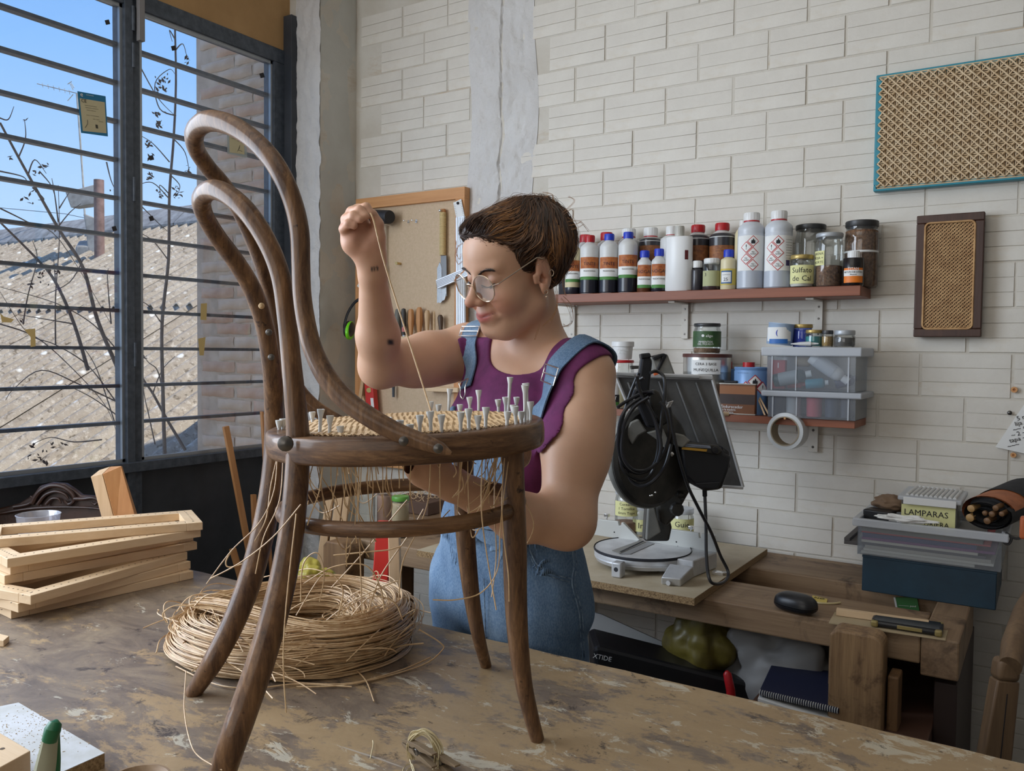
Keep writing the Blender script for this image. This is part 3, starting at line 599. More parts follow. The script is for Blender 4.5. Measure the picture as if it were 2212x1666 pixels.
# bolts
def screw(P, nrm, r, name='screw'):
    P = Vector(P); return MB().lathe([(r, 0), (r * .95, r * .35), (r * .5, r * .6), (0.0001, r * .65)], P, 14, axis=nrm).build(name, M['screw'], chair)
vd = -(RW @ V(0, 0, 1))
screw(Pd(627, 956, 1.118) - vd * .0225 , -vd, .0105, 'bolt')
for x, y, d in ((874, 952, 1.022), (948, 968, 1.012)): screw(Pd(x, y, d) - vd * .009, -vd, .006)
for x, y, d in ((581, 718, 1.36), (586, 772, 1.378)): screw(Pd(x, y, d), -vd, .0055)
MB().sphere(Pd(565, 661, 1.345), .005, 8, 6).build('filler_plug', pbr('pale_filler', srgb(190, 160, 120), .8), chair)
# cane weave: real strands, over and under
rr = random.Random(5)
def inside(a, b_): return (abs(a) ** 2.2 + abs(b_) ** 2.2) ** (1 / 2.2) < .855
def wstrand(mb, a0, b0, da, db, w, ph, amp, lift):
    pts = []; n = 84; vs = []
    L = math.hypot(da, db); px_, py_ = -db / L, da / L
    for i in range(n + 1):
        t = -1 + 2 * i / n; a = a0 + da * t; b_ = b0 + db * t
        if not inside(a, b_): 
            if pts: break
            continue
        z = lift + amp * math.sin((t * 38 + ph) * math.pi)
        pts.append((SC + su * a + sv * b_ + sn * z))
    if len(pts) < 3: return
    wd = (su * px_ + sv * py_).normalized() * w / 2
    for p in pts: vs += [p - wd, p + sn * .0009, p + wd]
    fs = []
    for i in range(len(pts) - 1):
        for k in range(2): fs.append((3 * i + k, 3 * i + k + 1, 3 * i + 4 + k, 3 * i + 3 + k))
    mb.add(vs, fs)
wv_ = MB(); N_ = 23
for i in range(-N_, N_ + 1):
    s_ = i / N_ * .9
    for o_ in (-.006, .010):
        wstrand(wv_, 0, s_ + o_, 1, 0, .0028, i % 2, .0007, -.001)
        wstrand(wv_, s_ + o_, 0, 0, 1, .0028, (i + 1) % 2, .0007, -.0003)
for i in range(-36, 37):
    s_ = i / 36 * 1.5
    wstrand(wv_, s_ * .5, -s_ * .5, .9, .9, .0026, i % 2, .0011, .0012)
    if i % 1 == 0: wstrand(wv_, s_ * .5, s_ * .5, .9, -.9, .0026, (i + 1) % 2, .0011, .0015)
wv_.build('cane_weave', M['cane'], chair, kind='stuff')
# loose strands under the seat
st_ = MB(); thin = .0009
def strand(mb, pts, r=.0009, n=6, sides=4): mb.tube(v3(cr([tuple(p) for p in pts], n)), r, sides)
for i in range(120):
    a = rr.uniform(0, 2 * math.pi); q = .83 + rr.uniform(-.05, .01)
    p = SC + su * math.cos(a) * q + sv * math.sin(a) * q - sn * .03
    L = rr.choice((.03, .05, .07, .09, .11, .14)) * rr.uniform(.7, 1.3)
    inw = -(su * math.cos(a) + sv * math.sin(a)).normalized() * rr.uniform(-.2, .8); sd = Vector((rr.gauss(0, .5), rr.gauss(0, .5), 0)); k = rr.uniform(-.3, .45) if i % 5 else 1
    strand(st_, [p, p + V(0, 0, -L * .35) + inw * L * .15, p + V(0, 0, -L * .75) + inw * L * .45 + sd * L * .15, p + V(0, 0, -L * (1 - .35 * abs(k))) + inw * L * .7 + sd * L * .5 * k])
for pl in ([(1070, 985, 1.17), (1068, 1100, 1.15), (1072, 1200, 1.14), (1062, 1290, 1.12)], [(1042, 980, 1.1), (1040, 1100, 1.09), (1052, 1200, 1.09), (1072, 1318, 1.08)],
           [(1100, 985, 1.16), (1086, 1090, 1.13), (1080, 1150, 1.12), (1075, 1230, 1.11), (1040, 1280, 1.11), (985, 1296, 1.10), (935, 1296, 1.10)],
           [(1090, 990, 1.15), (1084, 1080, 1.13), (1088, 1160, 1.12), (1098, 1240, 1.12), (1100, 1300, 1.12)], [(1120, 985, 1.24), (1122, 1040, 1.23), (1112, 1060, 1.2), (1090, 1080, 1.15), (1060, 1095, 1.12)],
           [(600, 970, 1.3), (592, 1060, 1.25), (560, 1130, 1.2), (500, 1190, 1.2), (446, 1262, 1.2)], [(612, 970, 1.25), (604, 1080, 1.2), (570, 1160, 1.18), (552, 1240, 1.18)], [(650, 1090, 1.08), (590, 1160, 1.08), (520, 1215, 1.09), (455, 1250, 1.1)],
           [(602, 975, 1.3), (585, 1050, 1.28), (575, 1120, 1.25), (550, 1170, 1.2)], [(776, 985, 1.1), (774, 1100, 1.1), (778, 1200, 1.1), (782, 1320, 1.1)], [(700, 985, 1.1), (690, 1060, 1.1), (672, 1110, 1.1), (664, 1135, 1.1)],
           [(740, 985, 1.1), (750, 1060, 1.12), (775, 1110, 1.12), (812, 1170, 1.15)], [(930, 985, 1.1), (925, 1080, 1.12), (900, 1150, 1.13), (870, 1215, 1.15), (862, 1290, 1.2)], [(640, 1110, 1.07), (620, 1290, 1.05), (612, 1420, 1.04), (618, 1540, 1.03)],
           [(402, 1450, 1.3), (398, 1530, 1.2), (410, 1600, 1.1), (430, 1635, 1.07), (480, 1664, 1.04)]):
    strand(st_, [Pd(*p) for p in pl], .0009, 8, 5)
st_.build('loose_cane_strands', M['cane'], chair, kind='stuff')
# wrapped strands on the far rim behind the front leg
tw = MB()
for i in range(9):
    x = 1119 + i * 3.1; strand(tw, [Pd(x, 962 + i * .5, 1.26), Pd(x + 3, 980, 1.27), Pd(x - 2, 1000, 1.26), Pd(1124 + i, 1018 - i, 1.24)], .0010, 5)
tw.build('cane_loops', M['cane'], chair, kind='stuff')
# strand pulled up by the hand
hs = MB(); strand(hs, [Pd(932, 892, 1.38), Pd(900, 790, 1.42), Pd(862, 670, 1.45), Pd(828, 560, 1.45), Pd(808, 480, 1.448), Pd(800, 460, 1.450)], .0014, 8, 6)
tag(hs.build('cane_strand', M['cane']), 'single pale cane strand pulled tight from the seat up to the raised hand', 'cane')

# ================================================================ PLASTIC PEGS in the seat holes
M['peg'] = pbr('white_peg_plastic', (.70, .71, .70), .35)
def seatpt(px, py, lo=1.04, hi=1.43):
    r = RW @ V(px - 1106, -(py - 833), -FPX); t = (SC - CAM).dot(sn) / r.dot(sn); d = t * FPX
    d = max(lo, min(hi, d)); return Q(px, py, D=d), d
near = [(840, 936, 902), (863, 938, 908), (886, 938, 917), (907, 936, 897), (931, 935, 889), (954, 934, 896), (995, 932, 890), (1013, 929, 883), (1033, 928, 898), (1049, 925, 880), (1095, 919, 889)]
front = [(1115, 917, 878), (1126, 914, 889), (1134, 912, 832), (1140, 908, 828), (1146, 908, 868), (1077, 891, 863), (1092, 889, 858), (1098, 889, 815), (1115, 886, 858), (1108, 893, 875)]
far = [(1034, 890, 843), (969, 889, 840), (1015, 890, 858), (931, 890, 868), (947, 890, 874), (993, 890, 874)]
rear = [(757, 900, 863), (765, 903, 881), (691, 937, 884), (712, 938, 898), (736, 938, 921), (675, 915, 890), (603, 928, 908), (611, 927, 905)]
ORD = 'first second third fourth fifth sixth seventh eighth ninth tenth eleventh'.split()
for grp, lst, lb in (('near', near, 'in the near rim of the seat'), ('front', front, 'crowded at the front end of the seat'),
                     ('far', far, 'in the far rim of the seat'), ('rear', rear, 'at the rear of the seat')):
    for i, (x, yb, yt) in enumerate(sorted(lst)):
        P, d = seatpt(x, yb); h = (yb - yt) * d / FPX + .0; r = .0047; lean = Vector((rr.uniform(-.06, .06), rr.uniform(-.06, .06), 1)).normalized()
        b = MB().lathe([(.0012, -.016), (.0022, -.004), (.0024, h * .45), (.0030, h - .011), (.0050, h - .0025), (.0053, h), (.0040, h + .0003), (.0028, h - .003)], P, 12, axis=lean)
        tag(b.build('plastic_peg', M['peg']), 'white plastic peg %s, %s from the left' % (lb, ORD[i]), 'peg', 'white plastic pegs at the %s of the seat' % grp)

# ================================================================ COIL OF CANE on the table
def coil():
    rr = random.Random(21); mb = MB(); c0 = Q(632, 1392, Z=TZ); R_ = RW @ V(1, 0, 0); R_.z = 0; R_.normalize(); F_ = Vector((-R_.y, R_.x, 0))
    ra = .232; rb = .195
    for g in range(40):          # hanks of near-parallel strands
        ph = rr.uniform(0, 6.28); s0 = (.60 + .36 * math.sqrt(rr.random())) if g % 5 else .46 + .1 * rr.random(); zz0 = rr.uniform(.005, .052) * (1.0 if s0 < .88 else .75); tilt = rr.uniform(-.012, .016); a1 = rr.gauss(0, .028); a2 = rr.gauss(0, .010); tw = g % 3 == 0; fan = rr.uniform(.6, 1.4)
        for i in range(17):
            s_ = s0 + rr.gauss(0, .022) * fan; zz = max(.002, zz0 + rr.gauss(0, .006) * fan); th0 = rr.uniform(0, 6.28); arc = rr.uniform(4.6, 6.28); n = 64; pts = []; b1, b2 = rr.gauss(0, .006), rr.gauss(0, .004)
            for j in range(n):
                t = th0 + arc * j / (n - 1); r_ = s_ + a1 * math.sin(2 * t + ph) + a2 * math.sin(3 * t + ph * 2) + b1 * math.sin(t + i) + b2 * math.sin(4 * t + i * 2)
                x = ra * r_ * math.cos(t); y = rb * r_ * math.sin(t)
                if tw: x = ra * r_ * math.cos(t) * .98 + .012; y = rb * r_ * (math.sin(t) * .72 + .26 * math.sin(2 * t))
                hump = .020 * (1 - abs(s_ - .80) / .22) + .014 * max(0, math.sin(t)) + (.012 if tw else 0)
                pts.append(c0 + R_ * x + F_ * y + V(0, 0, max(.002, zz + max(0, hump) + tilt * math.cos(t + ph) + .004 * math.sin(3 * t + ph))))
            mb.tube(pts, .00115 * rr.uniform(.8, 1.15), 4)
    for i in range(120):   # springy loops standing off the hank
        t = rr.uniform(0, 6.28); q = rr.uniform(.3, 1.0); p = c0 + R_ * ra * q * math.cos(t) + F_ * rb * q * math.sin(t) + V(0, 0, rr.uniform(.02, .06)); L = rr.uniform(.04, .13)
        d1 = (R_ * -math.sin(t) + F_ * math.cos(t)) * rr.choice((-1, 1)) + V(rr.gauss(0, .3), rr.gauss(0, .3), 0); up = V(0, 0, rr.uniform(0, .5)); pts = []
        for j in range(9):
            u = j / 8; pts.append(p + d1 * L * u * 1.3 + up * L * math.sin(math.pi * u) + R_ * .02 * math.sin(u * 4 + t))
        for q_ in pts: q_.z = max(q_.z, TZ + .003)
        mb.tube(v3(cr([tuple(x) for x in pts], 3)), .0011, 4)
    hi = []
    for pl in ([(650, 1300), (655, 1220), (685, 1195), (700, 1240), (690, 1300)], [(640, 1330), (700, 1240), (740, 1270), (730, 1330)], [(655, 1262), (720, 1225), (790, 1222), (822, 1270), (830, 1320)], [(420, 1310), (450, 1285), (500, 1290), (600, 1330)], [(720, 1200), (760, 1196), (800, 1192), (840, 1188), (866, 1180)],
               [(700, 1345), (760, 1300), (840, 1262), (860, 1255)], [(760, 1330), (800, 1290), (850, 1300), (870, 1340)], [(905, 1360), (950, 1388), (955, 1405), (905, 1440), (760, 1478), (640, 1484)], [(560, 1440), (700, 1450), (850, 1400), (915, 1390)], [(590, 1470), (740, 1478), (860, 1450), (930, 1420)], [(380, 1440), (470, 1480), (560, 1486), (640, 1478), (760, 1484)], [(760, 1440), (790, 1470), (808, 1516)],
               [(500, 1190), (488, 1215), (500, 1225), (560, 1205)], [(360, 1345), (352, 1325), (380, 1308), (430, 1312)], [(790, 1345), (820, 1250), (880, 1160), (915, 1100)], [(716, 1270), (780, 1200), (850, 1115), (880, 1080)]):
        b_ = [Q(x, y, D=1.5) for x, y in pl]
        for p in b_:
            if p.z < TZ + .004: 
                pass
        b_ = [p if p.z > TZ + .004 else Q(x, y, Z=TZ + .004) for p, (x, y) in zip(b_, pl)]
        mb.tube(v3(cr([tuple(x) for x in b_], 7)), .0013, 5)
    return mb
ck = coil().build('cane_coil', M['cane']); tag(ck, 'big loose coil of natural cane lying on the table under the chair', 'coil of cane')

# ================================================================ PINE FRAMES stacked at left
T_ = .0194
cor = [((20, 1339), (418, 1250)), ((49, 1322), (412, 1229)), ((82, 1303), (405, 1209)), ((-14, 1268), (426, 1187)), ((35, 1240), (418, 1168)), ((57, 1221), (434, 1160)), ((-30, 1186), (438, 1145))]
lbs = ['bottom frame of the stack of pale pine frames', 'second pine frame up from the table in the stack', 'third pine frame up in the stack, its left end sticking out', 'middle pine frame of the stack of seven', 'fifth pine frame up in the stack', 'pine frame just under the topmost drilled frame', 'topmost pale pine frame with rows of drilled holes']
holem = pbr('drilled_hole', (.10, .07, .05), .9)
for k, (lc, rc) in enumerate(cor):
    z0 = TZ + T_ * k + .0002; A = Q(*lc, Z=z0); B_ = Q(*rc, Z=z0); d = (A - B_); d.z = 0; Ln = .43; d.normalize(); p_ = Vector((d.y, -d.x, 0))
    if p_.x > 0: p_ = -p_
    Wd, rw = .175, .036
    fr = thing('pine_frame', lbs[k], 'frame', B_); Ln = (.405, .412, .412, .43, .42, .42, .455)[k]
    def rail(u0, u1, w0, w1, nm='rail', mat='pine_y'):
        pts = [B_ + d * u + p_ * w for u, w in ((u0, w0), (u1, w0), (u1, w1), (u0, w1))]
        MB().hexa([*pts, *[p + V(0, 0, T_ - .0004) for p in pts]] if d.cross(p_).z > 0 else [*pts[::-1], *[p + V(0, 0, T_ - .0004) for p in pts[::-1]]]).build(nm, M[mat], fr, bevel=.0012, smooth=False)
    j = rr.choice((0, 1)) if k < 6 else 1
    rail(rw * j, Ln - rw * j, 0, rw); rail(rw * j, Ln - rw * j, Wd - rw, Wd); rail(0, rw, 0 if j else rw, Wd if j else Wd - rw, mat='pine'); rail(Ln - rw, Ln, 0 if j else rw, Wd if j else Wd - rw, mat='pine')
    h = MB(); zt = z0 + T_ - .0002
    for i in range(24):
        for w in (rw * .5, Wd - rw * .5): h.cyl(B_ + d * (.02 + i * .0172) + p_ * w + V(0, 0, T_ - .0009), B_ + d * (.02 + i * .0172) + p_ * w + V(0, 0, T_ - .0001), .0018, n=6)
    for i in range(10):
        for u in (rw * .5, Ln - rw * .5): h.cyl(B_ + d * u + p_ * (.02 + i * .0142) + V(0, 0, T_ - .0009), B_ + d * u + p_ * (.02 + i * .0142) + V(0, 0, T_ - .0001), .0018, n=6)
    h.build('drilled_holes', holem, fr)
# offcut standing behind the frames
def slab(name, pts, ext, mat, parent=None, bevel=.001): return MB().prism(pts, ext).build(name, mat, parent, smooth=False, bevel=bevel)
oc = thing('pine_offcut', 'upright pine offcut glued from two boards, leaning behind the stack of frames', 'wood block', Q(255, 1200, Z=TZ))
d_ = 2.12
def pp(x, y, d=d_): return Q(x, y, D=d)
MB().hexa([pp(224, 1135), pp(250, 1135, d_ ), pp(262, 1128, d_ + .06), pp(236, 1128, d_ + .06), pp(196, 1030), pp(221, 1024), pp(238, 1008, d_ + .08), pp(214, 1016, d_ + .08)]).build('board', M['pine_z'], oc, bevel=.001, smooth=False)
MB().hexa([pp(251, 1135, d_), pp(296, 1130, d_ + .01), pp(300, 1122, d_ + .07), pp(262, 1128, d_ + .06), pp(222, 1024), pp(262, 1007, d_ + .02), pp(264, 1007, d_ + .08), pp(239, 1008, d_ + .08)]).build('board', M['tan_z'], oc, bevel=.001, smooth=False)
# plastic cup
cb = Q(83, 1110, Z=.972); cb.z = TZ
cup = MB().lathe([(.036, 0.001), (.040, .02), (.051, .119), (.053, .121), (.051, .122), (.049, .119), (.038, .02), (.0001, .003)], cb, 32)
tag(cup.build('plastic_cup', glassm('cup_plastic', (.9, .9, .93), .1, .12, .25, (.7, .7, .75))), 'clear plastic cup standing behind the pine frames at far left', 'cup')
# carved headboard crest leaning on the dark panel
cv = pbr('carved_walnut', srgb(64, 38, 26), .45, 0, srgb(40, 22, 16), 20, .3, 60)
hb = thing('carved_crest', 'dark carved wooden furniture crest with scrolls, leaning behind the cup', 'carving', Q(110, 1190, D=2.5))
pz = lambda x, y, d=2.5: Q(x, y, D=d)
MB().prism([pz(*q) for q in [(-40, 1180), (-40, 1115), (0, 1098), (40, 1088), (70, 1070), (85, 1050), (110, 1043), (140, 1045), (160, 1058), (175, 1070), (205, 1072), (225, 1080), (240, 1098), (250, 1180)]], tuple(vd * .02)).build('panel', cv, hb, bevel=.004)
for pl, r in (([(70, 1088), (84, 1064), (108, 1050), (135, 1052), (155, 1066), (160, 1082), (148, 1090), (140, 1082)], .008), ([(82, 1090), (98, 1070), (120, 1062), (140, 1068), (148, 1078)], .006), ([(160, 1078), (180, 1078), (200, 1076), (212, 1082), (206, 1090), (198, 1086)], .006), ([(30, 1096), (60, 1090), (72, 1080), (66, 1072)], .006), ([(0, 1110), (60, 1100), (120, 1096), (200, 1098), (240, 1106)], .005), ([(100, 1090), (112, 1078), (126, 1078), (132, 1088)], .005)):
    P = v3(cr([tuple(pz(x, y, 2.49)) for x, y in pl], 6)); MB().tube(P, [r * (1 - .5 * i / len(P)) for i in range(len(P))], 8).build('scroll', cv, hb)
# sticks
def stick(lb, a, b_, w, X=-2.52, mat='tan_z'):
    A = Q(*a, X=X + (.03)); B_ = Q(*b_, X=X - .02); t = (B_ - A).normalized(); A = A - t * ((A.z - .004) / t.z); s = t.cross(V(1, 0, 0)).normalized() * (pxm(A, w) / 2); 
    tag(MB().prism([A - s, A + s, B_ + s, B_ - s], (.012, 0, 0)).build('wooden_stick', M[mat], smooth=False, bevel=.001), lb, 'stick', 'sticks leaning against the dark panel')
stick('tall square wooden stick leaning on the dark panel left of the chair back', (545, 1240), (485, 921), 13)
stick('thin dowel rising above the sill beside the chair back', (583, 1230), (563, 889), 5)
stick('short grey lath upright beside the rear chair leg', (553, 1230), (545, 1068), 12)
stick('short stub of lath low behind the table edge', (530, 1290), (500, 1185), 14)

# ================================================================ NEAR LEFT CORNER
wb = thing('laminate_offcut', 'white laminate board offcut dusted with sawdust in the near left corner of the table', 'board', Q(100, 1600, Z=TZ))
pts = [Q(x, y, Z=TZ + .019) for x, y in ((-160, 1560), (40, 1519), (226, 1628), (20, 1720))]
MB().prism(pts, (0, 0, -.0185)).build('chipboard_core', pbr('chipboard', srgb(176, 150, 112), .8, 0, srgb(120, 96, 66), 250, .4, 200), wb, smooth=False)
sd_ = pbr('dusty_white_laminate', srgb(214, 216, 220), .4, 0, srgb(196, 196, 192), 25)
MB().prism([p + V(0, 0, .0008) for p in pts], (0, 0, -.0008)).build('laminate_face', sd_, wb, smooth=False)
cr2 = MB()
for i in range(500):
    u, v_ = rr.random(), rr.gauss(.45, .2)
    if not 0.02 < v_ < .98: continue
    p = pts[0].lerp(pts[1], u).lerp(pts[3].lerp(pts[2], u), v_) + V(0, 0, .0009); s = rr.uniform(.0003, .0009); a = rr.random() * 3
    cr2.box(p + V(0, 0, s * .3), (s * 2, s, s * .6), Matrix.Rotation(a, 3, 'Z'))
cr2.build('sawdust', pbr('sawdust_flecks', srgb(178, 156, 120), .9), wb, kind='stuff', smooth=False)
z1 = TZ + .0200
bk = [Q(x, y, Z=z1 + .032) for x, y in ((-120, 1600), (0, 1583), (66, 1622), (-40, 1680))]
bl = MB().prism(bk, (0, 0, -.031)).build('pine_block', M['pine'], smooth=False, bevel=.001); tag(bl, 'pine block with drilled holes lying on the white board at the left edge', 'wood block')
h = MB().lathe([(.003, 0), (.0028, .0004), (0.0001, .0004)], Q(5, 1618, Z=z1 + .032), 10); h.build('drilled_holes', holem, bl); 
sb2 = [Q(x, y, Z=TZ + .012) for x, y in ((-20, 1372), (0, 1369), (20, 1374), (8, 1384), (-20, 1382))]
tag(MB().prism(sb2, (0, 0, -.0118)).build('wood_chip_block', M['pine'], smooth=False, bevel=.001), 'tiny wooden block by itself at the left edge of the table', 'wood block')
cl = thing('spring_clamp', 'pale clamp jaw with a green rubber tip, out of focus at the bottom left', 'clamp', Q(95, 1690, Z=TZ + .02))
A, B_ = Pd(92, 1700, .93), Pd(112, 1580, .93)
MB().tube([A, A.lerp(B_, .5), B_], [.013, .0105, .0075], 10, flat=(.7, 1.1)).build('jaw', pbr('grey_green_jaw', srgb(170, 172, 150), .5), cl)
MB().tube([Pd(107, 1600, .925), Pd(114, 1576, .925), Pd(120, 1562, .93), Pd(122, 1556, .93)], [.0080, .0086, .0068, .002], 12).build('tip', pbr('green_rubber', srgb(18, 98, 60), .4), cl)
MB().tube([Pd(121, 1700, .938), Pd(123, 1640, .938), Pd(121, 1580, .935)], .004, 8).build('spine', bpy.data.materials['green_rubber'], cl)
bw = Q(298, 1712, Z=TZ); rim = MB().lathe([(.026, 0.0), (.037, .016), (.039, .017), (.036, .017), (.025, .003), (.0001, .002)], bw, 36)
tag(rim.build('wooden_bowl', M['oldwood']), 'rim of a shallow brown bowl cut off by the bottom edge', 'bowl')
# clothes pegs with a little hank of cane
def pin(lb, c, ang, op=.0):
    t = thing('clothes_peg', lb, 'clothes peg', c); R = Matrix.Rotation(ang, 3, 'Z')
    for s in (-1, 1):
        ou = [(-.036, .0008), (-.010, .0012), (-.004, .004), (.0, .0035), (.006, .002), (.036, .0072), (.036, .0095), (.004, .0095), (-.03, .006), (-.036, .003)]
        MB().prism([c + R @ V(x, (-.0045), .006 + s * y) for x, y in ou], tuple(R @ V(0, .009, 0))).build('jaw', M['greypeg'], t, bevel=.0005, smooth=False)
    sp = []
    for i in range(40): a = i * .9; sp.append(c + R @ V(.001 + .0042 * math.cos(a), -.007 + .014 * i / 39, .006 + .0042 * math.sin(a)))
    MB().tube(sp, .0006, 5).build('spring', M['screw'], t)
M['greypeg'] = woodm('weathered_peg', srgb(132, 112, 84), srgb(100, 82, 60), None, 'x', 2, .7)
c1 = Q(905, 1622, Z=TZ + .022); c1_ = Q(955, 1655, Z=TZ + .003)
pin('weathered wooden clothes peg lying on top, left of two, clipped to a cane hank', c1 - V(0, 0, .006), -.30 + .0)
pin('weathered wooden clothes peg lower right, gripping a small cane hank', c1_, -.33)
hk = MB()
for i in range(26):
    o = V(rr.gauss(0, .003), rr.gauss(0, .003), rr.gauss(0, .002)); q = [Pd(890 + rr.uniform(-6, 6), 1640, 1.14), Pd(884, 1605, 1.14), Pd(905 + rr.uniform(-8, 8), 1580 + rr.uniform(-3, 6), 1.14), Pd(932, 1590, 1.135), Pd(946 + rr.uniform(-5, 5), 1620, 1.13), Pd(944, 1655, 1.12)]
    strand(hk, [p + o * (.4 + .6 * k / 5) for k, p in enumerate(q)], .0008, 6)
tag(hk.build('cane_hank', pbr('fine_cane', srgb(206, 190, 150), .4)), 'small looped hank of fine cane standing in clothes pegs at the bottom', 'cane')
hk = MB()
for pl in ([(885, 1640), (900, 1680), (940, 1690)], [(868, 1690), (872, 1660), (890, 1652), (900, 1690)], [(862, 1700), (880, 1664), (895, 1658)], [(800, 1640), (806, 1610), (805, 1600)]):
    strand(hk, [Q(x, y, Z=TZ + .004) for x, y in pl], .0008, 6)
tag(hk.build('cane_offcuts', bpy.data.materials['fine_cane']), 'short curled cane offcuts on the table below the clothes pegs', 'cane', kind='stuff')
# ================================================================ WOMAN: one implicit surface per layer, polygonised with surface nets
NA = np.array
def npv(v): return NA([v[0], v[1], v[2]], dtype=np.float32)
def cap(a, b, ra, rb, k=.02, op='+'):
    a, b = npv(a), npv(b); ba = b - a; bb = float(ba @ ba) + 1e-12
    def f(P):
        pa = P - a; h = np.clip((pa @ ba) / bb, 0, 1)[..., None]; return np.linalg.norm(pa - ba * h, axis=-1) - (ra + (rb - ra) * h[..., 0])
    return (op, f, k)
def ell(c, ax, r, k=.02, op='+'):    # ax: 3 orthonormal axes (rows), r radii
    c = npv(c); A_ = NA([npv(x) for x in ax]); r = NA(r, dtype=np.float32)
    def f(P):
        q = (P - c) @ A_.T; k0 = np.linalg.norm(q / r, axis=-1); k1 = np.linalg.norm(q / (r * r), axis=-1) + 1e-9; return np.where(k0 < 1e-6, -r.min(), k0 * (k0 - 1) / k1)
    return (op, f, k)
def sph(c, r, k=.02, op='+'): c = npv(c); return (op, (lambda P: np.linalg.norm(P - c, axis=-1) - r), k)
def evalf(prims, P):
    d = np.full(P.shape[:-1], 1.0, np.float32)
    for op, f, k in prims:
        e_ = f(P)
        if op == '+':
            h = np.clip(.5 + .5 * (d - e_) / k, 0, 1); d = d * (1 - h) + e_ * h - k * h * (1 - h)
        else:
            h = np.clip(.5 - .5 * (d + e_) / k, 0, 1); d = d * (1 - h) - e_ * h + k * h * (1 - h)
    return d
def snet(fn, prims, lo, hi, h, ck=24):
    """fn(P, prims)->d evaluated chunk by chunk near the surface only; naive surface nets"""
    lo = NA(lo, float); n = np.ceil((NA(hi, float) - lo) / h).astype(int) + 1; F = np.ones(n, np.float32)
    R = ck * h * .87 + .03
    for i in range(0, n[0], ck):
        for j in range(0, n[1], ck):
            for k in range(0, n[2], ck):
                m = np.minimum([ck, ck, ck], n - [i, j, k]); c = (lo + (NA([i, j, k]) + m / 2) * h).astype(np.float32)[None]
                act = [p for p in prims if p[1](c)[0] < R]
                if not any(p[0] == '+' for p in act): continue
                g = np.stack(np.meshgrid(*[np.arange(a, a + b) for a, b in zip((i, j, k), m)], indexing='ij'), -1); P = (lo + g * h).astype(np.float32)
                F[i:i + m[0], j:j + m[1], k:k + m[2]] = fn(P, act)
    Sg = F < 0; c = np.zeros(n - 1, np.int8)
    for a in (0, 1):
        for b in (0, 1):
            for d in (0, 1): c += Sg[a:n[0] - 1 + a, b:n[1] - 1 + b, d:n[2] - 1 + d]
    idx = np.argwhere((c > 0) & (c < 8)); vid = np.full(n - 1, -1, np.int32); vid[tuple(idx.T)] = np.arange(len(idx))
    acc = np.zeros((len(idx), 3)); cnt = np.zeros(len(idx)); cn = [(a, b, d) for a in (0, 1) for b in (0, 1) for d in (0, 1)]
    for p in range(8):
        for q in range(p + 1, 8):
            A_, B_ = NA(cn[p]), NA(cn[q])
            if abs(A_ - B_).sum() != 1: continue
            fa = F[tuple((idx + A_).T)]; fb = F[tuple((idx + B_).T)]; mk = (fa < 0) != (fb < 0); t = np.where(mk, fa / np.where(mk, fa - fb, 1), 0)
            acc += np.where(mk[:, None], A_ + (B_ - A_) * t[:, None], 0); cnt += mk
    V_ = lo + (idx + acc / cnt[:, None]) * h; faces = []
    for ax in range(3):
        u, w = [(1, 2), (2, 0), (0, 1)][ax]; sl0 = [slice(1, n[x] - 1) for x in range(3)]; sl0[ax] = slice(0, n[ax] - 1); sl1 = list(sl0); sl1[ax] = slice(1, n[ax])
        a, b = Sg[tuple(sl0)], Sg[tuple(sl1)]; e_ = np.argwhere(a != b); off = NA([1, 1, 1]); off[ax] = 0; e0 = e_ + off; du = np.zeros(3, int); dw = np.zeros(3, int); du[u] = 1; dw[w] = 1
        q = np.stack([vid[tuple((e0 - du - dw).T)], vid[tuple((e0 - dw).T)], vid[tuple(e0.T)], vid[tuple((e0 - du).T)]], 1)
        fl = ~a[tuple(e_.T)]; q[fl] = q[fl][:, ::-1]; faces.append(q)
    return V_.astype(np.float32), np.concatenate(faces)
def relax(Vs, Fs, it=2, lam=.5):
    m = len(Vs); e_ = np.concatenate([Fs[:, [0, 1]], Fs[:, [1, 2]], Fs[:, [2, 3]], Fs[:, [3, 0]]])
    for _ in range(it):
        s = np.zeros((m, 3)); c = np.zeros(m)
        for a, b in ((0, 1), (1, 0)):
            for x in range(3): s[:, x] += np.bincount(e_[:, a], Vs[e_[:, b], x], m)
            c += np.bincount(e_[:, a], minlength=m)
        Vs = Vs * (1 - lam) + (s / np.maximum(c, 1)[:, None]) * lam
    return Vs
def meshobj(name, Vs, Fs, mat, parent, keep=None, kind=None):
    if keep is not None:
        fk = keep(Vs[Fs].mean(1)); Fs = Fs[fk]; us, inv = np.unique(Fs, return_inverse=True); Vs = Vs[us]; Fs = inv.reshape(Fs.shape)
    o0 = ORG[parent.name]; me = bpy.data.meshes.new(name); Vs = np.asarray(Vs, np.float32) - NA([o0.x, o0.y, o0.z], np.float32)
    me.vertices.add(len(Vs)); me.vertices.foreach_set('co', Vs.ravel()); me.loops.add(Fs.size); me.loops.foreach_set('vertex_index', Fs.astype(np.int32).ravel())
    me.polygons.add(len(Fs)); me.polygons.foreach_set('loop_start', np.arange(0, Fs.size, 4, dtype=np.int32)); me.polygons.foreach_set('use_smooth', np.ones(len(Fs), bool)); me.update(calc_edges=True); me.validate()
    me.materials.append(mat); o = bpy.data.objects.new(name, me); col.objects.link(o); o.parent = parent; ORG[o.name] = o0
    if kind: o['kind'] = kind
    return o
def wob(P, f, s=0.): return (np.sin(P[..., 0] * f + s) * np.sin(P[..., 1] * f * 1.3 + s * 2) + np.sin(P[..., 2] * f * .9 + P[..., 0] * f * .7 + s * 3)) * .5

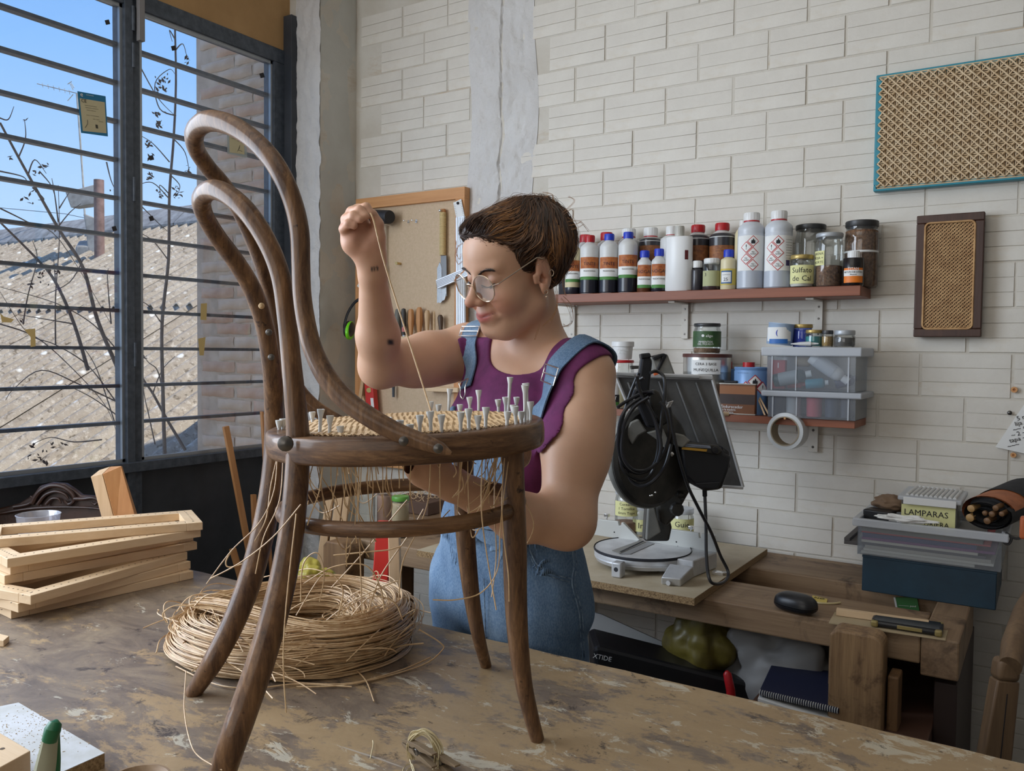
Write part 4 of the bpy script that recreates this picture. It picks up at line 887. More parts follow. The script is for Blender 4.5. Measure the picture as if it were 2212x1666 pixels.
# joints
SRj, SLj = Pd(1003, 760, 1.80), Pd(1262, 812, 1.585)
NB = Pd(1158, 742, 1.675)
T_l = (SLj - SRj); T_l.z = 0; T_l.normalize(); T_f = Vector((T_l.y, -T_l.x, 0)); T_u = V(0, 0, 1)
ELr, WRr = Pd(822, 790, 1.67), Pd(805, 592, 1.53)
ELl, WRl = Pd(1224, 1122, 1.475), Pd(975, 1045, 1.345)
PV = Pd(1098, 1262, 1.76); CH = (SRj + SLj) / 2 * .93 + PV * .07 - T_u * .085; WA = CH.lerp(PV, .55)
ax = (T_f, T_l, T_u)
torso = [ell(CH + T_u * .005, ax, (.098, .145, .15), .03), ell(CH - T_u * .10 + T_f * .005, ax, (.098, .132, .15), .05), ell(WA, ax, (.098, .128, .14), .05),
         ell(CH + T_f * .062 + T_l * .068 - T_u * .055, ax, (.058, .068, .068), .04), ell(CH + T_f * .062 - T_l * .068 - T_u * .045, ax, (.058, .068, .068), .04),
         ell(PV + T_u * .02, ax, (.115, .172, .13), .06),
         cap(NB - T_u * .02 - T_f * .012, SLj + T_u * .012 - T_l * .02, .050, .046, .03), cap(NB - T_u * .02 - T_f * .012, SRj + T_u * .012 + T_l * .02, .050, .046, .03)]
# head frame fitted to sighted landmarks
yaw, pit, rol, hs = math.radians(-20), math.radians(18), math.radians(6), 1.01
f0 = V(math.sin(yaw), -math.cos(yaw), 0); l0 = V(math.cos(yaw), math.sin(yaw), 0); H_f = f0 * math.cos(pit) - T_u * math.sin(pit); u2 = T_u * math.cos(pit) + f0 * math.sin(pit)
H_l = l0 * math.cos(rol) - u2 * math.sin(rol); H_u = u2 * math.cos(rol) + l0 * math.sin(rol)
HC = Q(1022, 622, D=1.565) - (H_f * .096 - H_u * .001) * hs
HM = NA([npv(H_f), npv(H_l), npv(H_u)])
def hp(f, l, u): return HC + (H_f * f + H_l * l + H_u * u) * hs
hx = (H_f, H_l, H_u)
def he(c, r, k=.015, op='+', rot=None): return ell(hp(*c), rot or hx, tuple(x * hs for x in r), k, op)
def hcap(a, b, ra, rb, k=.01, op='+'): return cap(hp(*a), hp(*b), ra * hs, rb * hs, k, op)
head = [he((-.018, 0, .044), (.092, .0735, .070), .02), he((.022, 0, -.012), (.062, .0625, .085), .03), he((.040, 0, .055), (.045, .058, .05), .03),
        hcap((.056, -.012, -.083), (.056, .012, -.083), .021, .021, .025), he((.068, 0, -.087), (.014, .017, .013), .015),
        hcap((-.005, .052, -.055), (.050, .022, -.092), .016, .016, .03), hcap((-.005, -.052, -.055), (.050, -.022, -.092), .016, .016, .03),
        he((.052, .037, -.030), (.030, .026, .028), .02), he((.052, -.037, -.030), (.030, .026, .028), .02),
        hcap((.073, .008, .030), (.066, .042, .032), .0095, .008, .014), hcap((.073, -.008, .030), (.066, -.042, .032), .0095, .008, .014),
        he((.087, .031, .010), (.015, .019, .012), .012, '-'), he((.087, -.031, .010), (.015, .019, .012), .012, '-'),
        he((.0655, .0315, .0095), (.0135, .0155, .0125), .004), he((.0655, -.0315, .0095), (.0135, .0155, .0125), .004),
        hcap((.077, 0, .026), (.104, 0, -.022), .0065, .0095, .010), he((.1075, 0, -.0255), (.0115, .0105, .0098), .008),
        he((.094, .0125, -.0290), (.0115, .0068, .0078), .006), he((.094, -.0125, -.0290), (.0115, .0068, .0078), .006),
        he((.098, .0062, -.0385), (.0050, .0032, .0032), .003, '-'), he((.098, -.0062, -.0385), (.0050, .0032, .0032), .003, '-'),
        he((.074, 0, -.058), (.0185, .028, .020), .012),
        hcap((.0875, -.003, -.0535), (.075, -.0270, -.0515), .0050, .0022, .004), hcap((.0875, .003, -.0535), (.075, .0270, -.0515), .0050, .0022, .004),
        hcap((.0865, -.003, -.0645), (.076, -.023, -.0570), .0062, .0025, .004), hcap((.0865, .003, -.0645), (.076, .023, -.0570), .0062, .0025, .004),
        hcap((.097, -.002, -.0587), (.077, -.0300, -.0510), .0016, .0012, .003, '-'), hcap((.097, .002, -.0587), (.077, .0300, -.0510), .0016, .0012, .003, '-'),
        hcap((.0765, .0325, -.052), (.086, .021, -.034), .0018, .0018, .010, '-'), hcap((.0765, -.0325, -.052), (.086, -.021, -.034), .0018, .0018, .010, '-')]
for s in (1, -1):
    e1 = (H_f * .97 + H_l * s * .25).normalized(); e3 = H_u; e2 = e3.cross(e1).normalized(); er = (e1, e2, e3)
    head += [he((-.012, s * .0765, .004), (.0215, .0088, .034), .006, '+', er), he((-.003, s * .0835, -.023), (.010, .006, .013), .005, '+', er),
             he((-.011, s * .0905, .010), (.0140, .0095, .023), .0025, '-', er), he((-.003, s * .083, -.005), (.0075, .0095, .010), .003, '-', er), hcap((.011, s * .078, .002), (.010, s * .077, -.010), .0045, .004, .003), hcap((-.004, s * .0815, .020), (-.009, s * .0815, -.002), .003, .003, .003)]
    head += [hcap((-.012, s * .0815, .022), (-.014, s * .0815, -.004), .0022, .0022, .003)]
neck = [cap(hp(-.034, 0, -.045), NB - T_f * .008, .047, .053, .02)]
arms = [cap(SRj, SRj.lerp(ELr, .45), .056, .050, .025), cap(SRj.lerp(ELr, .45), ELr, .052, .040, .02), cap(ELr + V(0, 0, -.004), ELr.lerp(WRr, .35), .041, .0395, .02), cap(ELr.lerp(WRr, .35), WRr, .0385, .0240, .02),
        cap(SRj.lerp(ELr, .62) - V(0, 0, .016), SRj.lerp(ELr, .25) - V(0, 0, .014), .036, .042, .03),
        cap(SLj, SLj.lerp(ELl, .5), .060, .060, .02), cap(SLj.lerp(ELl, .5), ELl, .060, .046, .02), cap(ELl + V(0, 0, -.004), Pd(1120, 1118, 1.425), .046, .0405, .03), cap(Pd(1120, 1118, 1.425), WRl, .0405, .0245, .02),
        cap(SLj.lerp(ELl, .3) + T_l * .012, SLj.lerp(ELl, .6) + T_l * .010, .052, .048, .03)]
def finger(pts, r0, r1, k=.004):
    P = [Pd(*p) for p in pts]; n_ = len(P) - 1; return [cap(P[i], P[i + 1], r0 + (r1 - r0) * i / n_, r0 + (r1 - r0) * (i + 1) / n_, k if i else .010) for i in range(n_)]
hands = [cap(WRr, Pd(795, 535, 1.508), .0235, .026, .015), cap(Pd(803, 560, 1.515), Pd(766, 528, 1.50), .022, .021, .015), cap(Pd(764, 522, 1.495), Pd(772, 490, 1.495), .020, .015, .012), cap(Pd(795, 530, 1.508), Pd(784, 490, 1.503), .022, .014, .012),
         cap(Pd(812, 555, 1.512), Pd(815, 512, 1.498), .016, .0135, .012)]
hands += finger([(783, 482, 1.503), (774, 452, 1.492), (791, 448, 1.478), (799, 462, 1.474)], .0098, .0072)
hands += finger([(770, 488, 1.500), (759, 458, 1.486), (777, 454, 1.464), (790, 467, 1.460)], .0098, .0072)
hands += finger([(758, 498, 1.498), (747, 474, 1.482), (763, 466, 1.458), (778, 474, 1.455)], .0094, .0070)
hands += finger([(750, 515, 1.497), (742, 495, 1.480), (752, 483, 1.458), (765, 488, 1.457)], .0085, .0064)
hands += finger([(815, 512, 1.498), (816, 485, 1.490), (806, 463, 1.482)], .0120, .0082, .006)
hands += [cap(Pd(780, 528, 1.470), Pd(785, 500, 1.474), .004, .004, .012, '-')]
hands += [cap(WRl, Pd(925, 1020, 1.305), .0260, .0250, .015), cap(Pd(940, 1032, 1.320), Pd(905, 1022, 1.295), .0215, .018, .012), cap(Pd(945, 1008, 1.320), Pd(912, 1002, 1.290), .021, .016, .012)]
hands += finger([(912, 998, 1.292), (893, 985, 1.270), (897, 962, 1.260), (906, 950, 1.260)], .0095, .0072)
hands += finger([(905, 1006, 1.292), (886, 995, 1.270), (886, 970, 1.255), (893, 955, 1.250)], .0095, .0072)
hands += finger([(903, 1018, 1.292), (883, 1006, 1.272), (881, 984, 1.256), (889, 968, 1.250)], .0092, .0070)
hands += finger([(906, 1030, 1.296), (890, 1022, 1.278), (884, 1003, 1.265), (890, 990, 1.260)], .0084, .0062)
hands += finger([(938, 1000, 1.312), (928, 975, 1.290), (912, 955, 1.275)], .0118, .0085, .006)
SK = torso + neck + head + arms + hands
def f_skin(P, prims): return evalf(prims, P)
Vs, Fs = snet(f_skin, SK, (-1.26, .98, .95), (-.62, 1.66, 1.74), .0024)
Vs = relax(Vs, Fs, 1, .35)
woman = thing('person', 'woman in denim dungarees and purple sleeveless top weaving the chair seat', 'person', V(PV.x, PV.y, 0))
body = meshobj('body', Vs, Fs, None, woman) if False else None
M['skin'] = None
def skinmat():
    m, nt, b = _new('skin'); a = nt.nodes.new('ShaderNodeVertexColor'); a.layer_name = 'tint'; v = _coord(nt)
    o = _mix(nt, _noise(nt, v, 35, 4, .6), a.outputs[0], (.55, .47, .46), 'MULTIPLY'); m2 = nt.nodes.new('ShaderNodeMix'); m2.data_type = 'RGBA'; m2.inputs[0].default_value = .28
    nt.links.new(a.outputs[0], m2.inputs[6]); nt.links.new(o, m2.inputs[7]); nt.links.new(m2.outputs[2], b.inputs['Base Color']); b.inputs['Roughness'].default_value = .46; b.inputs['Specular IOR Level'].default_value = .4
    b.inputs['Subsurface Weight'].default_value = .12; b.inputs['Subsurface Radius'].default_value = (.012, .004, .002); b.inputs['Subsurface Scale'].default_value = .6
    _bump(nt, b, _noise(nt, v, 420, 3, .6), .06, .001); return m
M['skin'] = skinmat()
body = meshobj('body', Vs, Fs, M['skin'], woman)
co_ = np.empty(len(body.data.vertices) * 3, np.float32); body.data.vertices.foreach_get('co', co_); co_ = co_.reshape(-1, 3) + npv(ORG[woman.name])
q = (co_ - npv(HC)) @ HM.T / hs; base = NA(srgb(208, 166, 138)); tint = np.tile(base, (len(co_), 1))
def blend(mask, c): global tint; mask = np.clip(mask, 0, 1)[:, None]; tint = tint * (1 - mask) + NA(c) * mask
def gb(c, r, p=q): return np.exp(-(((p - NA(c)) / NA(r)) ** 2).sum(1))
blend(gb((.075, .042, -.032), (.03, .024, .022)) * .45 + gb((.075, -.042, -.032), (.03, .024, .022)) * .45, srgb(216, 138, 116)); blend(gb((.112, 0, -.03), (.02, .018, .016)) * .45, srgb(212, 136, 116))
lipc = lambda u0, th: np.exp(-((np.abs(q[:, 1]) / .0245) ** 6)) * np.exp(-(((q[:, 2] - u0 - 6.5 * q[:, 1] ** 2) / th) ** 4)) * (q[:, 0] > .066)
blend(lipc(-.0592, .0098) * .85, srgb(186, 92, 92)); blend(np.exp(-(((q[:, 2] + .0583 - 8 * q[:, 1] ** 2) / .0010) ** 2)) * (np.abs(q[:, 1]) < .027) * (q[:, 0] > .066) * .75, srgb(96, 40, 40))
blend(gb((-.005, .085, .005), (.02, .02, .035)) * .35, srgb(206, 120, 100)); blend((gb((.08, .0315, .0085), (.02, .017, .008)) + gb((.08, -.0315, .0085), (.02, .017, .008))) * .35, srgb(176, 112, 96))
pr_ = co_ - npv(Pd(780, 505, 1.48)); blend(np.exp(-((pr_ / NA((.05, .05, .045))) ** 2).sum(1)) * .4, srgb(206, 140, 120))
# inked marks on the forearm
for (x, y, d, s) in ((845, 740, 1.60, .0055),): blend((np.linalg.norm(co_ - npv(Pd(x, y, d - .0)), axis=1) < .04) * np.exp(-((((co_ - npv(Pd(x, y, d))) @ npv(RW @ V(1, 0, 0))) / s) ** 4) - (((co_ - npv(Pd(x, y, d))) @ npv(RW @ V(0, 1, 0))) / s) ** 4), (.02, .02, .025))
for x0, w_ in ((806, 1.6), (811, 1.6), (817, 1.8)):
    P = Pd(x0, 584 - (x0 - 806) * .2, 1.51); rx = (co_ - npv(P)); blend((np.linalg.norm(rx, axis=1) < .035) * np.exp(-((rx @ npv(RW @ V(1, 0, 0)) / .0017) ** 4) - ((rx @ npv(RW @ V(0, 1, 0)) / .0042) ** 4)) * .9, (.03, .03, .04))
ca_ = body.data.color_attributes.new('tint', 'FLOAT_COLOR', 'POINT'); ca_.data.foreach_set('color', np.concatenate([tint, np.ones((len(tint), 1))], 1).astype(np.float32).ravel())

def surf(prims, p, off=0.0, it=8):         # slide a point onto an iso-level of a field
    p = npv(p).astype(np.float64)
    for _ in range(it):
        e_ = 1e-3; P = NA([p, p + (e_, 0, 0), p + (0, e_, 0), p + (0, 0, e_)], dtype=np.float32); d = evalf(prims, P).astype(np.float64); g = (d[1:] - d[0]) / e_; n_ = g / (np.linalg.norm(g) + 1e-9); p = p - n_ * (d[0] - off)
    return Vector(p), Vector(n_)
# ---------------------------------------------------------------- purple top
def cloth(name, c, c2, ns=40, weave=900, rough=.85, bstr=.25):
    m, nt, b = _new(name); v = _coord(nt); nt.links.new(_ramp(nt, _noise(nt, v, ns, 5, .65), [(.35, c), (.65, c2)]), b.inputs['Base Color']); b.inputs['Roughness'].default_value = rough
    _bump(nt, b, _mix(nt, .5, _noise(nt, v, weave, 2, .5), _noise(nt, v, 28, 4, .6)), bstr, .003); return m
M['purple'] = cloth('purple_jersey', srgb(110, 40, 92), srgb(88, 30, 76), 25)
aR = npv(SRj - T_l * .052 + V(0, 0, -.012)); aL = npv(SLj + T_l * .030 + V(0, 0, -.020)); nb = npv(NB + T_f * .030 + V(0, 0, .012)); nB_ = NB
armtop = cap(Pd(1306, 868, 1.565), Pd(1304, 885, 1.56), .088, .088)
armholes = [cap(Pd(1306, 870, 1.565), Pd(1285, 1000, 1.53), .088, .104), cap(Pd(1285, 1000, 1.53), Pd(1258, 1200, 1.48), .104, .13), cap(SRj - T_l * .040 - V(0, 0, .012), ELr, .080, .11), cap(ELr, WRr, .11, .11), cap(Pd(1258, 1200, 1.48), WRl, .13, .10)]
def smax(a, b, k=.006): h = np.clip(.5 + .5 * (a - b) / k, 0, 1); return b * (1 - h) + a * h + k * h * (1 - h)
def f_top(P, prims):
    of = .0055 + .0024 * wob(P, 42, .7) + .0012 * wob(P, 90, .2); d = evalf(prims, P) - of; dB = evalf(torso, P) - of; dB = smax(dB, -armtop[1](P)); dB = smax(dB, -armholes[2][1](P))
    for c in armholes: d = smax(d, -c[1](P))
    d = np.minimum(d, dB)
    e_ = np.linalg.norm((P - nb) * NA([.92, .92, .80], np.float32), axis=-1) - .074; d = smax(d, -e_); return smax(d, P[..., 2] - (NB.z + .012))
tp = torso + arms
Vt, Ft = snet(f_top, tp, (-1.20, 1.22, .98), (-.62, 1.66, 1.50), .0026); Vt = relax(Vt, Ft, 4, .5)
meshobj('purple_top', Vt, Ft, M['purple'], woman)
# ---------------------------------------------------------------- dungarees
def denim():
    m, nt, b = _new('washed_denim'); v = _coord(nt); o = _ramp(nt, _noise(nt, _coord(nt, (1, 1, .45)), 9, 5, .65, .3), [(.3, srgb(66, 92, 122)), (.5, srgb(88, 116, 146)), (.72, srgb(128, 152, 176))])
    g = _noise(nt, _coord(nt, (1, 1, .5)), 420, 2, .6); o = _mix(nt, .18, o, _ramp(nt, g, [(.4, srgb(60, 84, 112)), (.6, srgb(160, 180, 198))])); nt.links.new(o, b.inputs['Base Color']); b.inputs['Roughness'].default_value = .9
    _bump(nt, b, _mix(nt, .4, _noise(nt, v, 700, 2, .5), _noise(nt, v, 24, 4, .6, .5)), .3, .004); return m
M['denim'] = denim(); M['seam'] = pbr('denim_seam', srgb(54, 76, 102), .9, 0, srgb(130, 150, 168), 90)
legs = []
for s, kx in ((1, .0), (-1, .0)):
    hj = PV + T_l * (.082 * s) - T_u * .06; kn = hj + V(.0, .0, -.40) + T_l * (.012 * s); an = kn + V(0, .02, -.40)
    legs += [cap(hj, kn, .098, .068, .05), cap(kn, an, .068, .052, .02)]
pants = [ell(PV + T_u * .02, ax, (.120, .180, .135), .06), ell(WA, ax, (.104, .138, .14), .06)] + legs
def f_pants(P, prims):
    d = evalf(prims, P) - (.008 + .0045 * wob(P * NA([1, 1, 1.6], np.float32), 30, 1.1) + .003 * wob(P, 75, .3))
    return np.maximum(d, P[..., 2] - 1.045)
Vp, Fp = snet(f_pants, pants, (-1.26, 1.25, .06), (-.64, 1.72, 1.10), .0055); Vp = relax(Vp, Fp, 1, .4)
pn = meshobj('dungarees', Vp, Fp, M['denim'], woman)
tl, tf, chn = npv(T_l), npv(T_f), npv(CH)
def f_bib(P, prims):
    d = evalf(prims, P) - (.004 + .0075 * np.clip((P[..., 2] - 1.02) / .07, 0, 1) + .0025 * wob(P, 60, .2)); l = (P - chn) @ tl; ff = (P - chn) @ tf; z = P[..., 2]
    d = np.maximum(d, -(evalf(prims, P) - .0035)); top = CH.z + .030 - .050 * np.clip(1 - (l / .085) ** 2, 0, 1)
    d = smax(d, z - top, .004); half = .098 + np.clip((CH.z - .13 - z), 0, .2) * .55; return smax(smax(d, np.abs(l) - half, .004), .02 - ff, .004)
Vb, Fb = snet(f_bib, torso + pants[:2], (-1.20, 1.22, .98), (-.66, 1.60, 1.40), .0028); Vb = relax(Vb, Fb, 1, .4)
bib = meshobj('bib', Vb, Fb, M['denim'], woman)
tops = torso + neck + arms[:1] + [arms[5], arms[9]]
def path(pts, off, fld): return [surf(fld, Pd(*p), off) for p in pts]
def strap(pts, w=.019, off=.0085, name='strap', fld=None):
    pp_ = path(pts, off, fld or tops); P = v3(cr([tuple(p) for p, n_ in pp_], 5)); N = v3(cr([tuple(n_) for p, n_ in pp_], 5)); ws = []
    for i in range(len(P)):
        t = (P[min(i + 1, len(P) - 1)] - P[max(i - 1, 0)]).normalized(); ws.append(t.cross(N[i]).normalized() * w)
    return P, N, ws, MB().ribbon(P, ws, .0028, [n_.normalized() for n_ in N]).build(name, M['denim'], woman, ang=80)
PR, NR, WR_, s1_ = strap([(974, 822, 1.66), (986, 780, 1.68), (1004, 742, 1.71), (1026, 712, 1.74), (1052, 690, 1.78), (1080, 690, 1.84)], fld=torso + neck)
PL, NL, WL_, s2_ = strap([(1118, 905, 1.52), (1150, 862, 1.53), (1185, 818, 1.54), (1222, 790, 1.555), (1262, 775, 1.575), (1296, 772, 1.60), (1318, 782, 1.66), (1318, 800, 1.74)], .0205, .0105)
def buckle(c, n_, t, w, h):
    n_ = n_.normalized(); t = t.normalized(); s_ = t.cross(n_).normalized(); o = c + n_ * .006; b = MB()
    loop = [o + s_ * (w * math.cos(a) / max(abs(math.cos(a)), abs(math.sin(a)))) + t * (h * math.sin(a) / max(abs(math.cos(a)), abs(math.sin(a)))) for a in [math.pi / 12 + 2 * math.pi * k / 24 for k in range(24)]]
    b.tube(loop, .0013, 6, closed=True); b.tube([o - s_ * w, o + s_ * w], .0013, 6); return b.build('buckle', M['chrome'], woman)
i = 7; buckle(PR[13], NR[13], PR[14] - PR[12], .022, .011); buckle(PL[11], NL[11], PL[12] - PL[10], .024, .016)
o = PR[0] + NR[0] * .005; hk_ = MB(); L3 = [PR[0] + WR_[0] * 1.05 + T_u * .012 + NR[0] * .006, PR[0] + WR_[0] * .55 - T_u * .002 + NR[0] * .007, PR[0] + WR_[0] * .5 - T_u * .016 + NR[0] * .007, PR[0] - T_u * .024 + NR[0] * .006, PR[0] - WR_[0] * .5 - T_u * .016 + NR[0] * .007, PR[0] - WR_[0] * .55 - T_u * .002 + NR[0] * .007, PR[0] - WR_[0] * 1.05 + T_u * .012 + NR[0] * .006]
hk_.tube(v3(cr([tuple(x) for x in L3], 5)), .0014, 6); hk_.tube([L3[0], L3[-1]], .0014, 6); hk_.build('hook', M['chrome'], woman)
# waistband, seams, belt loops and pocket opening
def pt_pants(px, py, off): 
    r = (RW @ V(px - 1106, -(py - 833), -FPX)).normalized(); o_ = npv(CAM); rd = npv(r); t = 1.25
    for _ in range(60):
        d = evalf(pants, (o_ + rd * t)[None].astype(np.float32))[0] - off
        if d < 2e-4: break
        t += d * .9
        if t > 2.3: break
    return CAM + r * float(t)
sm = MB()
for pl in ([(1144, 1188), (1162, 1222), (1195, 1240), (1232, 1250)], [(1143, 1194), (1160, 1229), (1193, 1247), (1230, 1257)], [(1236, 1190), (1240, 1222), (1236, 1262), (1252, 1330), (1256, 1425)], [(1242, 1190), (1246, 1222), (1242, 1262), (1258, 1330), (1262, 1425)], [(1030, 1130), (1022, 1190), (1010, 1290)], [(940, 1145), (1010, 1140), (1080, 1150)], [(1045, 1250), (1048, 1340), (1050, 1390)]):
    sm.tube(v3(cr([tuple(pt_pants(x, y, .0125)) for x, y in pl], 6)), .0012, 5)
sm.build('seam', M['seam'], woman)
for s in (1, -1):
    hj = PV + T_l * (.094 * s); MB().sphere((hj.x, hj.y - .05, .045), (.045, .13, .045), 16, 10).build('shoe', pbr('dark_shoe', (.03, .03, .03), .6), woman)
# ---------------------------------------------------------------- hair
M['hair1'] = pbr('dark_brown_hair', srgb(54, 37, 27), .45); M['hair2'] = pbr('chestnut_hair', srgb(98, 66, 42), .42); M['hair3'] = pbr('golden_hair', srgb(152, 106, 62), .42)
hl = ((-.14, -.055), (-.06, -.055), (-.038, -.035), (-.030, .030), (.006, .040), (.016, .008), (.028, .008), (.042, .045), (.060, .074), (.09, .090))
hlx, hly = NA([a for a, b in hl]), NA([b for a, b in hl])
hair = [he((-.016, 0, .042), (.098, .085, .080), .02), he((-.030, 0, .018), (.074, .079, .072), .03), he((.040, 0, .090), (.040, .050, .026), .03), he((-.048, 0, .094), (.055, .062, .034), .03), he((-.094, .0, .068), (.036, .042, .050), .025), he((-.085, .010, .045), (.05, .06, .05), .03), he((.047, .036, .080), (.024, .022, .022), .02), he((.052, -.030, .084), (.028, .032, .024), .02)]
BUN = hp(-.072, .022, .112)
def hairline(P):
    q_ = (P - npv(HC)) @ HM.T / hs; return (np.interp(q_[..., 0], hlx, hly) - q_[..., 2]) * .7
def f_h0(P, prims): return evalf(prims, P) + .011 * np.clip(1 + hairline(P) / .020, 0, 1) ** 2
def f_hair(P, prims):
    return np.maximum(f_h0(P, prims) - .0018 * wob(P, 130, .4), hairline(P))
Vh, Fh = snet(f_hair, hair, npv(HC) - .22, npv(HC) + .22, .0032); Vh = relax(Vh, Fh, 2, .4)
hb_ = meshobj('hair', Vh, Fh, M['hair1'], woman)
rr = random.Random(9); sm_ = [MB(), MB(), MB()]; nrm = []
hlv = hairline(Vh); okv = np.argwhere(hlv < -.0012)[:, 0]; idx = [int(okv[rr.randrange(len(okv))]) for _ in range(10500)]
P0 = Vh[idx].astype(np.float64); bun = npv(BUN).astype(np.float64)
Hp = [P0.copy()]; P = P0.copy(); rnd3 = np.random.RandomState(4).normal(0, 1, P.shape)
for st in range(9):
    e_ = 1e-3; Pf = P.astype(np.float32); d0 = f_h0(Pf, hair).astype(np.float64); g = np.stack([(f_h0(Pf + NA(v, np.float32), hair) - d0) / e_ for v in ((e_, 0, 0), (0, e_, 0), (0, 0, e_))], 1); g /= np.linalg.norm(g, axis=1)[:, None] + 1e-9
    if st == 0: P = P - g * (d0 - .0005)[:, None]; Hp = [P.copy()]
    to = bun - P; ds = np.linalg.norm(to, axis=1)[:, None]; to = to / (ds + 1e-9); to = to - g * (to * g).sum(1)[:, None]; to /= np.linalg.norm(to, axis=1)[:, None] + 1e-6
    cur = np.cross(g, to) * (.32 * np.sin(P @ NA([23., 31., 17.]) + st * .15))[:, None]; t = to + cur + rnd3 * .10; step = np.minimum(.0085, ds * .3); P = P + t * step
    d0 = f_h0(P.astype(np.float32), hair); lift = .0008 + .0022 * np.abs(rnd3[:, :1]) * math.sin(math.pi * min(1, (st + 1) / 9)); P = P - g * (d0[:, None] - lift); Hp.append(P.copy())
Hp = np.stack(Hp, 1)
for i in range(len(Hp)):
    L = Hp[i]; n_ = float(wob(L[0][None] * 1.0, 60, 2.)[0]) + rr.gauss(0, .35); m_ = 0 if n_ < .12 else (1 if n_ < .62 else 2)
    r_ = [.0002 + .00055 * math.sin(math.pi * (k + .6) / (len(L) + .4)) for k in range(len(L))]
    sm_[m_].tube([Vector(p) for p in L], r_, 3, cap=False)
for k_, (m_, mm) in enumerate(zip(sm_, ('hair1', 'hair2', 'hair3'))): o = m_.build('hair_strands', M[mm], woman, kind='stuff')
mss = MB(); rs = np.random.RandomState(12)      # fine unruly top layer
for i in range(2600):
    L = Hp[rs.randint(len(Hp))]; k0 = rs.randint(0, 4); n0 = L[k0:k0 + 6]; off = rs.normal(0, 1, 3) * .0022; amp = rs.normal(0, 1, 3) * .0026; cen = npv(HC); pts = []
    for k, p in enumerate(n0): u = k / 5; out = (p - cen); out = out / (np.linalg.norm(out) + 1e-9); pts.append(Vector(p + off + amp * math.sin(u * 3.1) + out * (.0008 + .0018 * abs(amp[0]) * 300 * math.sin(u * 3.1))))
    mss.tube(pts, [.0001, .00028, .00032, .0003, .00022, .0001], 3, cap=False)
mss.build('hair_strands', M['hair2'], woman, kind='stuff')
fl = MB()          # flyaways and loose tendrils
for pl in ([(1206, 468), (1240, 436), (1228, 425)], [(1210, 470), (1236, 452), (1236, 475), (1226, 470)], [(1215, 480), (1250, 478), (1272, 500)], [(1190, 445), (1195, 420), (1172, 415)], [(1165, 432), (1192, 422), (1198, 445)], [(1222, 500), (1246, 492), (1262, 486)], [(1220, 490), (1244, 484), (1256, 478)], [(1225, 510), (1240, 520), (1238, 545)],
           [(1215, 640), (1232, 660), (1238, 690), (1226, 704), (1216, 700)], [(1212, 645), (1228, 665), (1232, 695), (1214, 708)], [(1178, 620), (1176, 650), (1166, 680), (1160, 668)], [(1200, 600), (1204, 650), (1196, 680), (1172, 705)], [(1198, 620), (1203, 660), (1190, 695)], [(1165, 700), (1160, 720), (1155, 735)], [(985, 520), (986, 545), (992, 560), (996, 548)], [(990, 530), (984, 550), (990, 570), (998, 566)], [(1000, 526), (988, 535), (984, 560)], [(1222, 560), (1216, 610), (1222, 640)]):
    for j in range(3):
        P = [Pd(x + rr.uniform(-2, 2), y + rr.uniform(-2, 2), 1.60 + (.03 if x < 1010 else 0)) for x, y in pl]; fl.tube(v3(cr([tuple(p) for p in P], 6)), .0003, 3)
fl.build('hair_strands', M['hair3'], woman, kind='stuff')
# brows and lashes
skh = head
bw_ = MB()
for s in (1, -1):
    for i in range(150):
        u = rr.random(); a = hp(.088, s * (.012 + .040 * u), .0215 + .0080 * math.sin(u * 2.3) + rr.gauss(0, .0015)); p, n_ = surf(skh, a, .0004); d = (H_l * s * .9 + H_u * (.35 - .6 * u)).normalized(); bw_.tube([p, p + d * .004 + n_ * .0004, p + d * .0075], [.0005, .0004, .0001], 3, cap=False)
    for t in range(26):
        u = t / 25; a = hp(.088, s * (.0175 + .029 * u), .0022 - .0018 * math.sin(math.pi * u) + .001 * u); p, n_ = surf(skh, a, .0002); bw_.tube([p, p + n_ * .004 - H_u * .003 + H_l * s * .002 * (u - .4), p + n_ * .007 - H_u * .0035 + H_l * s * .005 * (u - .4)], [.00045, .0003, .0001], 3, cap=False)
    P = [surf(skh, hp(.088, s * (.0165 + .031 * u), .0024 - .0018 * math.sin(math.pi * u)), .0003)[0] for u in [k / 10 for k in range(11)]]; bw_.tube(P, .0009, 5)
bw_.build('brows_and_lashes', M['hair1'], woman)
# glasses, ear rings
gl = MB(); gold = pbr('pale_gold_wire', (.75, .62, .48), .25, .9); lens = []
for s in (1, -1):
    c = hp(.096, s * .0325, -.001); n2 = (H_f * .97 + H_l * s * .16 - H_u * .12).normalized(); e1 = (H_l - n2 * H_l.dot(n2)).normalized(); e2 = n2.cross(e1)
    lp = [c + e1 * .0250 * math.cos(a) + e2 * .0255 * math.sin(a) for a in [2 * math.pi * k / 36 for k in range(36)]]; gl.tube(lp, .0012, 6, closed=True)
    gl.tube([c + e1 * s * .025 + e2 * .006, hp(.088, s * .068, .008), hp(.006, s * .0865, .036), hp(-.012, s * .084, .028)], .0013, 6); lens.append((lp, n2))
gl.tube([hp(.1005, .0085, .004), hp(.105, .003, .008), hp(.105, -.003, .008), hp(.1005, -.0085, .004)], .0012, 6)
gw = gl.build('glasses_frame', gold, woman)
for lp, n2 in lens: MB().prism(lp, tuple(n2 * .0008)).build('lens', glassm('spectacle_lens', (.98, .98, .98), .01, .015, .0), gw, smooth=False)
er = MB()
for a_, r_ in (((-.022, .086, .0), .006), ((.0, .089, -.030), .004)): c = hp(*a_); er.tube([c + H_f * r_ * math.cos(t) + H_u * r_ * math.sin(t) for t in [2 * math.pi * k / 16 for k in range(16)]], .0008, 5, closed=True)
er.sphere(hp(.002, .090, -.038), .0022, 8, 6); er.sphere(hp(.004, .084, .022), .0013, 8, 6); er.build('earring', gold, woman)
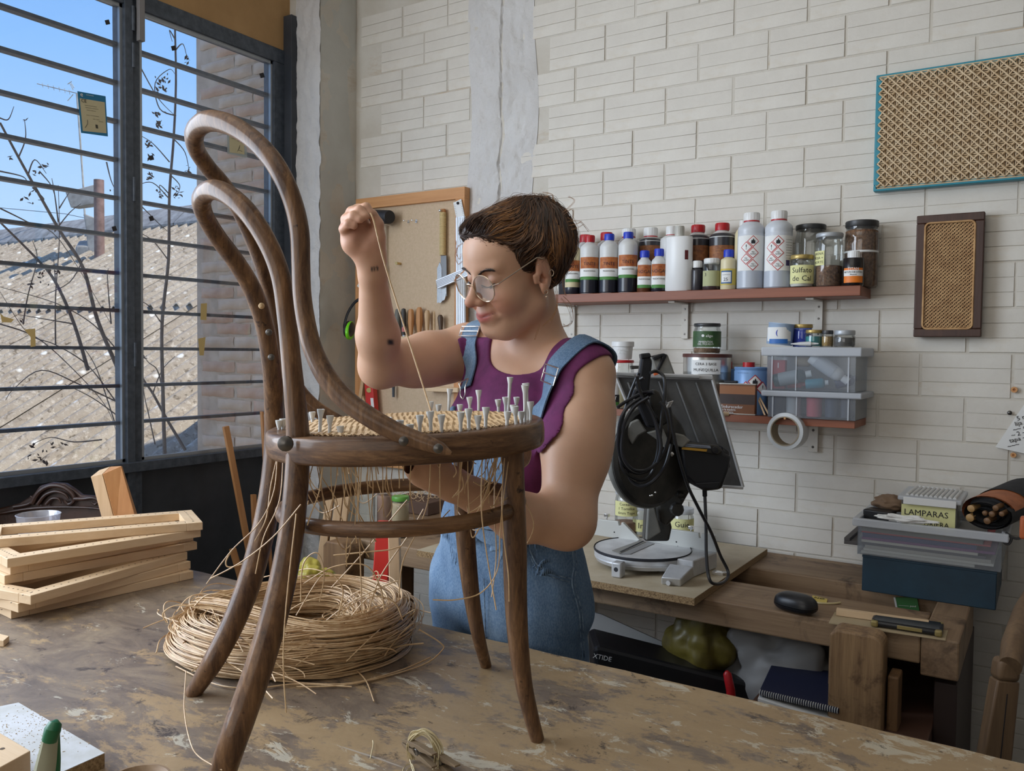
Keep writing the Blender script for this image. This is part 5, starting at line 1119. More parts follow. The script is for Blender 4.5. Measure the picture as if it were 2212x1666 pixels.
# ================================================================ BACK WALL: tool board
YB = 2.565
def onY(x, y, Y): return Q(x, y, Y=Y)
def yslab(name, pts, Y, th, mat, parent=None, bevel=0, smooth=False):   # outline on the plane y=Y, thickness towards the wall
    return MB().prism([Q(x, y, Y=Y) for x, y in pts], (0, th, 0)).build(name, M[mat] if isinstance(mat, str) else mat, parent, smooth=smooth, bevel=bevel)
def dslab(name, pts, D, th, mat, parent=None, bevel=0.0, smooth=False):
    return MB().prism([Q(x, y, D=D) for x, y in pts], tuple(vd * th)).build(name, M[mat] if isinstance(mat, str) else mat, parent, smooth=smooth, bevel=bevel)
bdm = pbr('tan_hardboard', srgb(202, 178, 150), .75, 0, srgb(192, 168, 138), 120)
x0, x1 = Q(768, 500, Y=YB).x, Q(1003, 500, Y=YB).x; zt, zb_ = Q(1003, 403, Y=YB).z, Q(820, 1008, Y=YB).z
tbd = thing('tool_board', 'framed hardboard tool board hung on the white brick wall behind the woman', 'tool board', (x0, 2.6, zb_))
MB().bx(x0 + .02, x1 - .02, 2.580, 2.588, zb_ + .02, zt - .02).build('panel', bdm, tbd)
fw = .043
for nm, a in (('frame_rail', (x0, x1, zt - fw, zt)), ('frame_rail', (x0, x1, zb_, zb_ + fw))): MB().bx(a[0], a[1], YB, 2.598, a[2], a[3]).build(nm, M['tan_x'], tbd, bevel=.0015)
for a in ((x0, x0 + fw), (x1 - fw, x1)): MB().bx(a[0], a[1], YB - .0002, 2.598, zb_ + fw * .98, zt - fw * .98).build('frame_stile', M['tan_z'], tbd, bevel=.0015)
YP = 2.580
def hook(x, y, n=1):
    p = Q(x, y, Y=YP); return MB().cyl(p, p + V(0, -.003, 0), .006, n=12).cyl(p + V(0, -.003, 0), p + V(-.0, -.028, .0), .0022, n=8).sphere(p + V(0, -.029, 0), .0042, 8, 6)
for x, y, lb in ((883, 479, 'left one of the two bright screw hooks on the tool board'), (900, 478, 'right one of the two bright screw hooks on the tool board')):
    tag(hook(x, y).build('screw_hook', M['chrome']), lb, 'hook', 'screw hooks on the tool board')
p = Q(865, 570, Y=YP); tag(MB().cyl(p, p + V(0, -.02, 0), .005, n=10).cyl(p + V(0, -.02, 0), p + V(0, -.026, 0), .0062, n=12).build('brass_peg', pbr('brass', (.6, .45, .2), .3, .9)), 'small brass peg alone in the middle of the tool board', 'hook')
ml = thing('rubber_mallet', 'black rubber mallet with steel shaft hanging on the tool board beside the hand', 'mallet', Q(826, 480, Y=2.55))
a, b = Q(800, 467, Y=2.56), Q(842, 469, Y=2.52); ax_ = (b - a).normalized()
MB().lathe([(.001, 0), (.024, 0), (.026, .003), (.0265, .02), (.026, (b - a).length - .003), (.024, (b - a).length), (.001, (b - a).length)], a, 24, axis=ax_).build('head', M['rubber'], ml)
c = (a + b) / 2; MB().cyl(c - V(0, 0, .02), c - V(0, 0, .20), .007, n=14).build('shaft', M['chrome'], ml); MB().cyl(c - V(0, 0, .19), c - V(0, 0, .31), .013, n=14).build('grip', M['rubber'], ml)
for dx in (-.02, .028): h_ = hook(0, 0)if 0 else MB().cyl(c + V(dx, .04, -.032), c + V(dx, -.01, -.032), .0022, n=8).sphere(c + V(dx, -.012, -.032), .004, 8, 6).build('support_hook', M['chrome'], ml)
kn = thing('rattan_knife', 'flat blade tool with cane-wrapped handle hanging on the tool board', 'knife', Q(957, 560, Y=2.57))
t_, b_ = Q(957, 459, Y=2.565), Q(957, 552, Y=2.565); wr_ = M['cane']
MB().cyl(t_ + V(0, 0, .012), b_, .0105, n=14).build('handle_core', M['tan_z'], kn)
hh = MB(); nn = 34
for i in range(nn): z = t_.z + (b_.z - t_.z) * (i + .5) / nn; hh.tube([(t_.x + .0118 * math.cos(q), t_.y + .0118 * math.sin(q), z) for q in [2 * math.pi * k / 12 for k in range(12)]], .0019, 5, closed=True)
hh.build('cane_wrapping', pbr('pale_cane_binding', srgb(222, 204, 150), .5), kn, kind='stuff')
MB().cyl(t_ + V(0, .01, .004), t_ + V(0, -.018, .004), .003, n=8).sphere(t_ + V(0, -.019, .004), .0055, 10, 6).build('screw', M['chrome'], kn)
yslab('tang', [(952, 552), (964, 552), (965, 640), (958, 640), (952, 590)], 2.562, .004, pbr('dark_steel', (.2, .2, .2), .4, .7), kn, bevel=.0005)
yslab('blade', [(950, 566), (954, 580), (954, 652), (951, 655), (945, 652), (944, 580)][::1], 2.560, .002, M['chrome'], kn); yslab('blade_edge', [(944, 600), (963, 598), (964, 634), (960, 648), (944, 655)], 2.5605, .0018, M['chrome'], kn)
ru = thing('steel_rule', 'white scale rule hanging tilted over the right edge of the tool board', 'ruler', Q(990, 480, Y=2.56))
yslab('blade', [(979, 438), (996, 430), (1014, 520), (996, 526)], 2.558, .0015, 'white', ru); tk = MB()
for i in range(22):
    for k, (xa, xb) in enumerate((((979, 438), (996, 526)), ((996, 430), (1014, 520)))):
        u = .06 + .9 * i / 22; P = Q(xa[0] + (xb[0] - xa[0]) * u, xa[1] + (xb[1] - xa[1]) * u, Y=2.5575) + V(.004 if k == 0 else -.004, 0, 0); tk.box(P, (.005, .0004, .0008))
tk.build('graduations', M['ink'], ru, smooth=False); MB().sphere(Q(989, 439, Y=2.556), .0055, 10, 6).build('screw', M['ink'], ru)
gd = thing('aluminium_guide', 'tall grooved aluminium profile hanging along the right stile of the tool board', 'rail', Q(994, 640, Y=2.56))
yslab('profile', [(984, 470), (1002, 466), (1003, 720), (985, 724)], 2.55, .010, pbr('anodised', (.72, .76, .82), .35, .4), gd, bevel=.001)
for x in (988, 993, 998): yslab('rib', [(x - 1, 470), (x + .8, 470), (x + 1.5, 720), (x - .3, 722)], 2.5485, .002, 'alu', gd)
tr = thing('aluminium_bar', 'short grooved aluminium straightedge crossing the blade on the tool board, tilted upward', 'rail', Q(970, 600, Y=2.55))
yslab('profile', [(941, 605), (1008, 577), (1010, 596), (945, 624)], 2.545, .008, pbr('anodised_pale', (.74, .76, .80), .35, .4), tr, bevel=.0008)
for k in range(5): yslab('groove', [(942, 608 + 3.1 * k), (1008, 580 + 3.1 * k), (1008, 581 + 3.1 * k), (942, 609 + 3.1 * k)], 2.5445, .001, 'steel', tr)
# chisel rack
rk = thing('chisel_rack', 'wooden rack strip on the tool board holding a row of chisels', 'rack', Q(905, 735, Y=2.56))
MB().bx(Q(840, 730, Y=2.55).x, Q(975, 730, Y=2.55).x, 2.535, 2.580, Q(900, 738, Y=2.55).z, Q(900, 727, Y=2.55).z).build('strip', M['pine'], rk, bevel=.001)
grey = pbr('grey_grip', srgb(110, 108, 100), .6); dk = pbr('dark_grip', srgb(60, 58, 56), .5); lw = M['tan_z']; pw = M['pine_z']; dw = pbr('dark_wood_grip', srgb(84, 66, 52), .5)
for x, y0, y1, w, mt, lb, kind in ((859, 667, 724, 13, grey, 'light grey handled tool, first grey in the rack from the left', 0), (872, 666, 724, 12, dk, 'dark grey cutter with a red number label in the rack', 0), (888, 668, 724, 14, lw, 'chisel with angular brown wooden handle, left of two alike in the rack', 1),
                                (906, 664, 724, 15, lw, 'chisel with angular brown wooden handle, right and taller of two alike', 1), (923, 670, 724, 13, pw, 'chisel with smooth pale rounded wooden handle', 2), (938, 673, 724, 5, M['cane'], 'slim pale handled awl between the pale chisel and the dark one', 0), (951, 680, 724, 13, dw, 'dark round handled tool leaning at the right end of the rack', 2), (849, 676, 724, 8, pbr('orange_grip', srgb(200, 84, 40), .5), 'orange handled tool peeking from behind the elbow', 0)):
    T = Q(x, y0, Y=2.555); B = Q(x + (2 if kind == 2 and x > 940 else 0), y1, Y=2.555); r = pxm(T, w) / 2; L = (T - B).length; t = thing('chisel', lb, 'chisel', B, 'tools in the chisel rack'); axx = (T - B).normalized()
    prof = {0: [(r * .75, 0), (r, L * .3), (r, L * .8), (r * .7, L * .97), (.001, L)], 1: [(r * .5, 0), (r * .6, L * .12), (r, L * .5), (r * .85, L * .93), (r * .5, L)], 2: [(r * .7, 0), (r * .65, L * .3), (r * .9, L * .65), (r, L * .85), (r * .6, L * .98), (.001, L)]}[kind]
    MB().lathe(prof, B, 8 if kind == 1 else 16, axis=axx).build('handle', mt, t, ang=30 if kind == 1 else 50)
    MB().box(B - V(0, 0, .035), (.008, .003, .075)).build('blade', M['chrome'], t)
    if mt is dk: yslab('number_label', [(868, 706), (876, 706), (876, 717), (868, 717)], 2.5445, .0005, pbr('pink_label', srgb(190, 120, 110), .7), t); text('2', Q(872, 711, Y=2.544), (1, 0, 0), (0, 0, 1), .012, t, 'inkred')
tag(MB().cyl(Q(850, 833, Y=2.56), Q(850, 858, Y=2.56), .006, .005, 10).build('tool_shaft', M['steel']), 'dark steel tool end hanging below the raised elbow', 'tool')
wk = thing('tool_ledge', 'short pine ledge on the tool board beside the dungaree strap', 'shelf', Q(945, 842, Y=2.56)); MB().bx(Q(924, 840, Y=2.55).x, Q(992, 840, Y=2.55).x, 2.54, 2.58, Q(945, 846, Y=2.55).z, Q(945, 836, Y=2.55).z).build('ledge', M['pine'], wk, bevel=.001)
# level and wooden try square stand at lower left
lv = thing('spirit_level', 'red spirit level standing upright at the lower left of the tool board', 'level', Q(797, 900, Y=2.55)); redp = pbr('red_paint', srgb(200, 50, 44), .4)
yslab('body', [(786, 812), (803, 808), (812, 920), (794, 924)], 2.535, .024, redp, lv, bevel=.001); MB().cyl(Q(797, 843, Y=2.536), Q(797, 843, Y=2.530), .010, n=18).build('vial', pbr('level_vial', srgb(190, 180, 120), .3), lv)
yslab('label', [(800, 860), (806, 860), (808, 880), (802, 880)], 2.5344, .0005, 'white', lv); MB().cyl(Q(789, 806, Y=2.54), Q(789, 812, Y=2.54), .004, n=8).build('hanger', M['chrome'], lv)
for pts, lb in (([(781, 810), (787, 810), (776, 900), (768, 900)], 'narrow pine strip leaning beside the red level, left of two'), ([(783, 855), (790, 870), (786, 900), (776, 900)], 'short pine piece beside the red level, right of two')):
    tag(yslab('pine_strip', pts, 2.54, .012, 'pine_z', bevel=.0008), lb, 'wood strip')
em = thing('ear_defenders', 'black and lime green ear defenders hanging left of the tool board', 'ear defenders', Q(757, 700, Y=2.5)); ye = 2.50
MB().tube(v3(cr([tuple(Q(x, y, Y=ye)) for x, y in ((790, 640), (768, 652), (752, 675), (744, 702), (745, 712))], 6)), .0065, 8, flat=(1, .5)).build('headband', M['black'], em)
c = Q(759, 712, Y=ye - .01); MB().lathe([(.012, 0), (.022, .004), (.030, .012), (.032, .026), (.028, .032), (.001, .033)], c + V(.014, .0, 0), 24, axis=(-.85, -.4, 0), sy=1.35).build('ear_cup', M['black'], em)
MB().lathe([(.0325, .010), (.0345, .013), (.0345, .019), (.0325, .022)], c + V(.014, .0, -.004), 24, axis=(-.85, -.4, 0), sy=1.38).build('lime_band', pbr('lime_plastic', srgb(120, 220, 30), .4), em)
yslab('tag', [(771, 618), (778, 606), (778, 624)], 2.56, .001, 'paper', tbd)

# ================================================================ UPPER SHELF with bottles
M['shelfwood'] = woodm('reddish_shelf_board', srgb(150, 88, 60), srgb(118, 66, 44), None, 'x', 1.2, .5)
SX1 = Q(1882, 615, Y=2.603).x; SYf = Q(1859, 615, X=SX1).y; SZt = Q(1540, 626, Y=SYf).z; SX0 = Q(1195, 640, Y=SYf).x
SZb = SZt - .028
us = thing('wall_shelf', 'long reddish wooden shelf on white brackets carrying bottles and jars', 'shelf', (SX0, 2.6, SZb))
MB().bx(SX0, SX1, SYf, 2.598, SZb, SZt).build('board', M['shelfwood'], us, bevel=.0015)
for x in (1237, 1481, 1770):
    X = Q(x, 650, Y=2.595).x; bm_ = MB().bx(X - .011, X + .011, 2.590, 2.598, SZb - .115, SZb).bx(X - .011, X + .011, SYf + .03, 2.598, SZb - .006, SZb - .0005)
    bm_.build('bracket', M['wall'], us, bevel=.001)
    sc_ = MB()
    for dz in (.02, .055, .1): sc_.lathe([(.0035, 0), (.003, .0012), (.0001, .0014)], (X, 2.590, SZb - dz), 8, axis=(0, -1, 0))
    sc_.build('bracket_screws', M['screw'], us)
hdpe = pbr('milky_plastic', srgb(206, 206, 204), .4, sss=0.0); M['hdpe'] = hdpe
def liquid(c, rough=.25): return pbr('liquid_%02d' % len(bpy.data.materials), c, rough)
dkl = liquid(srgb(34, 34, 44)); dkl2 = liquid(srgb(52, 50, 54)); brn = liquid(srgb(92, 54, 36)); cream = liquid(srgb(214, 202, 164), .4); brl = pbr('brown_label', srgb(150, 96, 52), .6, 0, srgb(116, 66, 36), 90)
orl = pbr('orange_brown_label', srgb(186, 112, 52), .6, 0, srgb(150, 74, 34), 70); grn = pbr('green_print', srgb(74, 130, 60), .6); wl_lab = M['paper']
def arc(c, r, z0, z1, a0, half, mat, parent, name='label', lift=.0006, n=14):
    b = MB(); vs = []
    for k in range(n + 1):
        a = a0 - half + 2 * half * k / n
        for rr_, z in ((r + lift, z0), (r + lift, z1)): vs.append((c.x + rr_ * math.cos(a), c.y + rr_ * math.sin(a), z))
    fs = [(2 * k, 2 * k + 2, 2 * k + 3, 2 * k + 1) for k in range(n)]
    b.add(vs, fs); b.add([(c.x + (r + lift * .3) * math.cos(a0 - half + 2 * half * k / n), c.y + (r + lift * .3) * math.sin(a0 - half + 2 * half * k / n), z) for k in range(n + 1) for z in (z0, z1)], [(2 * k, 2 * k + 1, 2 * k + 3, 2 * k + 2) for k in range(n)])
    return b.build(name, mat, parent)
def facing(c): return math.atan2(CAM.y - c.y, CAM.x - c.x)
def wrap(c, r, z, a0, s, parent, size, mat='ink', x=0, lift=.0012): 
    a = a0 + x / r; return text(s, (c.x + r * math.cos(a), c.y + r * math.sin(a), z), (1, 0, 0), (0, 0, 1), size, parent, mat, radius=r, centre=c, lift=lift, ext=.0001)
def bottle(lb, px, w, yc, cw, ych, Y, cap_m, body_m, base_z, cat='bottle', liq=None, liqf=.4, shoulder=.72, label=None, name='bottle', oval=1.0, neck=None, capring=None, ribs=False, grp=None):
    """px centre, w width px, yc cap top px y, cw cap width px, ych cap bottom px y"""
    P = Q(px, 600, Y=Y); P.z = base_z; r = pxm(P, w) / 2; top = Q(px, yc, Y=Y).z - base_z; cb_ = Q(px, ych, Y=Y).z - base_z; rc = pxm(P, cw) / 2; rn = (neck or .82) * rc; sh = shoulder * top
    t = thing(name, lb, cat, P, grp)
    pr = [(r * .9, 0), (r, .004), (r, sh * .98)]
    if ribs: pr = [(r * .9, 0), (r, .004), (r, .022), (r * .975, .024), (r * .975, .028), (r, .030), (r, sh * .9), (r * .98, sh * .915), (r, sh * .93), (r, sh * .98)]
    k = (cb_ - sh); pr += [(r * .97, sh + k * .15), (r * .85, sh + k * .42), (r * .62, sh + k * .72), (rn * 1.05, sh + k * .92), (rn, sh + k), (rn, cb_ + .003)]
    q = MB().lathe(pr, P, 28, sy=oval).build('body', body_m, t)
    if liq:
        z1 = sh * liqf if liqf < 1 else sh * .98; arcs = MB().lathe([(r * .9, .0002), (r + .0004, .004), (r + .0004, z1)], P, 28, sy=oval); arcs.build('contents', liq, t)
        if liqf >= 1: MB().lathe([(r + .0004, sh * .9), (r * .97 + .0005, sh + k * .15), (r * .85 + .0005, sh + k * .42), (r * .8, sh + k * .5)], P, 28, sy=oval).build('contents', liq, t)
    H = top - cb_; b = MB(); n_ = 36; prc = [(rc * .98, cb_), (rc, cb_ + H * .1), (rc, cb_ + H * .9), (rc * .93, top), (.0001, top)]
    b.lathe(prc, P, 24); capo = b.build('cap', cap_m, t)
    kn_ = MB()
    for i in range(18): a = 2 * math.pi * i / 18; kn_.box((P.x + rc * math.cos(a), P.y + rc * math.sin(a), P.z + cb_ + H * .5), (.0009, .0009, H * .75), Matrix.Rotation(a, 3, 'Z'))
    kn_.build('cap_ribs', cap_m, capo)
    if capring: MB().lathe([(rc * .97, cb_ - .004), (rc * .99, cb_ - .0035), (rc * .99, cb_ - .0005), (rc * .97, cb_)], P, 20).build('cap_ring', capring, capo)
    return t, P, r, facing(P), top
LY0, LY1 = SYf + .034, SYf + .105
def zy(px, y, Y): return Q(px, y, Y=Y).z
def dye(lb, px, w, yc, cw, ych, cap, y_l0, y_l1, Y=LY0, liq=dkl, lf=.36, off=0, small=False, body=None, sh=.78):
    t, P, r, a, top = bottle(lb, px, w, yc, cw, ych, Y, M[cap], body or hdpe, SZt, liq=liq, liqf=lf, shoulder=sh)
    z1, z0 = zy(px, y_l0, Y - r), zy(px, y_l1, Y - r); h = z1 - z0; a += off
    arc(P, r, z0 + h * .5, z1, a, 1.15, orl, t, lift=.0010); arc(P, r, z0 + h * .14, z0 + h * .5, a, 1.15, wl_lab, t, lift=.0010); arc(P, r, z0, z0 + h * .14, a, 1.15, grn, t, lift=.0010)
    wrap(P, r, z1 - h * .30, a, 'TINTE' if not small else 'NOGAL', t, h * .2, 'ink'); wrap(P, r, z0 + h * .38, a, 'TRADICIONAL', t, h * .085, 'labink', lift=.0014)
    return t
dye('cream bottle with blue cap and brown label, leftmost whole bottle on the upper shelf', 1237, 33, 515, 20, 529, 'blue', 562, 609, liq=dkl, lf=.16, body=cream)
dye('milky bottle with red cap and dark dye, front row of the upper shelf', 1273, 41, 509, 21, 524, 'red', 555, 604)
dye('milky bottle with blue cap, directly right of the red-capped dye bottle', 1315, 41, 506, 21, 520, 'blue', 555, 604)
dye('tallest milky dye bottle with blue cap and a gold topped label', 1356, 42, 502, 21, 516, 'blue', 550, 600)
dye('small dye bottle with blue cap, left of the small pair beside the white flask', 1392, 31, 542, 20, 557, 'blue', 572, 622, small=True, liq=brn, lf=.8, sh=.7)
dye('small dye bottle with blue cap tucked against the white flask', 1423, 32, 538, 20, 554, 'blue', 570, 622, small=True, lf=.18, sh=.7)
t, P, r, a, top = bottle('plain white flat flask with pale cap in the middle of the upper shelf', 1466, 60, 489, 20, 511, LY0, pbr('silver_cap', srgb(186, 184, 176), .4), M['white'], SZt, 'bottle', oval=.62, shoulder=.83)
arc(P, r * .80, zy(1487, 562, LY0), zy(1487, 542, LY0), a + .75, .25, pbr('maroon_label', srgb(112, 36, 38), .6), t, lift=.004); 
t, P, r, a, top = bottle('small near-black jar with white cap, half hidden right of the white flask', 1506, 26, 564, 20, 579, LY0 + .01, M['white'], dkl2, SZt, 'jar', shoulder=.68)
t, P, r, a, top = bottle('squat jar with white lid and pale label numbered 3', 1537, 38, 559, 33, 571, LY0, M['white'], M['glass'], SZt, 'jar', liq=liquid(srgb(60, 46, 48)), liqf=.2, shoulder=.86, neck=.9)
arc(P, r, SZt + .012, SZt + .058, a, 1.2, pbr('faded_green_label', srgb(170, 172, 130), .7), t, lift=.001); wrap(P, r, SZt + .046, a - .7, '3', t, .014)
t, P, r, a, top = bottle('small bottle with blue cap and yellow label framed in blue', 1573, 33, 540, 21, 556, LY0, M['blue'], cream, SZt, shoulder=.74)
arc(P, r, SZt + .014, SZt + .062, a, 1.3, pbr('yellow_label', srgb(206, 184, 84), .6), t, lift=.0008); arc(P, r, SZt + .018, SZt + .056, a - .3, .75, pbr('blue_frame', srgb(50, 96, 150), .6), t, lift=.0012); arc(P, r, SZt + .022, SZt + .052, a - .3, .62, M['paper'], t, lift=.0016)
wrap(P, r, SZt + .044, a - .3, '~~~~~', t, .008, lift=.002); wrap(P, r, SZt + .030, a - .3, '25', t, .013, lift=.002)
# two tall solvent bottles with hazard diamonds
def strips(P, r, a, xs, lo, hi, z, lift, mat, t, nm):
    b = MB(); b.add([(P.x + (r + lift) * math.cos(a + x / r), P.y + (r + lift) * math.sin(a + x / r), z + f_(x)) for x in xs for f_ in (lo, hi)], [(2 * i, 2 * i + 2, 2 * i + 3, 2 * i + 1) for i in range(len(xs) - 1)]); return b.build(nm, mat, t, smooth=False)
def diamond(P, r, a, dx, z, s, t, sym):
    for k, mt, lf, nm in ((s, M['inkred'], .0014, 'hazard_diamond'), (s * .84, M['paper'], .0018, 'diamond_field')):
        strips(P, r, a, [dx - k + 2 * k * i / 12 for i in range(13)], lambda x: -(k - abs(x - dx)), lambda x: k - abs(x - dx), z, lf, mt, t, nm)
    if sym == 'flame': strips(P, r, a, [dx + s * u for u in (-.33, -.22, -.12, 0, .12, .22, .33)], lambda x: -.42 * s, lambda x: s * {0: .02, 1: .28, 2: .12, 3: .5, 4: .3, 5: .1, 6: .15}[min(6, max(0, round(((x - dx) / s + .33) / .11)))], z, .0022, M['ink'], t, 'flame_symbol')
    elif sym == '!': wrap(P, r, z, a + dx / r, '!', t, s * 1.2, lift=.0022)
    else: wrap(P, r, z + s * .14, a + dx / r, 'No', t, s * .36, lift=.0022); wrap(P, r, z - s * .18, a + dx / r, 'Symbol', t, s * .30, lift=.0022)
solv = pbr('milky_translucent', srgb(196, 200, 206), .3)
for px, w, yc, ych, capm, lb, rr_ in ((1621, 57, 461, 478, 'white', 'tall white solvent bottle with hazard diamonds, left of the two alike', True), (1680, 58, 457, 475, 'white', 'tall white solvent bottle with hazard diamonds and a printed text column, right of the two', True)):
    t, P, r, a, top = bottle(lb, px, w, yc, 34, ych, LY0 + .01, M['white'], solv, SZt, ribs=True, shoulder=.79, capring=M['red'], liq=liquid(srgb(176, 182, 192), .3), liqf=.5)
    if px > 1650: MB().cyl(P + V(0, 0, top), P + V(0, 0, top + .001), .014, n=20).build('red_cap_disc', M['red'], t)
    z1, z0 = zy(px, 509, LY0 - .02), zy(px, 585, LY0 - .02); arc(P, r, z0, z1, a + .08, 1.25, M['paper'], t, lift=.001); h = z1 - z0; s = h * .165
    d0 = -.004 if px < 1650 else -.010
    for dx, v_, sy in ((s * .56, .83, 'flame'), (-s * .56, .665, '!'), (s * .56, .50, 'n'), (-s * .56, .33, 'n'), (s * .56, .16, 'n')): diamond(P, r, a, dx * 1.0 + d0, z0 + h * v_, s, t, sy)
    if px > 1650:
        for i in range(9): wrap(P, r, z1 - h * (.12 + .075 * i), a + .85, '~~~~~~', t, .007, lift=.0014)
        arc(P, r, z0 + h * .14, z0 + h * .30, a + .72, .16, pbr('seal_print', srgb(60, 52, 96), .6), t, lift=.0015)
def jar(lb, px, w, yl0, yl1, Y, lid, base_z, cont=None, cf=.5, glass=None, lw=None, cat='jar', name='glass_jar', grp=None):
    P = Q(px, 600, Y=Y); P.z = base_z; r = pxm(P, w) / 2; top = zy(px, yl0, Y) - base_z; lb_ = zy(px, yl1, Y) - base_z; rl = pxm(P, lw or w * .98) / 2; t = thing(name, lb, cat, P, grp)
    MB().lathe([(r * .92, .0005), (r, .006), (r, lb_ * .82), (r * .96, lb_ * .9), (rl * .93, lb_ * .95), (rl * .93, lb_ + .002)], P, 32).build('body', glass or M['glass'], t)
    b = MB().lathe([(rl * .97, lb_), (rl, lb_ + .002), (rl, top - .002), (rl * .96, top), (.0001, top)], P, 30).build('lid', lid, t)
    if cont: MB().lathe([(r * .88, .003), (r * .955, .007), (r * .955, lb_ * cf), (r * .8, lb_ * cf * 1.03), (.0001, lb_ * cf * 1.02)], P, 26).build('contents', cont, t)
    return t, P, r, facing(P), top
goldlid = pbr('gold_lid', srgb(176, 152, 92), .35, .5); blk = pbr('black_lid', (.03, .03, .03), .4); greylid = pbr('grey_lid', srgb(170, 174, 178), .4, .3); fibre = pbr('brown_granules', srgb(140, 104, 76), .9, 0, srgb(84, 58, 42), 140, .8, 160); darkgr = pbr('dark_granules', srgb(108, 84, 70), .9, 0, srgb(62, 46, 40), 160, .8, 160)
t, P, r, a, top = jar('small jar with gold lid and handwritten note, in front of the large jars', 1732, 49, 552, 561, LY0 - .005, goldlid, SZt, pbr('plaster_powder', srgb(220, 218, 210), .9), .5)
arc(P, r, SZt + .010, SZt + .062, a, 1.25, M['note'], t, lift=.001); wrap(P, r, SZt + .047, a, 'Sulfato', t, .021); wrap(P, r, SZt + .024, a, 'de Cal', t, .021)
t, P, r, a, top = jar('large empty-looking jar with black lid behind the handwritten jar', 1749, 64, 487, 498, LY1 + .01, blk, SZt, liquid(srgb(120, 118, 112), .5), .05)
t, P, r, a, top = jar('clear jar with grey lid half filled with brown granules, note stuck on its left', 1790, 57, 505, 514, LY0 + .012, greylid, SZt, fibre, .42)
arc(P, r, SZt + .060, SZt + .100, a - .9, .55, M['note'], t, lift=.001)
for i, s_ in enumerate(('ARENA', 'ROJA +', 'NORTE')): wrap(P, r, SZt + .092 - .012 * i, a - .85, s_, t, .010)
t, P, r, a, top = jar('biggest jar with black lid full of fibres, at the right end of the upper shelf', 1859, 69, 479, 492, LY1, blk, SZt, fibre, .93)
arc(P, r, zy(1859, 548, LY1), zy(1859, 544, LY1), a, 1.4, M['white'], t, lift=.001, name='white_band')
t, P, r, a, top = bottle('small black ink bottle with white cap and orange label', 1843, 43, 543, 25, 561, LY0 - .008, M['white'], liquid(srgb(26, 22, 24)), SZt, shoulder=.80)
arc(P, r, SZt + .008, SZt + .048, a, 1.0, pbr('bright_orange_label', srgb(226, 122, 30), .5), t, lift=.0008); arc(P, r, SZt + .026, SZt + .042, a, 1.0, M['paper'], t, lift=.0012); wrap(P, r, SZt + .0455, a, 'TITAN', t, .0095, 'inkwhite', lift=.0018); wrap(P, r, SZt + .0365, a, 'BETUN DE JUDEA', t, .0062, lift=.002); wrap(P, r, SZt + .030, a, 'Bitumen', t, .005, lift=.002)
bodyh = hdpe
for px, w, yc, cw, ych, capm, ring_, lq, lf, lab, lb in ((1222, 30, 519, 20, 534, 'red', None, dkl2, .9, 0, 'back row bottle with red cap just behind the curls of hair'), (1263, 38, 508, 24, 524, 'red', None, dkl2, .5, 0, 'back row red-capped bottle hidden behind the first red-capped one'), (1309, 40, 503, 26, 520, 'red', None, dkl2, .5, 0, 'back row red-capped bottle behind the second dye bottle'),
        (1357, 44, 495, 29, 512, 'white', 'red', dkl2, .5, 0, 'back row bottle with white cap behind the tallest dye bottle'), (1404, 49, 493, 30, 511, 'white', 'red', dkl2, 1, 1, 'back row brown bottle with white cap and red ring, left of the white flask'), (1449, 48, 490, 24, 508, 'white', 'red', hdpe, .9, 0, 'back row milky bottle with white cap directly behind the white flask'),
        (1506, 50, 487, 29, 503, 'red', None, dkl2, 1, 1, 'back row dark bottle with red cap right of the white flask'), (1558, 54, 483, 30, 499, 'red', None, dkl2, 1, 1, 'biggest dark bottle with red cap, left of the solvent bottles'), (1603, 34, 477, 15, 490, 'white', None, cream, .95, 0, 'pale bottle with white cap peeking left of the first solvent bottle')):
    t, P, r, a, top = bottle(lb, px, w, yc, cw, ych, LY1, M[capm], hdpe if lq is not cream else cream, SZt, liq=lq, liqf=lf, shoulder=.80, capring=M[ring_] if ring_ else None)
    if lab: arc(P, r, zy(px, 565, LY1), zy(px, 533, LY1), a, 1.2, brl, t, lift=.0012); wrap(P, r, zy(px, 545, LY1), a, '~~ ~~~', t, .012, lift=.0016)
# ================================================================ LOWER WALL SHELF
LYf = 2.434; LZ = 1.2265; LX0, LX1 = -1.30, -.442
ls = thing('wall_shelf', 'short dark lower shelf with tins and clear storage boxes on it', 'shelf', (LX0, 2.6, LZ - .02))
MB().bx(LX0, LX1, LYf, 2.598, LZ - .021, LZ).build('board', M['shelfwood'], ls, bevel=.001)
for x in (1757,):
    X = Q(x, 950, Y=2.595).x; MB().bx(X - .014, X + .014, 2.590, 2.598, LZ - .11, LZ - .02).bx(X - .014, X + .014, LYf + .03, 2.598, LZ - .027, LZ - .0215).build('bracket', M['wall'], ls, bevel=.001)
    MB().lathe([(.004, 0), (.003, .0014), (.0001, .0016)], (X, 2.590, LZ - .045), 8, axis=(0, -1, 0)).lathe([(.004, 0), (.003, .0014), (.0001, .0016)], (X, 2.590, LZ - .095), 8, axis=(0, -1, 0)).build('bracket_screws', M['screw'], ls)
def zs(px, y, Y): return Q(px, y, Y=Y).z
LF = LYf + .045
tin = pbr('tinplate', (.62, .60, .55), .28, .85); brownlid = pbr('brown_lid', srgb(84, 40, 30), .5)
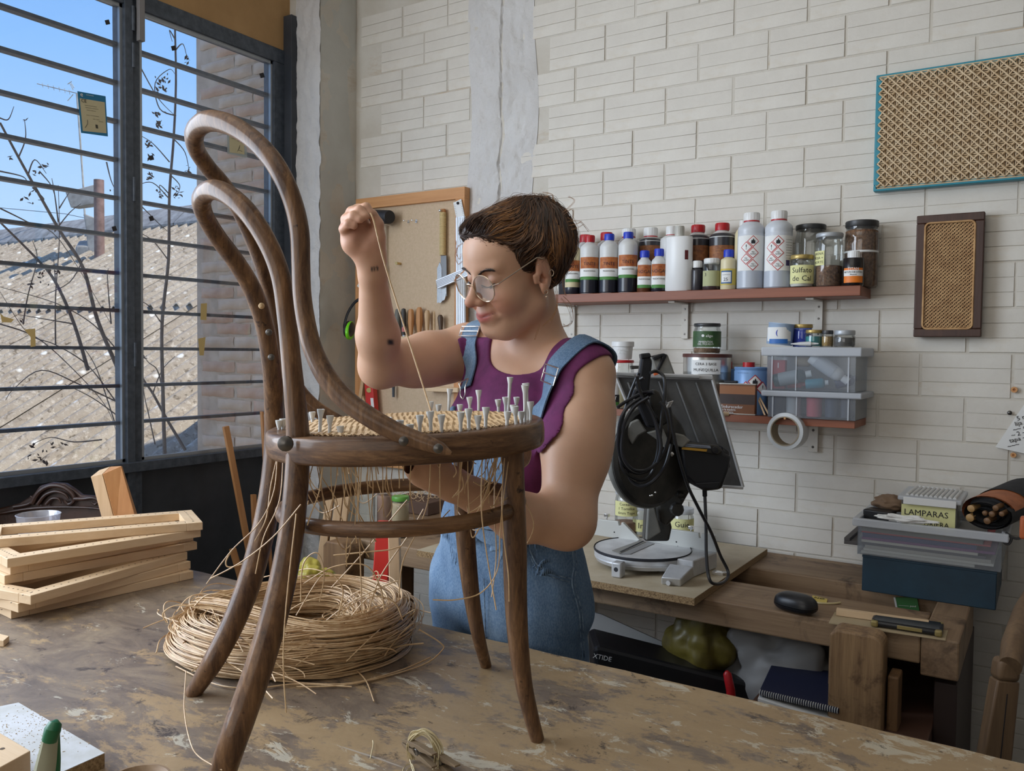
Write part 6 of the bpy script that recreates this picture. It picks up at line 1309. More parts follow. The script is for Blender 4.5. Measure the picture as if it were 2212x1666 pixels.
def can(lb, px, w, y0, y1, Y, mat, lidm=None, z0=None, beads=(), name='tin', cat='tin', lidh=.010, sq=None):
    P = Q(px, y1, Y=Y); P.z = LZ if z0 is None else z0; r = pxm(P, w) / 2; H = zs(px, y0, Y) - P.z; t = thing(name, lb, cat, P)
    pr = [(r * .97, 0), (r, .002)]
    for b_ in beads: pr += [(r, H * b_ - .003), (r * .975, H * b_ - .0015), (r * .975, H * b_ + .0015), (r, H * b_ + .003)]
    pr += [(r, H - (lidh if lidm else .003)), (r * 1.01, H - .002), (r * .98, H), (r * .95, H - .002), (.0001, H - .002)]
    MB().lathe(pr, P, 36).build('body', mat, t, ang=50)
    if lidm: MB().lathe([(r * 1.0, H - lidh), (r * 1.03, H - lidh), (r * 1.03, H - .001), (r * 1.0, H + .0006), (.0001, H + .0006)], P, 36).build('lid', lidm, t)
    return t, P, r, facing(P), H
t, P, r, a, H = can('wide silver tin with brown lid and a paper note, supporting the green-labelled jar', 1525, 101, 765, 900, 2.505, tin, brownlid, beads=(.52, .60, .68, .3, .2))
arc(P, r, P.z + H * .66, P.z + H * .90, a - .05, .62, M['paper'], t, lift=.0012); wrap(P, r, P.z + H * .83, a - .05, 'CERA 3 BASE', t, .011, lift=.0016); wrap(P, r, P.z + H * .73, a - .05, 'MUÑEQUILLA', t, .012, lift=.0016)
tinz = P.z + H + .001
t, P, r, a, top = jar('jar with black lid and green label standing on the wide silver tin', 1530, 58, 699, 706, 2.505, blk, tinz, pbr('tan_seed', srgb(160, 124, 88), .9, 0, srgb(110, 80, 54), 200, .6, 200), .2)
arc(P, r, tinz + top * .22, tinz + top * .74, a, 1.45, pbr('green_label', srgb(44, 74, 42), .55, 0, srgb(70, 104, 54), 22), t, lift=.0012); wrap(P, r, tinz + top * .58, a, '● eligo', t, .011, 'inkwhite', lift=.0018); wrap(P, r, tinz + top * .38, a - .1, 'PIMIENTOS', t, .0085, 'inkwhite', lift=.0018); wrap(P, r, tinz + top * .31, a - .1, 'DEL PIQUILLO', t, .0075, 'inkwhite', lift=.0018)
bluetin = pbr('light_blue_tin', srgb(120, 158, 206), .35, .1)
t, P, r, a, H = can('light blue round tin with red screw cap and hazard diamonds', 1620, 70, 793, 900, 2.50, bluetin, None, beads=(.93,))
MB().cyl(P + V(-.004, -.01, H), P + V(-.004, -.01, H + .014), .0175, n=24).build('cap', M['red'], t)
for dx, dz, sy in ((.012, .70, 'flame'), (-.014, .56, 'n'), (.036, .56, '!')): diamond(P, r, a, dx, P.z + H * dz, .021, t, sy)
wrap(P, r, P.z + H * .88, a - .5, '~~ ~~~ ~~~~', t, .006, lift=.0016)
t, P, r, a, H = can('small blue tin with red cap half hidden behind the wide silver tin', 1572, 34, 797, 900, 2.56, bluetin, None); MB().cyl(P + V(0, 0, H), P + V(0, 0, H + .022), .010, n=16).build('cap', M['red'], t)
# brown rectangular tin
bt_ = thing('tin_can', 'brown rectangular tin of wood hardener in front of the blue tin', 'tin', Q(1592, 896, Y=LYf + .012)); Xa, Xb = Q(1553, 890, Y=LYf + .012).x, Q(1631, 890, Y=LYf + .012).x; zt_ = zs(1592, 829, LYf + .012)
MB().bx(Xa, Xb, LYf + .012, LYf + .055, LZ, zt_).build('body', pbr('brown_tin', srgb(120, 76, 48), .4, .1), bt_, bevel=.003, seg=3); MB().bx(Xa - .001, Xb + .001, LYf + .011, LYf + .056, LZ, LZ + .004).bx(Xa - .001, Xb + .001, LYf + .011, LYf + .056, zt_ - .003, zt_ + .001).build('rims', tin, bt_, bevel=.001)
zz = lambda k: LZ + (zt_ - LZ) * k
MB().bx(Xa + .001, Xb - .001, LYf + .0114, LYf + .012, zz(.34), zz(.66)).build('picture_band', pbr('dark_photo_print', srgb(58, 42, 36), .5), bt_); MB().bx(Xa + .001, Xb - .001, LYf + .0113, LYf + .012, zz(.66), zz(.92)).build('top_band', pbr('tan_print', srgb(150, 96, 56), .5), bt_)
MB().lathe([(.001, 0), (.004, .0004), (.0001, .0006)], ((Xa + Xb) / 2 - .012, LYf + .0112, zz(.5)), 10, axis=(0, -1, 0)).build('knob_print', M['labink'], bt_)
for s_, k, sz in (('Endurecedor', .25, .0125), ('de la madera', .155, .0085), ('da madeira', .075, .0085)): text(s_, (Xa + .006, LYf + .0112, zz(k)), (1, 0, 0), (0, 0, 1), sz, bt_, 'inkwhite', align='LEFT')
MB().bx(Xa + .01, Xa + .05, LYf + .02, LYf + .045, zt_ + .001, zt_ + .008).build('cap', M['ink'], bt_, bevel=.002)
for (p0, p1, lb) in (((1652, 897), (1630, 842), 'left wooden stirring stick beside the brown tin'), ((1660, 895), (1634, 846), 'right wooden stirring stick beside the brown tin')):
    A, B = Q(*p0, Y=LYf + .02), Q(*p1, Y=LYf + .04); s = V(.0026, 0, 0); A.z = max(A.z, LZ + .001); tag(MB().prism([A - s, A + s, B + s, B - s], (0, .002, 0)).build('stirring_stick', M['pine_z'], smooth=False), lb, 'stick')
# clear storage boxes
def storage(lb, y0, y1, zl0, zl1, xa=1655, xb=1847, la=1644, lb_=1862, Yf=LYf - .01, dep=.17, zb=None, lid=True):
    z0 = LZ + .001 if zb is None else zb; X0, X1 = Q(xa, y1, Y=Yf).x, Q(xb, y1, Y=Yf).x; z1 = zs(1750, y0, Yf); t = thing('storage_box', lb, 'box', V((X0 + X1) / 2, Yf + dep / 2, z0)); b = MB(); th = .0018
    b.bx(X0, X1, Yf, Yf + th, z0, z1).bx(X0, X1, Yf + dep - th, Yf + dep, z0, z1).bx(X0, X0 + th, Yf, Yf + dep, z0, z1).bx(X1 - th, X1, Yf, Yf + dep, z0, z1).bx(X0, X1, Yf, Yf + dep, z0, z0 + th); b.build('tub', M['clear'], t, smooth=False)
    A, B = Q(la, y0, Y=Yf - .008).x, Q(lb_, y0, Y=Yf - .008).x
    l = MB().bx(A, B, Yf - .010, Yf + dep + .006, zl0, zl1); l.build('lid', M['frost'], t, bevel=.004, seg=3)
    MB().bx(X0 + .012, X0 + .016, Yf - .002, Yf, z0, z1).bx(X1 - .02, X1 - .016, Yf - .002, Yf, z0, z1).bx((X0 * 2 + X1) / 3, (X0 * 2 + X1) / 3 + .003, Yf - .001, Yf, z0, z1).build('ribs', M['frost'], t)
    return t, X0, X1, Yf, dep, z0, z1
M['frost'] = pbr('frosted_plastic', srgb(208, 212, 218), .35, alpha=.62)
Yf = LYf - .008
sbx, X0, X1, Yf, dep, z0, z1 = storage('lower clear storage box with red and grey pots inside, on the lower wall shelf', 858, 905, zs(1750, 859, Yf), zs(1750, 846, Yf), 1658, 1847)
lowlid = zs(1750, 846, Yf)
for px, w, c_, lb in ((1680, 34, srgb(70, 76, 90), 'dark grey pot in the lower storage box, at its left'), (1714, 30, srgb(180, 182, 184), 'pale grey pot in the lower storage box'), (1759, 32, srgb(196, 84, 96), 'pink-red pot in the lower storage box'), (1798, 30, srgb(58, 70, 90), 'slate blue pot in the lower storage box'), (1828, 24, srgb(64, 70, 84), 'dark pot at the right of the lower storage box')):
    P = Q(px, 880, Y=Yf + .035); P.z = z0 + .003; r = pxm(P, w) / 2; tag(MB().lathe([(r * .85, 0), (r, .002), (r, z1 - z0 - .018), (r * 1.04, z1 - z0 - .016), (r * 1.04, z1 - z0 - .006), (.0001, z1 - z0 - .005)], P, 20).build('plastic_pot', pbr('pot_%d' % px, c_, .5)), lb, 'pot', 'pots inside the lower storage box')
sbx, X0, X1, Yf, dep, z0, z1 = storage('upper clear storage box full of paint bottles, stacked on the lower one', 768, 846, zs(1750, 770, Yf), zs(1750, 750, Yf), 1656, 1847, zb=lowlid + .001)
toplid = zs(1750, 750, Yf) + .0005
def loose(px, py, ang, L, r, c_, lb, capc=None, off=.03, lab=None):
    P = Q(px, py, Y=Yf + off); P.z = max(P.z, z0 + r + .003); d = V(math.cos(ang), .12, math.sin(ang)).normalized(); A = P - d * L / 2; A.z = max(A.z, z0 + r * 1.1 + .003); t = thing('paint_bottle', lb, 'bottle', A, 'paint bottles in the upper storage box')
    MB().lathe([(r * .9, 0), (r, .003), (r, L * .72), (r * .8, L * .8), (r * .45, L * .84), (r * .45, L * .86)], A, 18, axis=d).build('body', pbr('pb_%d' % px, c_, .45), t); MB().lathe([(r * .55, L * .85), (r * .55, L), (.0001, L)], A, 16, axis=d).build('cap', pbr('pc_%d' % px, capc or c_, .4), t)
    if lab: MB().lathe([(r + .0004, L * .15), (r + .001, L * .15), (r + .001, L * .62), (r + .0004, L * .62)], A, 18, axis=d).build('label', pbr('pl_%d' % px, lab, .6), t)
loose(1712, 815, .22, .105, .0185, srgb(30, 66, 70), 'dark green bottle with striped white label lying in the upper box', srgb(200, 205, 205), .025, srgb(150, 160, 164)); loose(1792, 797, -.62, .12, .019, srgb(206, 208, 210), 'white bottle with printed label slanting across the upper box', srgb(220, 220, 220), .03, srgb(186, 190, 196))
loose(1765, 832, .1, .06, .014, srgb(40, 130, 150), 'turquoise bottle low in the middle of the upper box', srgb(190, 195, 198), .02); loose(1720, 836, .05, .05, .011, srgb(190, 50, 48), 'small red bottle at the bottom of the upper box', srgb(200, 60, 50), .05); loose(1828, 826, .3, .06, .016, srgb(44, 60, 100), 'navy bottle at the right of the upper box', None, .06); loose(1738, 782, .0, .05, .014, srgb(186, 168, 140), 'beige tube high in the middle of the upper box', None, .09)
P = Q(1681, 790, Y=Yf + .03); rb_ = thing('red_packet', 'red packet with white print in the left of the upper storage box', 'packet', V(P.x, P.y, z0 + .003)); MB().bx(P.x - .02, P.x + .02, P.y, P.y + .02, z0 + .003, P.z + .016).build('carton', pbr('red_card', srgb(170, 38, 50), .5), rb_, bevel=.001); text('1', (P.x, P.y, P.z), (1, 0, 0), (0, 0, 1), .022, rb_, 'inkwhite')
P = Q(1676, 822, Y=Yf + .03); tag(MB().bx(P.x - .017, P.x + .014, P.y + .025, P.y + .06, z0 + .003, P.z + .02).build('carton', pbr('navy_card', srgb(40, 56, 96), .5), bevel=.001), 'navy carton low at the left of the upper storage box', 'packet')
# things on top of the upper box
Yt = LYf + .03
t_ = thing('tin_can', 'dented white and light blue tin leaning on top of the storage boxes', 'tin', Q(1683, 746, Y=Yt)); P = Q(1683, 746, Y=Yt); P.z = toplid + .006; r = pxm(P, 54) / 2; dd = V(.10, 0, 1).normalized(); H = .062
MB().lathe([(r * .98, 0), (r, .002), (r, H - .003), (r * 1.02, H - .002), (r * 1.0, H), (r * .93, H - .001), (r * .93, H - .006), (.0001, H - .006)], P, 30, axis=dd).build('body', pbr('pale_blue_white_tin', srgb(170, 190, 214), .3, .2), t_); a = facing(P)
arc(P + dd * .0 + V(.0015, 0, 0), r, P.z + .010, P.z + H * .8, a - .1, 1.0, M['paper'], t_, lift=.002); arc(P + V(.001, 0, 0), r, P.z + .003, P.z + .016, a - .1, .7, pbr('mid_blue_print', srgb(46, 104, 176), .5), t_, lift=.0028); wrap(P + V(.002, 0, 0), r, P.z + .034, a - .25, '(', t_, .02, 'blue', lift=.003)
bm2_ = lambda n_, c_: pbr(n_, c_, .35)
jar('blue glass jar with tarnished lid on the storage boxes', 1737, 42, 701, 709, Yt + .03, goldlid, toplid, bm2_('ultramarine', srgb(36, 54, 150)), .9, glass=glassm('blueish', (.5, .6, .95), .03, .06, .25, (.1, .15, .55)))
jar('teal jar with gold lid on the storage boxes', 1762, 36, 713, 720, Yt - .005, goldlid, toplid, bm2_('teal_paint', srgb(34, 128, 132)), .75)
jar('tiny jar of gold powder on the storage boxes', 1791, 24, 714, 722, Yt - .012, blk, toplid, pbr('gold_powder', srgb(180, 148, 76), .5, .3, srgb(130, 96, 50), 300), .8)
jar('low jar with tin lid and grey contents at the right on the storage boxes', 1828, 44, 714, 724, Yt - .01, greylid, toplid, pbr('grey_paste', srgb(96, 92, 90), .7, 0, srgb(60, 56, 56), 60), .75)
A, B = Q(1708, 746, Y=Yf), Q(1752, 738, Y=Yf + .01); A.z = toplid + .008; B.z = toplid + .009
tb_ = thing('glue_tube', 'white squeezed tube lying in front of the teal jar', 'tube', A); MB().tube([A, A.lerp(B, .5), B], [.0015, .006, .0075], 12, flat=(.9, 1.2)).build('tube', M['hdpe'], tb_); MB().tube([B, B + (B - A).normalized() * .006, B + (B - A).normalized() * .02], [.004, .0035, .0015], 10).build('nozzle', M['white'], tb_)
# hook at the box side, tape roll below the shelf
c = Q(1695, 932, Y=LYf - .02); tr_ = thing('tape_roll', 'roll of clear packing tape hanging in front of the lower shelf edge', 'tape', c - V(0, 0, .055)); dirn = (c - CAM).normalized(); R0 = pxm(c, 40); Ri = pxm(c, 30.5); axd = V(.12, 1, -.02).normalized()
MB().lathe([(Ri + .002, 0), (R0, .001), (R0, .046), (Ri + .002, .047)], c, 48, axis=axd, closed=True).build('tape', pbr('clear_tape_layers', srgb(206, 208, 208), .25, alpha=.93), tr_)
MB().lathe([(Ri - .001, -.001), (Ri + .0022, -.001), (Ri + .0022, .048), (Ri - .001, .048)], c, 48, axis=axd, closed=True).build('core', pbr('card_core', srgb(150, 138, 118), .8), tr_)
MB().cyl(c + V(0, .045, R0 * .72), c + V(0, -.004, R0 * .70), .003, n=8).build('peg', M['tan_x'], tr_)
tag(MB().lathe([(.006, 0), (.006, .03), (.004, .032), (.0001, .032)], Q(1573, 895, Y=LYf + .0), 12, axis=(-.7, -.6, .1)).build('dowel_stub', M['pine']), 'round dowel stub poking out at the left of the brown tin', 'dowel')
# left part of the lower shelf, behind the saw
P = Q(1345, 776, Y=LF); pl_ = thing('plaster_tub', 'small white tub with teal label stacked on a red-lidded jar', 'tub', P); r = pxm(P, 47) / 2; H = zs(1345, 738, LF) - P.z
MB().lathe([(r * .82, 0), (r * .84, .002), (r * .93, H * .72), (r * .9, H * .72)], P, 28).build('pot', M['white'], pl_); MB().lathe([(r * .93, H * .70), (r * 1.03, H * .72), (r * 1.03, H * .97), (r * .98, H), (.0001, H)], P, 28).build('lid', M['white'], pl_); a = facing(P)
b = MB().lathe([(r * .838, H * .06), (r * .922, H * .69)], P, 28); b.build('label', pbr('teal_label', srgb(0, 130, 124), .5), pl_); wrap(P, r * .92, P.z + H * .52, a, 'Plastelina', pl_, .010, 'inkwhite'); wrap(P, r * .90, P.z + H * .35, a, 'Artiste', pl_, .010, 'inkwhite')
t, P2, r2, a2, top2 = jar('jar with red lid under the white tub, behind the saw', 1347, 52, 778, 784, LF, M['red'], LZ, cream, .5); pass
t, P2, r2, a2, top2 = bottle('spray can with black band at the left, partly behind the woman', 1330, 30, 812, 16, 820, LF - .03, M['white'], M['white'], LZ, shoulder=.8, name='spray_can', cat='can'); arc(P2, r2, LZ + .010, LZ + .022, a2, 1.4, grn, t, lift=.001); arc(P2, r2, LZ + .022, LZ + .045, a2, 1.4, M['ink'], t, lift=.001); wrap(P2, r2, LZ + .034, a2 + .1, 'ST', t, .014, 'inkwhite', lift=.0015)

# ================================================================ BACK BENCH (old joiner's bench)
BZ = .80
bn = thing('joiners_bench', 'old brown joiner bench with tool trough and vices, standing along the back wall', 'workbench', (-1.07, 2.3, 0)); bxr = -.142
def plank(nm, x0, x1, y0, y1, z0, z1, m='oldwood'):
    return MB().bx(x0, x1, y0, y1, z0, z1).build(nm, M[m], bn, smooth=False, bevel=.004)
M['oldwood_y'] = woodm('old_bench_wood_end', srgb(152, 126, 98), srgb(114, 90, 68), srgb(66, 50, 38), 'y', 1.0, .6, .4)
plank('front_plank', -2.0, bxr - .075, 2.0, 2.20, BZ - .062, BZ); plank('rear_beam', -2.0, bxr - .075, 2.37, 2.59, BZ - .07, BZ); plank('trough_floor', -2.0, bxr - .075, 2.19, 2.38, BZ - .062, BZ - .048); plank('end_cap', bxr - .074, bxr, 1.998, 2.40, BZ - .085, BZ + .001, 'oldwood_y')
for x in (-1.75, -.36):
    for y in (2.06, 2.50): plank('leg', x - .05, x + .05, y - .04, y + .04, 0, BZ - .063, 'oldwood_z')
plank('shelf_board', -1.8, -.34, 2.10, 2.50, .30, .32)
# right vice
vx0, vx1 = -.385, -.276
def block(nm, x0, x1, y0, y1, z0, z1, rnd, m):
    pr = [(x0, z0), (x1, z0), (x1, z1 - rnd)] + [(x1 - rnd + rnd * math.cos(a), z1 - rnd + rnd * math.sin(a)) for a in [k * math.pi / 12 for k in range(1, 6)]] + [(x1 - rnd, z1), (x0 + rnd * .5, z1), (x0, z1 - rnd * .5)]
    return MB().prism([V(x, y0, z) for x, z in pr], (0, y1 - y0, 0)).build(nm, M[m], bn, smooth=False, bevel=.005, seg=3)
M['jaw'] = woodm('vice_jaw_pine', srgb(168, 136, 98), srgb(112, 84, 58), srgb(84, 60, 42), 'z', 1.6, .55, .4, ring=22)
block('vice_jaw', vx0, vx1, 1.90, 1.965, .25, .812, .025, 'jaw'); plank('vice_chop', -.272, -.250, 1.94, 2.0, .2, .72, 'oldwood_z')
MB().cyl((-.33, 1.965, .60), (-.33, 2.30, .60), .018, n=18).build('vice_screw', M['oldwood_y'], bn)
# left vice
block('vice_jaw', Q(712, 1180, Y=1.93).x, Q(762, 1180, Y=1.93).x, 1.90, 1.985, .35, Q(735, 1168, Y=1.93).z, .03, 'oldwood_z')
# chipboard sheet
cb = pbr('chipboard_edge', srgb(176, 146, 104), .85, 0, srgb(104, 78, 50), 320, .5, 300); ct = pbr('chipboard_face', srgb(190, 176, 150), .6, 0, srgb(176, 160, 132), 14, .08, 300)
cbd = thing('chipboard_sheet', 'pale chipboard sheet lying on the joiner bench under the mitre saw', 'board', (-1.1, 2.23, BZ + .001))
MB().bx(-1.55, -.70, 1.925, 2.545, BZ + .001, BZ + .0185).build('core', cb, cbd, smooth=False); MB().bx(-1.5498, -.7002, 1.9252, 2.5448, BZ + .0186, BZ + .0195).build('face', ct, cbd, smooth=False)
CZ = BZ + .0197
# things on the bench top at right
c = Q(1719, 1303, Z=BZ + .02); c.z = BZ + .001; ms = thing('glasses_case', 'rounded black case lying on the bench beside the yellow label', 'case', c)
def pebble(s, z0, z1, sc):
    b = MB(); n = 32; m = 9
    def f(u, v_):
        a = 2 * math.pi * u; k = math.sin(math.pi * (v_ * .5)) if True else v_; q = (abs(math.cos(a)) ** 2.6 + abs(math.sin(a)) ** 2.6) ** (-1 / 2.6); rr_ = 1 - (1 - k if z1 > z0 else k) * 0
        t = v_; rad = math.cos(t * math.pi / 2) ** .45 if t < 1 else 0.0
        x, y = .052 * q * math.cos(a) * rad * sc, .033 * q * math.sin(a) * rad * sc; return (c.x + x * .95 + y * .3, c.y - x * .3 + y * .95, z0 + (z1 - z0) * math.sin(t * math.pi / 2))
    return b.grid(f, n, m, wrapu=True)
pebble(1, BZ + .017, BZ + .042, 1).build('shell_top', M['black'], ms); pebble(1, BZ + .016, BZ + .001, 1.0).build('shell_base', M['black'], ms)
def tslab(nm, pts, z0, h, mat, parent=None, bevel=.0006): return MB().prism([Q(x, y, Z=z0 + h) for x, y in pts], (0, 0, -h)).build(nm, M[mat] if isinstance(mat, str) else mat, parent, smooth=False, bevel=bevel)
yt = thing('tape_measure_tongue', 'yellow printed tape strip beside the black case', 'tape', Q(1772, 1295, Z=BZ)); tslab('strip', [(1755, 1286), (1788, 1294), (1786, 1302), (1753, 1296)], BZ, .003, pbr('tape_yellow', srgb(206, 180, 84), .5), yt); text('NO', Q(1770, 1293, Z=BZ + .0035), (1, 0, 0), (0, 1, 0), .016, yt)
tag(MB().tube(v3(cr([tuple(Q(x, y, Z=BZ + .003)) for x, y in ((1745, 1296), (1770, 1303), (1800, 1304), (1815, 1302))], 5)), .0025, 6).build('cord', pbr('ivory_cord', srgb(200, 184, 140), .6)), 'short ivory cord on the bench behind the cardboard', 'cord')
tag(tslab('cardboard', [(1790, 1345), (1803, 1322), (2048, 1362), (2043, 1382)], BZ, .003, pbr('grey_card', srgb(176, 158, 126), .8)), 'flat grey cardboard piece under the phone on the bench', 'cardboard')
A = Q(1806, 1330, Z=BZ + .004); B = Q(2006, 1358, Z=BZ + .004); d = (B - A).normalized(); s = V(-d.y, d.x, 0) * .016
tag(MB().hexa([A, B, B + s, A + s, A + V(0, 0, .015), B + V(0, 0, .015), B + s + V(0, 0, .015), A + s + V(0, 0, .015)]).build('pine_strip', M['pine'], smooth=False, bevel=.0008), 'planed pine strip lying behind the phone on the bench', 'wood strip')
ph = thing('phone', 'black phone in a rugged case with dull gold corners lying on the bench', 'phone', Q(1960, 1365, Z=BZ + .004)); pp_ = [(1876, 1340), (1886, 1325), (2046, 1345), (2050, 1368), (2036, 1372)]; z0p = BZ + .0045
A = Q(1876, 1352, Z=z0p); B = Q(2036, 1377, Z=z0p); d = (B - A).normalized(); A += d * .004; s = V(-d.y, d.x, 0) * .068; L = (B - A)
bd = MB().hexa([A, B, B + s, A + s, A + V(0, 0, .013), B + V(0, 0, .013), B + s + V(0, 0, .013), A + s + V(0, 0, .013)]).build('case_body', M['black'], ph, bevel=.005, seg=3)
gd_ = pbr('dull_gold', srgb(150, 134, 84), .45, .3)
for q in (A, B, A + s, B + s): o = MB().box(q + (A + L / 2 + s / 2 - q).normalized() * .009 + V(0, 0, .0066), (.015, .015, .0142), Matrix.Rotation(math.atan2(d.y, d.x), 3, 'Z')).build('corner', gd_, ph, bevel=.004, seg=3)
MB().box(A + L * .55 - s * .0 + V(0, 0, .007), (.05, .002, .008), Matrix.Rotation(math.atan2(d.y, d.x), 3, 'Z')).build('side_keys', gd_, ph, bevel=.001); MB().hexa([A + s * .06 + d * .006 + V(0, 0, .0131), B + s * .06 - d * .006 + V(0, 0, .0131), B + s * .94 - d * .006 + V(0, 0, .0131), A + s * .94 + d * .006 + V(0, 0, .0131), *[x + V(0, 0, .0006) for x in (A + s * .06 + d * .006 + V(0, 0, .0131), B + s * .06 - d * .006 + V(0, 0, .0131), B + s * .94 - d * .006 + V(0, 0, .0131), A + s * .94 + d * .006 + V(0, 0, .0131))]]).build('screen', pbr('dark_glass', (.01, .012, .015), .12), ph, smooth=False)
gb_ = thing('green_booklet', 'small green booklet leaning in the bench trough behind the pine strip', 'booklet', Q(1960, 1320, Y=2.36)); yslab('cover', [(1932, 1291), (1981, 1291), (1988, 1330), (1940, 1330)], 2.355, .005, pbr('green_cover', srgb(62, 122, 66), .5), gb_, bevel=.0005); yslab('spine', [(1930, 1291), (1934, 1291), (1942, 1330), (1938, 1330)], 2.354, .006, 'white', gb_); text('~~~~~~ pond', Q(1960, 1309, Y=2.3535), (1, 0, .1), (0, 0, 1), .007, gb_, 'inkwhite')
# teal box, crate of papers and the things on it
ty = 2.30; tx0, tx1 = -.390, -.090
tbx = thing('teal_box', 'dark teal wooden box on the rear of the joiner bench at right', 'box', (-.24, 2.44, BZ + .001)); tealm = pbr('dark_teal_paint', srgb(26, 58, 76), .55, 0, srgb(20, 46, 62), 8, .1, 60)
MB().bx(tx0, tx1, ty, 2.585, BZ + .001, .893).build('carcase', tealm, tbx, bevel=.002); MB().bx(tx0 - .001, tx1 + .001, ty - .001, 2.586, .888, .894).build('lid_edge', tealm, tbx, bevel=.001)
tag(MB().bx(-.455, -.36, 2.40, 2.58, .8945, .904).bx(-.455, -.44, 2.40, 2.58, .904, .912).build('grey_plank', pbr('grey_plank', srgb(84, 80, 78), .6), bevel=.001), 'thin grey plank sticking out left under the crate', 'board')
cz0, cz1 = .905, .985; cx0, cx1 = -.402, -.082; ct_ = thing('plastic_crate', 'open clear plastic crate packed with papers on the teal box', 'box', (-.24, 2.44, cz0 - .01)); b = MB(); th = .002; cz0 = .8955
b.bx(cx0, cx1, ty - .005, ty - .003, cz0, cz1).bx(cx0, cx1, 2.575, 2.577, cz0, cz1).bx(cx0, cx0 + th, ty - .005, 2.577, cz0, cz1).bx(cx1 - th, cx1, ty - .005, 2.577, cz0, cz1).bx(cx0, cx1, ty - .005, 2.577, cz0, cz0 + .0015); b.build('tub', M['clear'], ct_, smooth=False)
rim_ = MB()
for a_ in ((cx0 - .012, cx1 + .014, ty - .018, ty - .003), (cx0 - .012, cx1 + .014, 2.575, 2.588)): rim_.bx(a_[0], a_[1], a_[2], a_[3], cz1 - .016, cz1 + .004)
rim_.bx(cx0 - .012, cx0 + .002, ty - .003, 2.575, cz1 - .016, cz1 + .004).bx(cx1 - .002, cx1 + .014, ty - .003, 2.575, cz1 - .016, cz1 + .004); rim_.build('rim', M['frost'], ct_, bevel=.003, seg=3)
rr = random.Random(8); z = cz0 + .002
for i, (h_, c_, lb) in enumerate(((.007, srgb(190, 188, 180), 'lowest pale magazine in the clear crate'), (.006, srgb(206, 204, 196), 'second pale magazine from the bottom of the crate'), (.008, srgb(176, 172, 164), 'third magazine in the crate, with a grey spine'), (.007, srgb(84, 84, 92), 'dark-spined booklet midway up the crate'), (.006, srgb(200, 196, 184), 'cream booklet above the dark-spined one'), (.006, srgb(120, 60, 120), 'purple booklet in the crate'), (.010, srgb(44, 54, 110), 'thick blue book in the crate'), (.004, srgb(200, 74, 78), 'thin red folder on top of the blue book'), (.010, srgb(140, 138, 132), 'topmost grey sheaf of papers in the crate'))):
    tilt = -.010 * i / 8; xx0, xx1 = cx0 + .006 + rr.uniform(0, .01), cx1 - .012 - rr.uniform(0, .045); y0_ = ty + .002 + rr.uniform(0, .006)
    o = thing('magazine', lb, 'magazine', (xx0, y0_, z), 'papers stacked in the clear crate'); MB().bx(xx0 + .001, xx1 - .001, y0_ + .0006, 2.55, z + .0006, z + h_ - .0006).build('pages', M['paper'], o, smooth=False); MB().bx(xx0, xx1, y0_, 2.552, z + h_ - .0006, z + h_).bx(xx0, xx1, y0_, 2.552, z, z + .0006).bx(xx0, xx1, y0_ - .0004, y0_ + .0004, z, z + h_).build('cover', pbr('mag_%d' % i, c_, .5), o, smooth=False); z += h_ + .0004
tops_ = z + .001
lp = thing('lamp_parts_box', 'small lidded clear box with yellow LAMPARAS note on top of the crate', 'box', Q(2005, 1136, Y=2.36)); ly = 2.35; lx0, lx1 = Q(1946, 1110, Y=ly).x, Q(2068, 1110, Y=ly).x; lz0, lz1 = tops_, Q(2000, 1085, Y=ly).z
MB().bx(lx0, lx1, ly, 2.52, lz0, lz1).build('tub', M['clear'], lp, smooth=False, bevel=.003); MB().bx(lx0 - .008, lx1 + .010, ly - .008, 2.53, lz1, lz1 + .012).build('lid', M['frost'], lp, bevel=.004, seg=3); MB().bx(lx0 + .004, lx1 - .006, ly + .004, 2.515, lz0 + .002, lz1 - .004).build('contents', pbr('pale_bits', srgb(170, 160, 130), .8, 0, srgb(110, 100, 80), 60), lp)
rb2 = MB()
for i in range(11): x = lx0 + .012 + (lx1 - lx0 - .02) * i / 10; rb2.cyl((x, ly + .012, lz1 + .0125), (x + .004, 2.515, lz1 + .0125), .0042, n=8)
rb2.build('lid_ribs', M['hdpe'], lp); MB().bx(lx0 + .006, lx1 - .002, ly - .011, ly - .0085, lz1 - .008, lz1 + .010).build('clip', M['white'], lp, bevel=.001); MB().bx(lx0 + .02, lx1 - .02, 2.53, 2.536, lz1 - .004, lz1 + .014).build('clip', M['white'], lp, bevel=.001)
hN = lz1 - .010 - lz0; MB().bx(lx0 + .001, lx1 - .004, ly - .0012, ly - .0006, lz0 + .001, lz1 - .010).build('note', M['note'], lp, smooth=False); text('LAMPARAS', ((lx0 + lx1) / 2 - .006, ly - .0014, lz0 + hN * .68), (1, 0, 0), (0, 0, 1), .021, lp); text('DRIERA', ((lx0 + lx1) / 2 + .018, ly - .0014, lz0 + hN * .27), (1, 0, 0), (0, 0, 1), .017, lp)
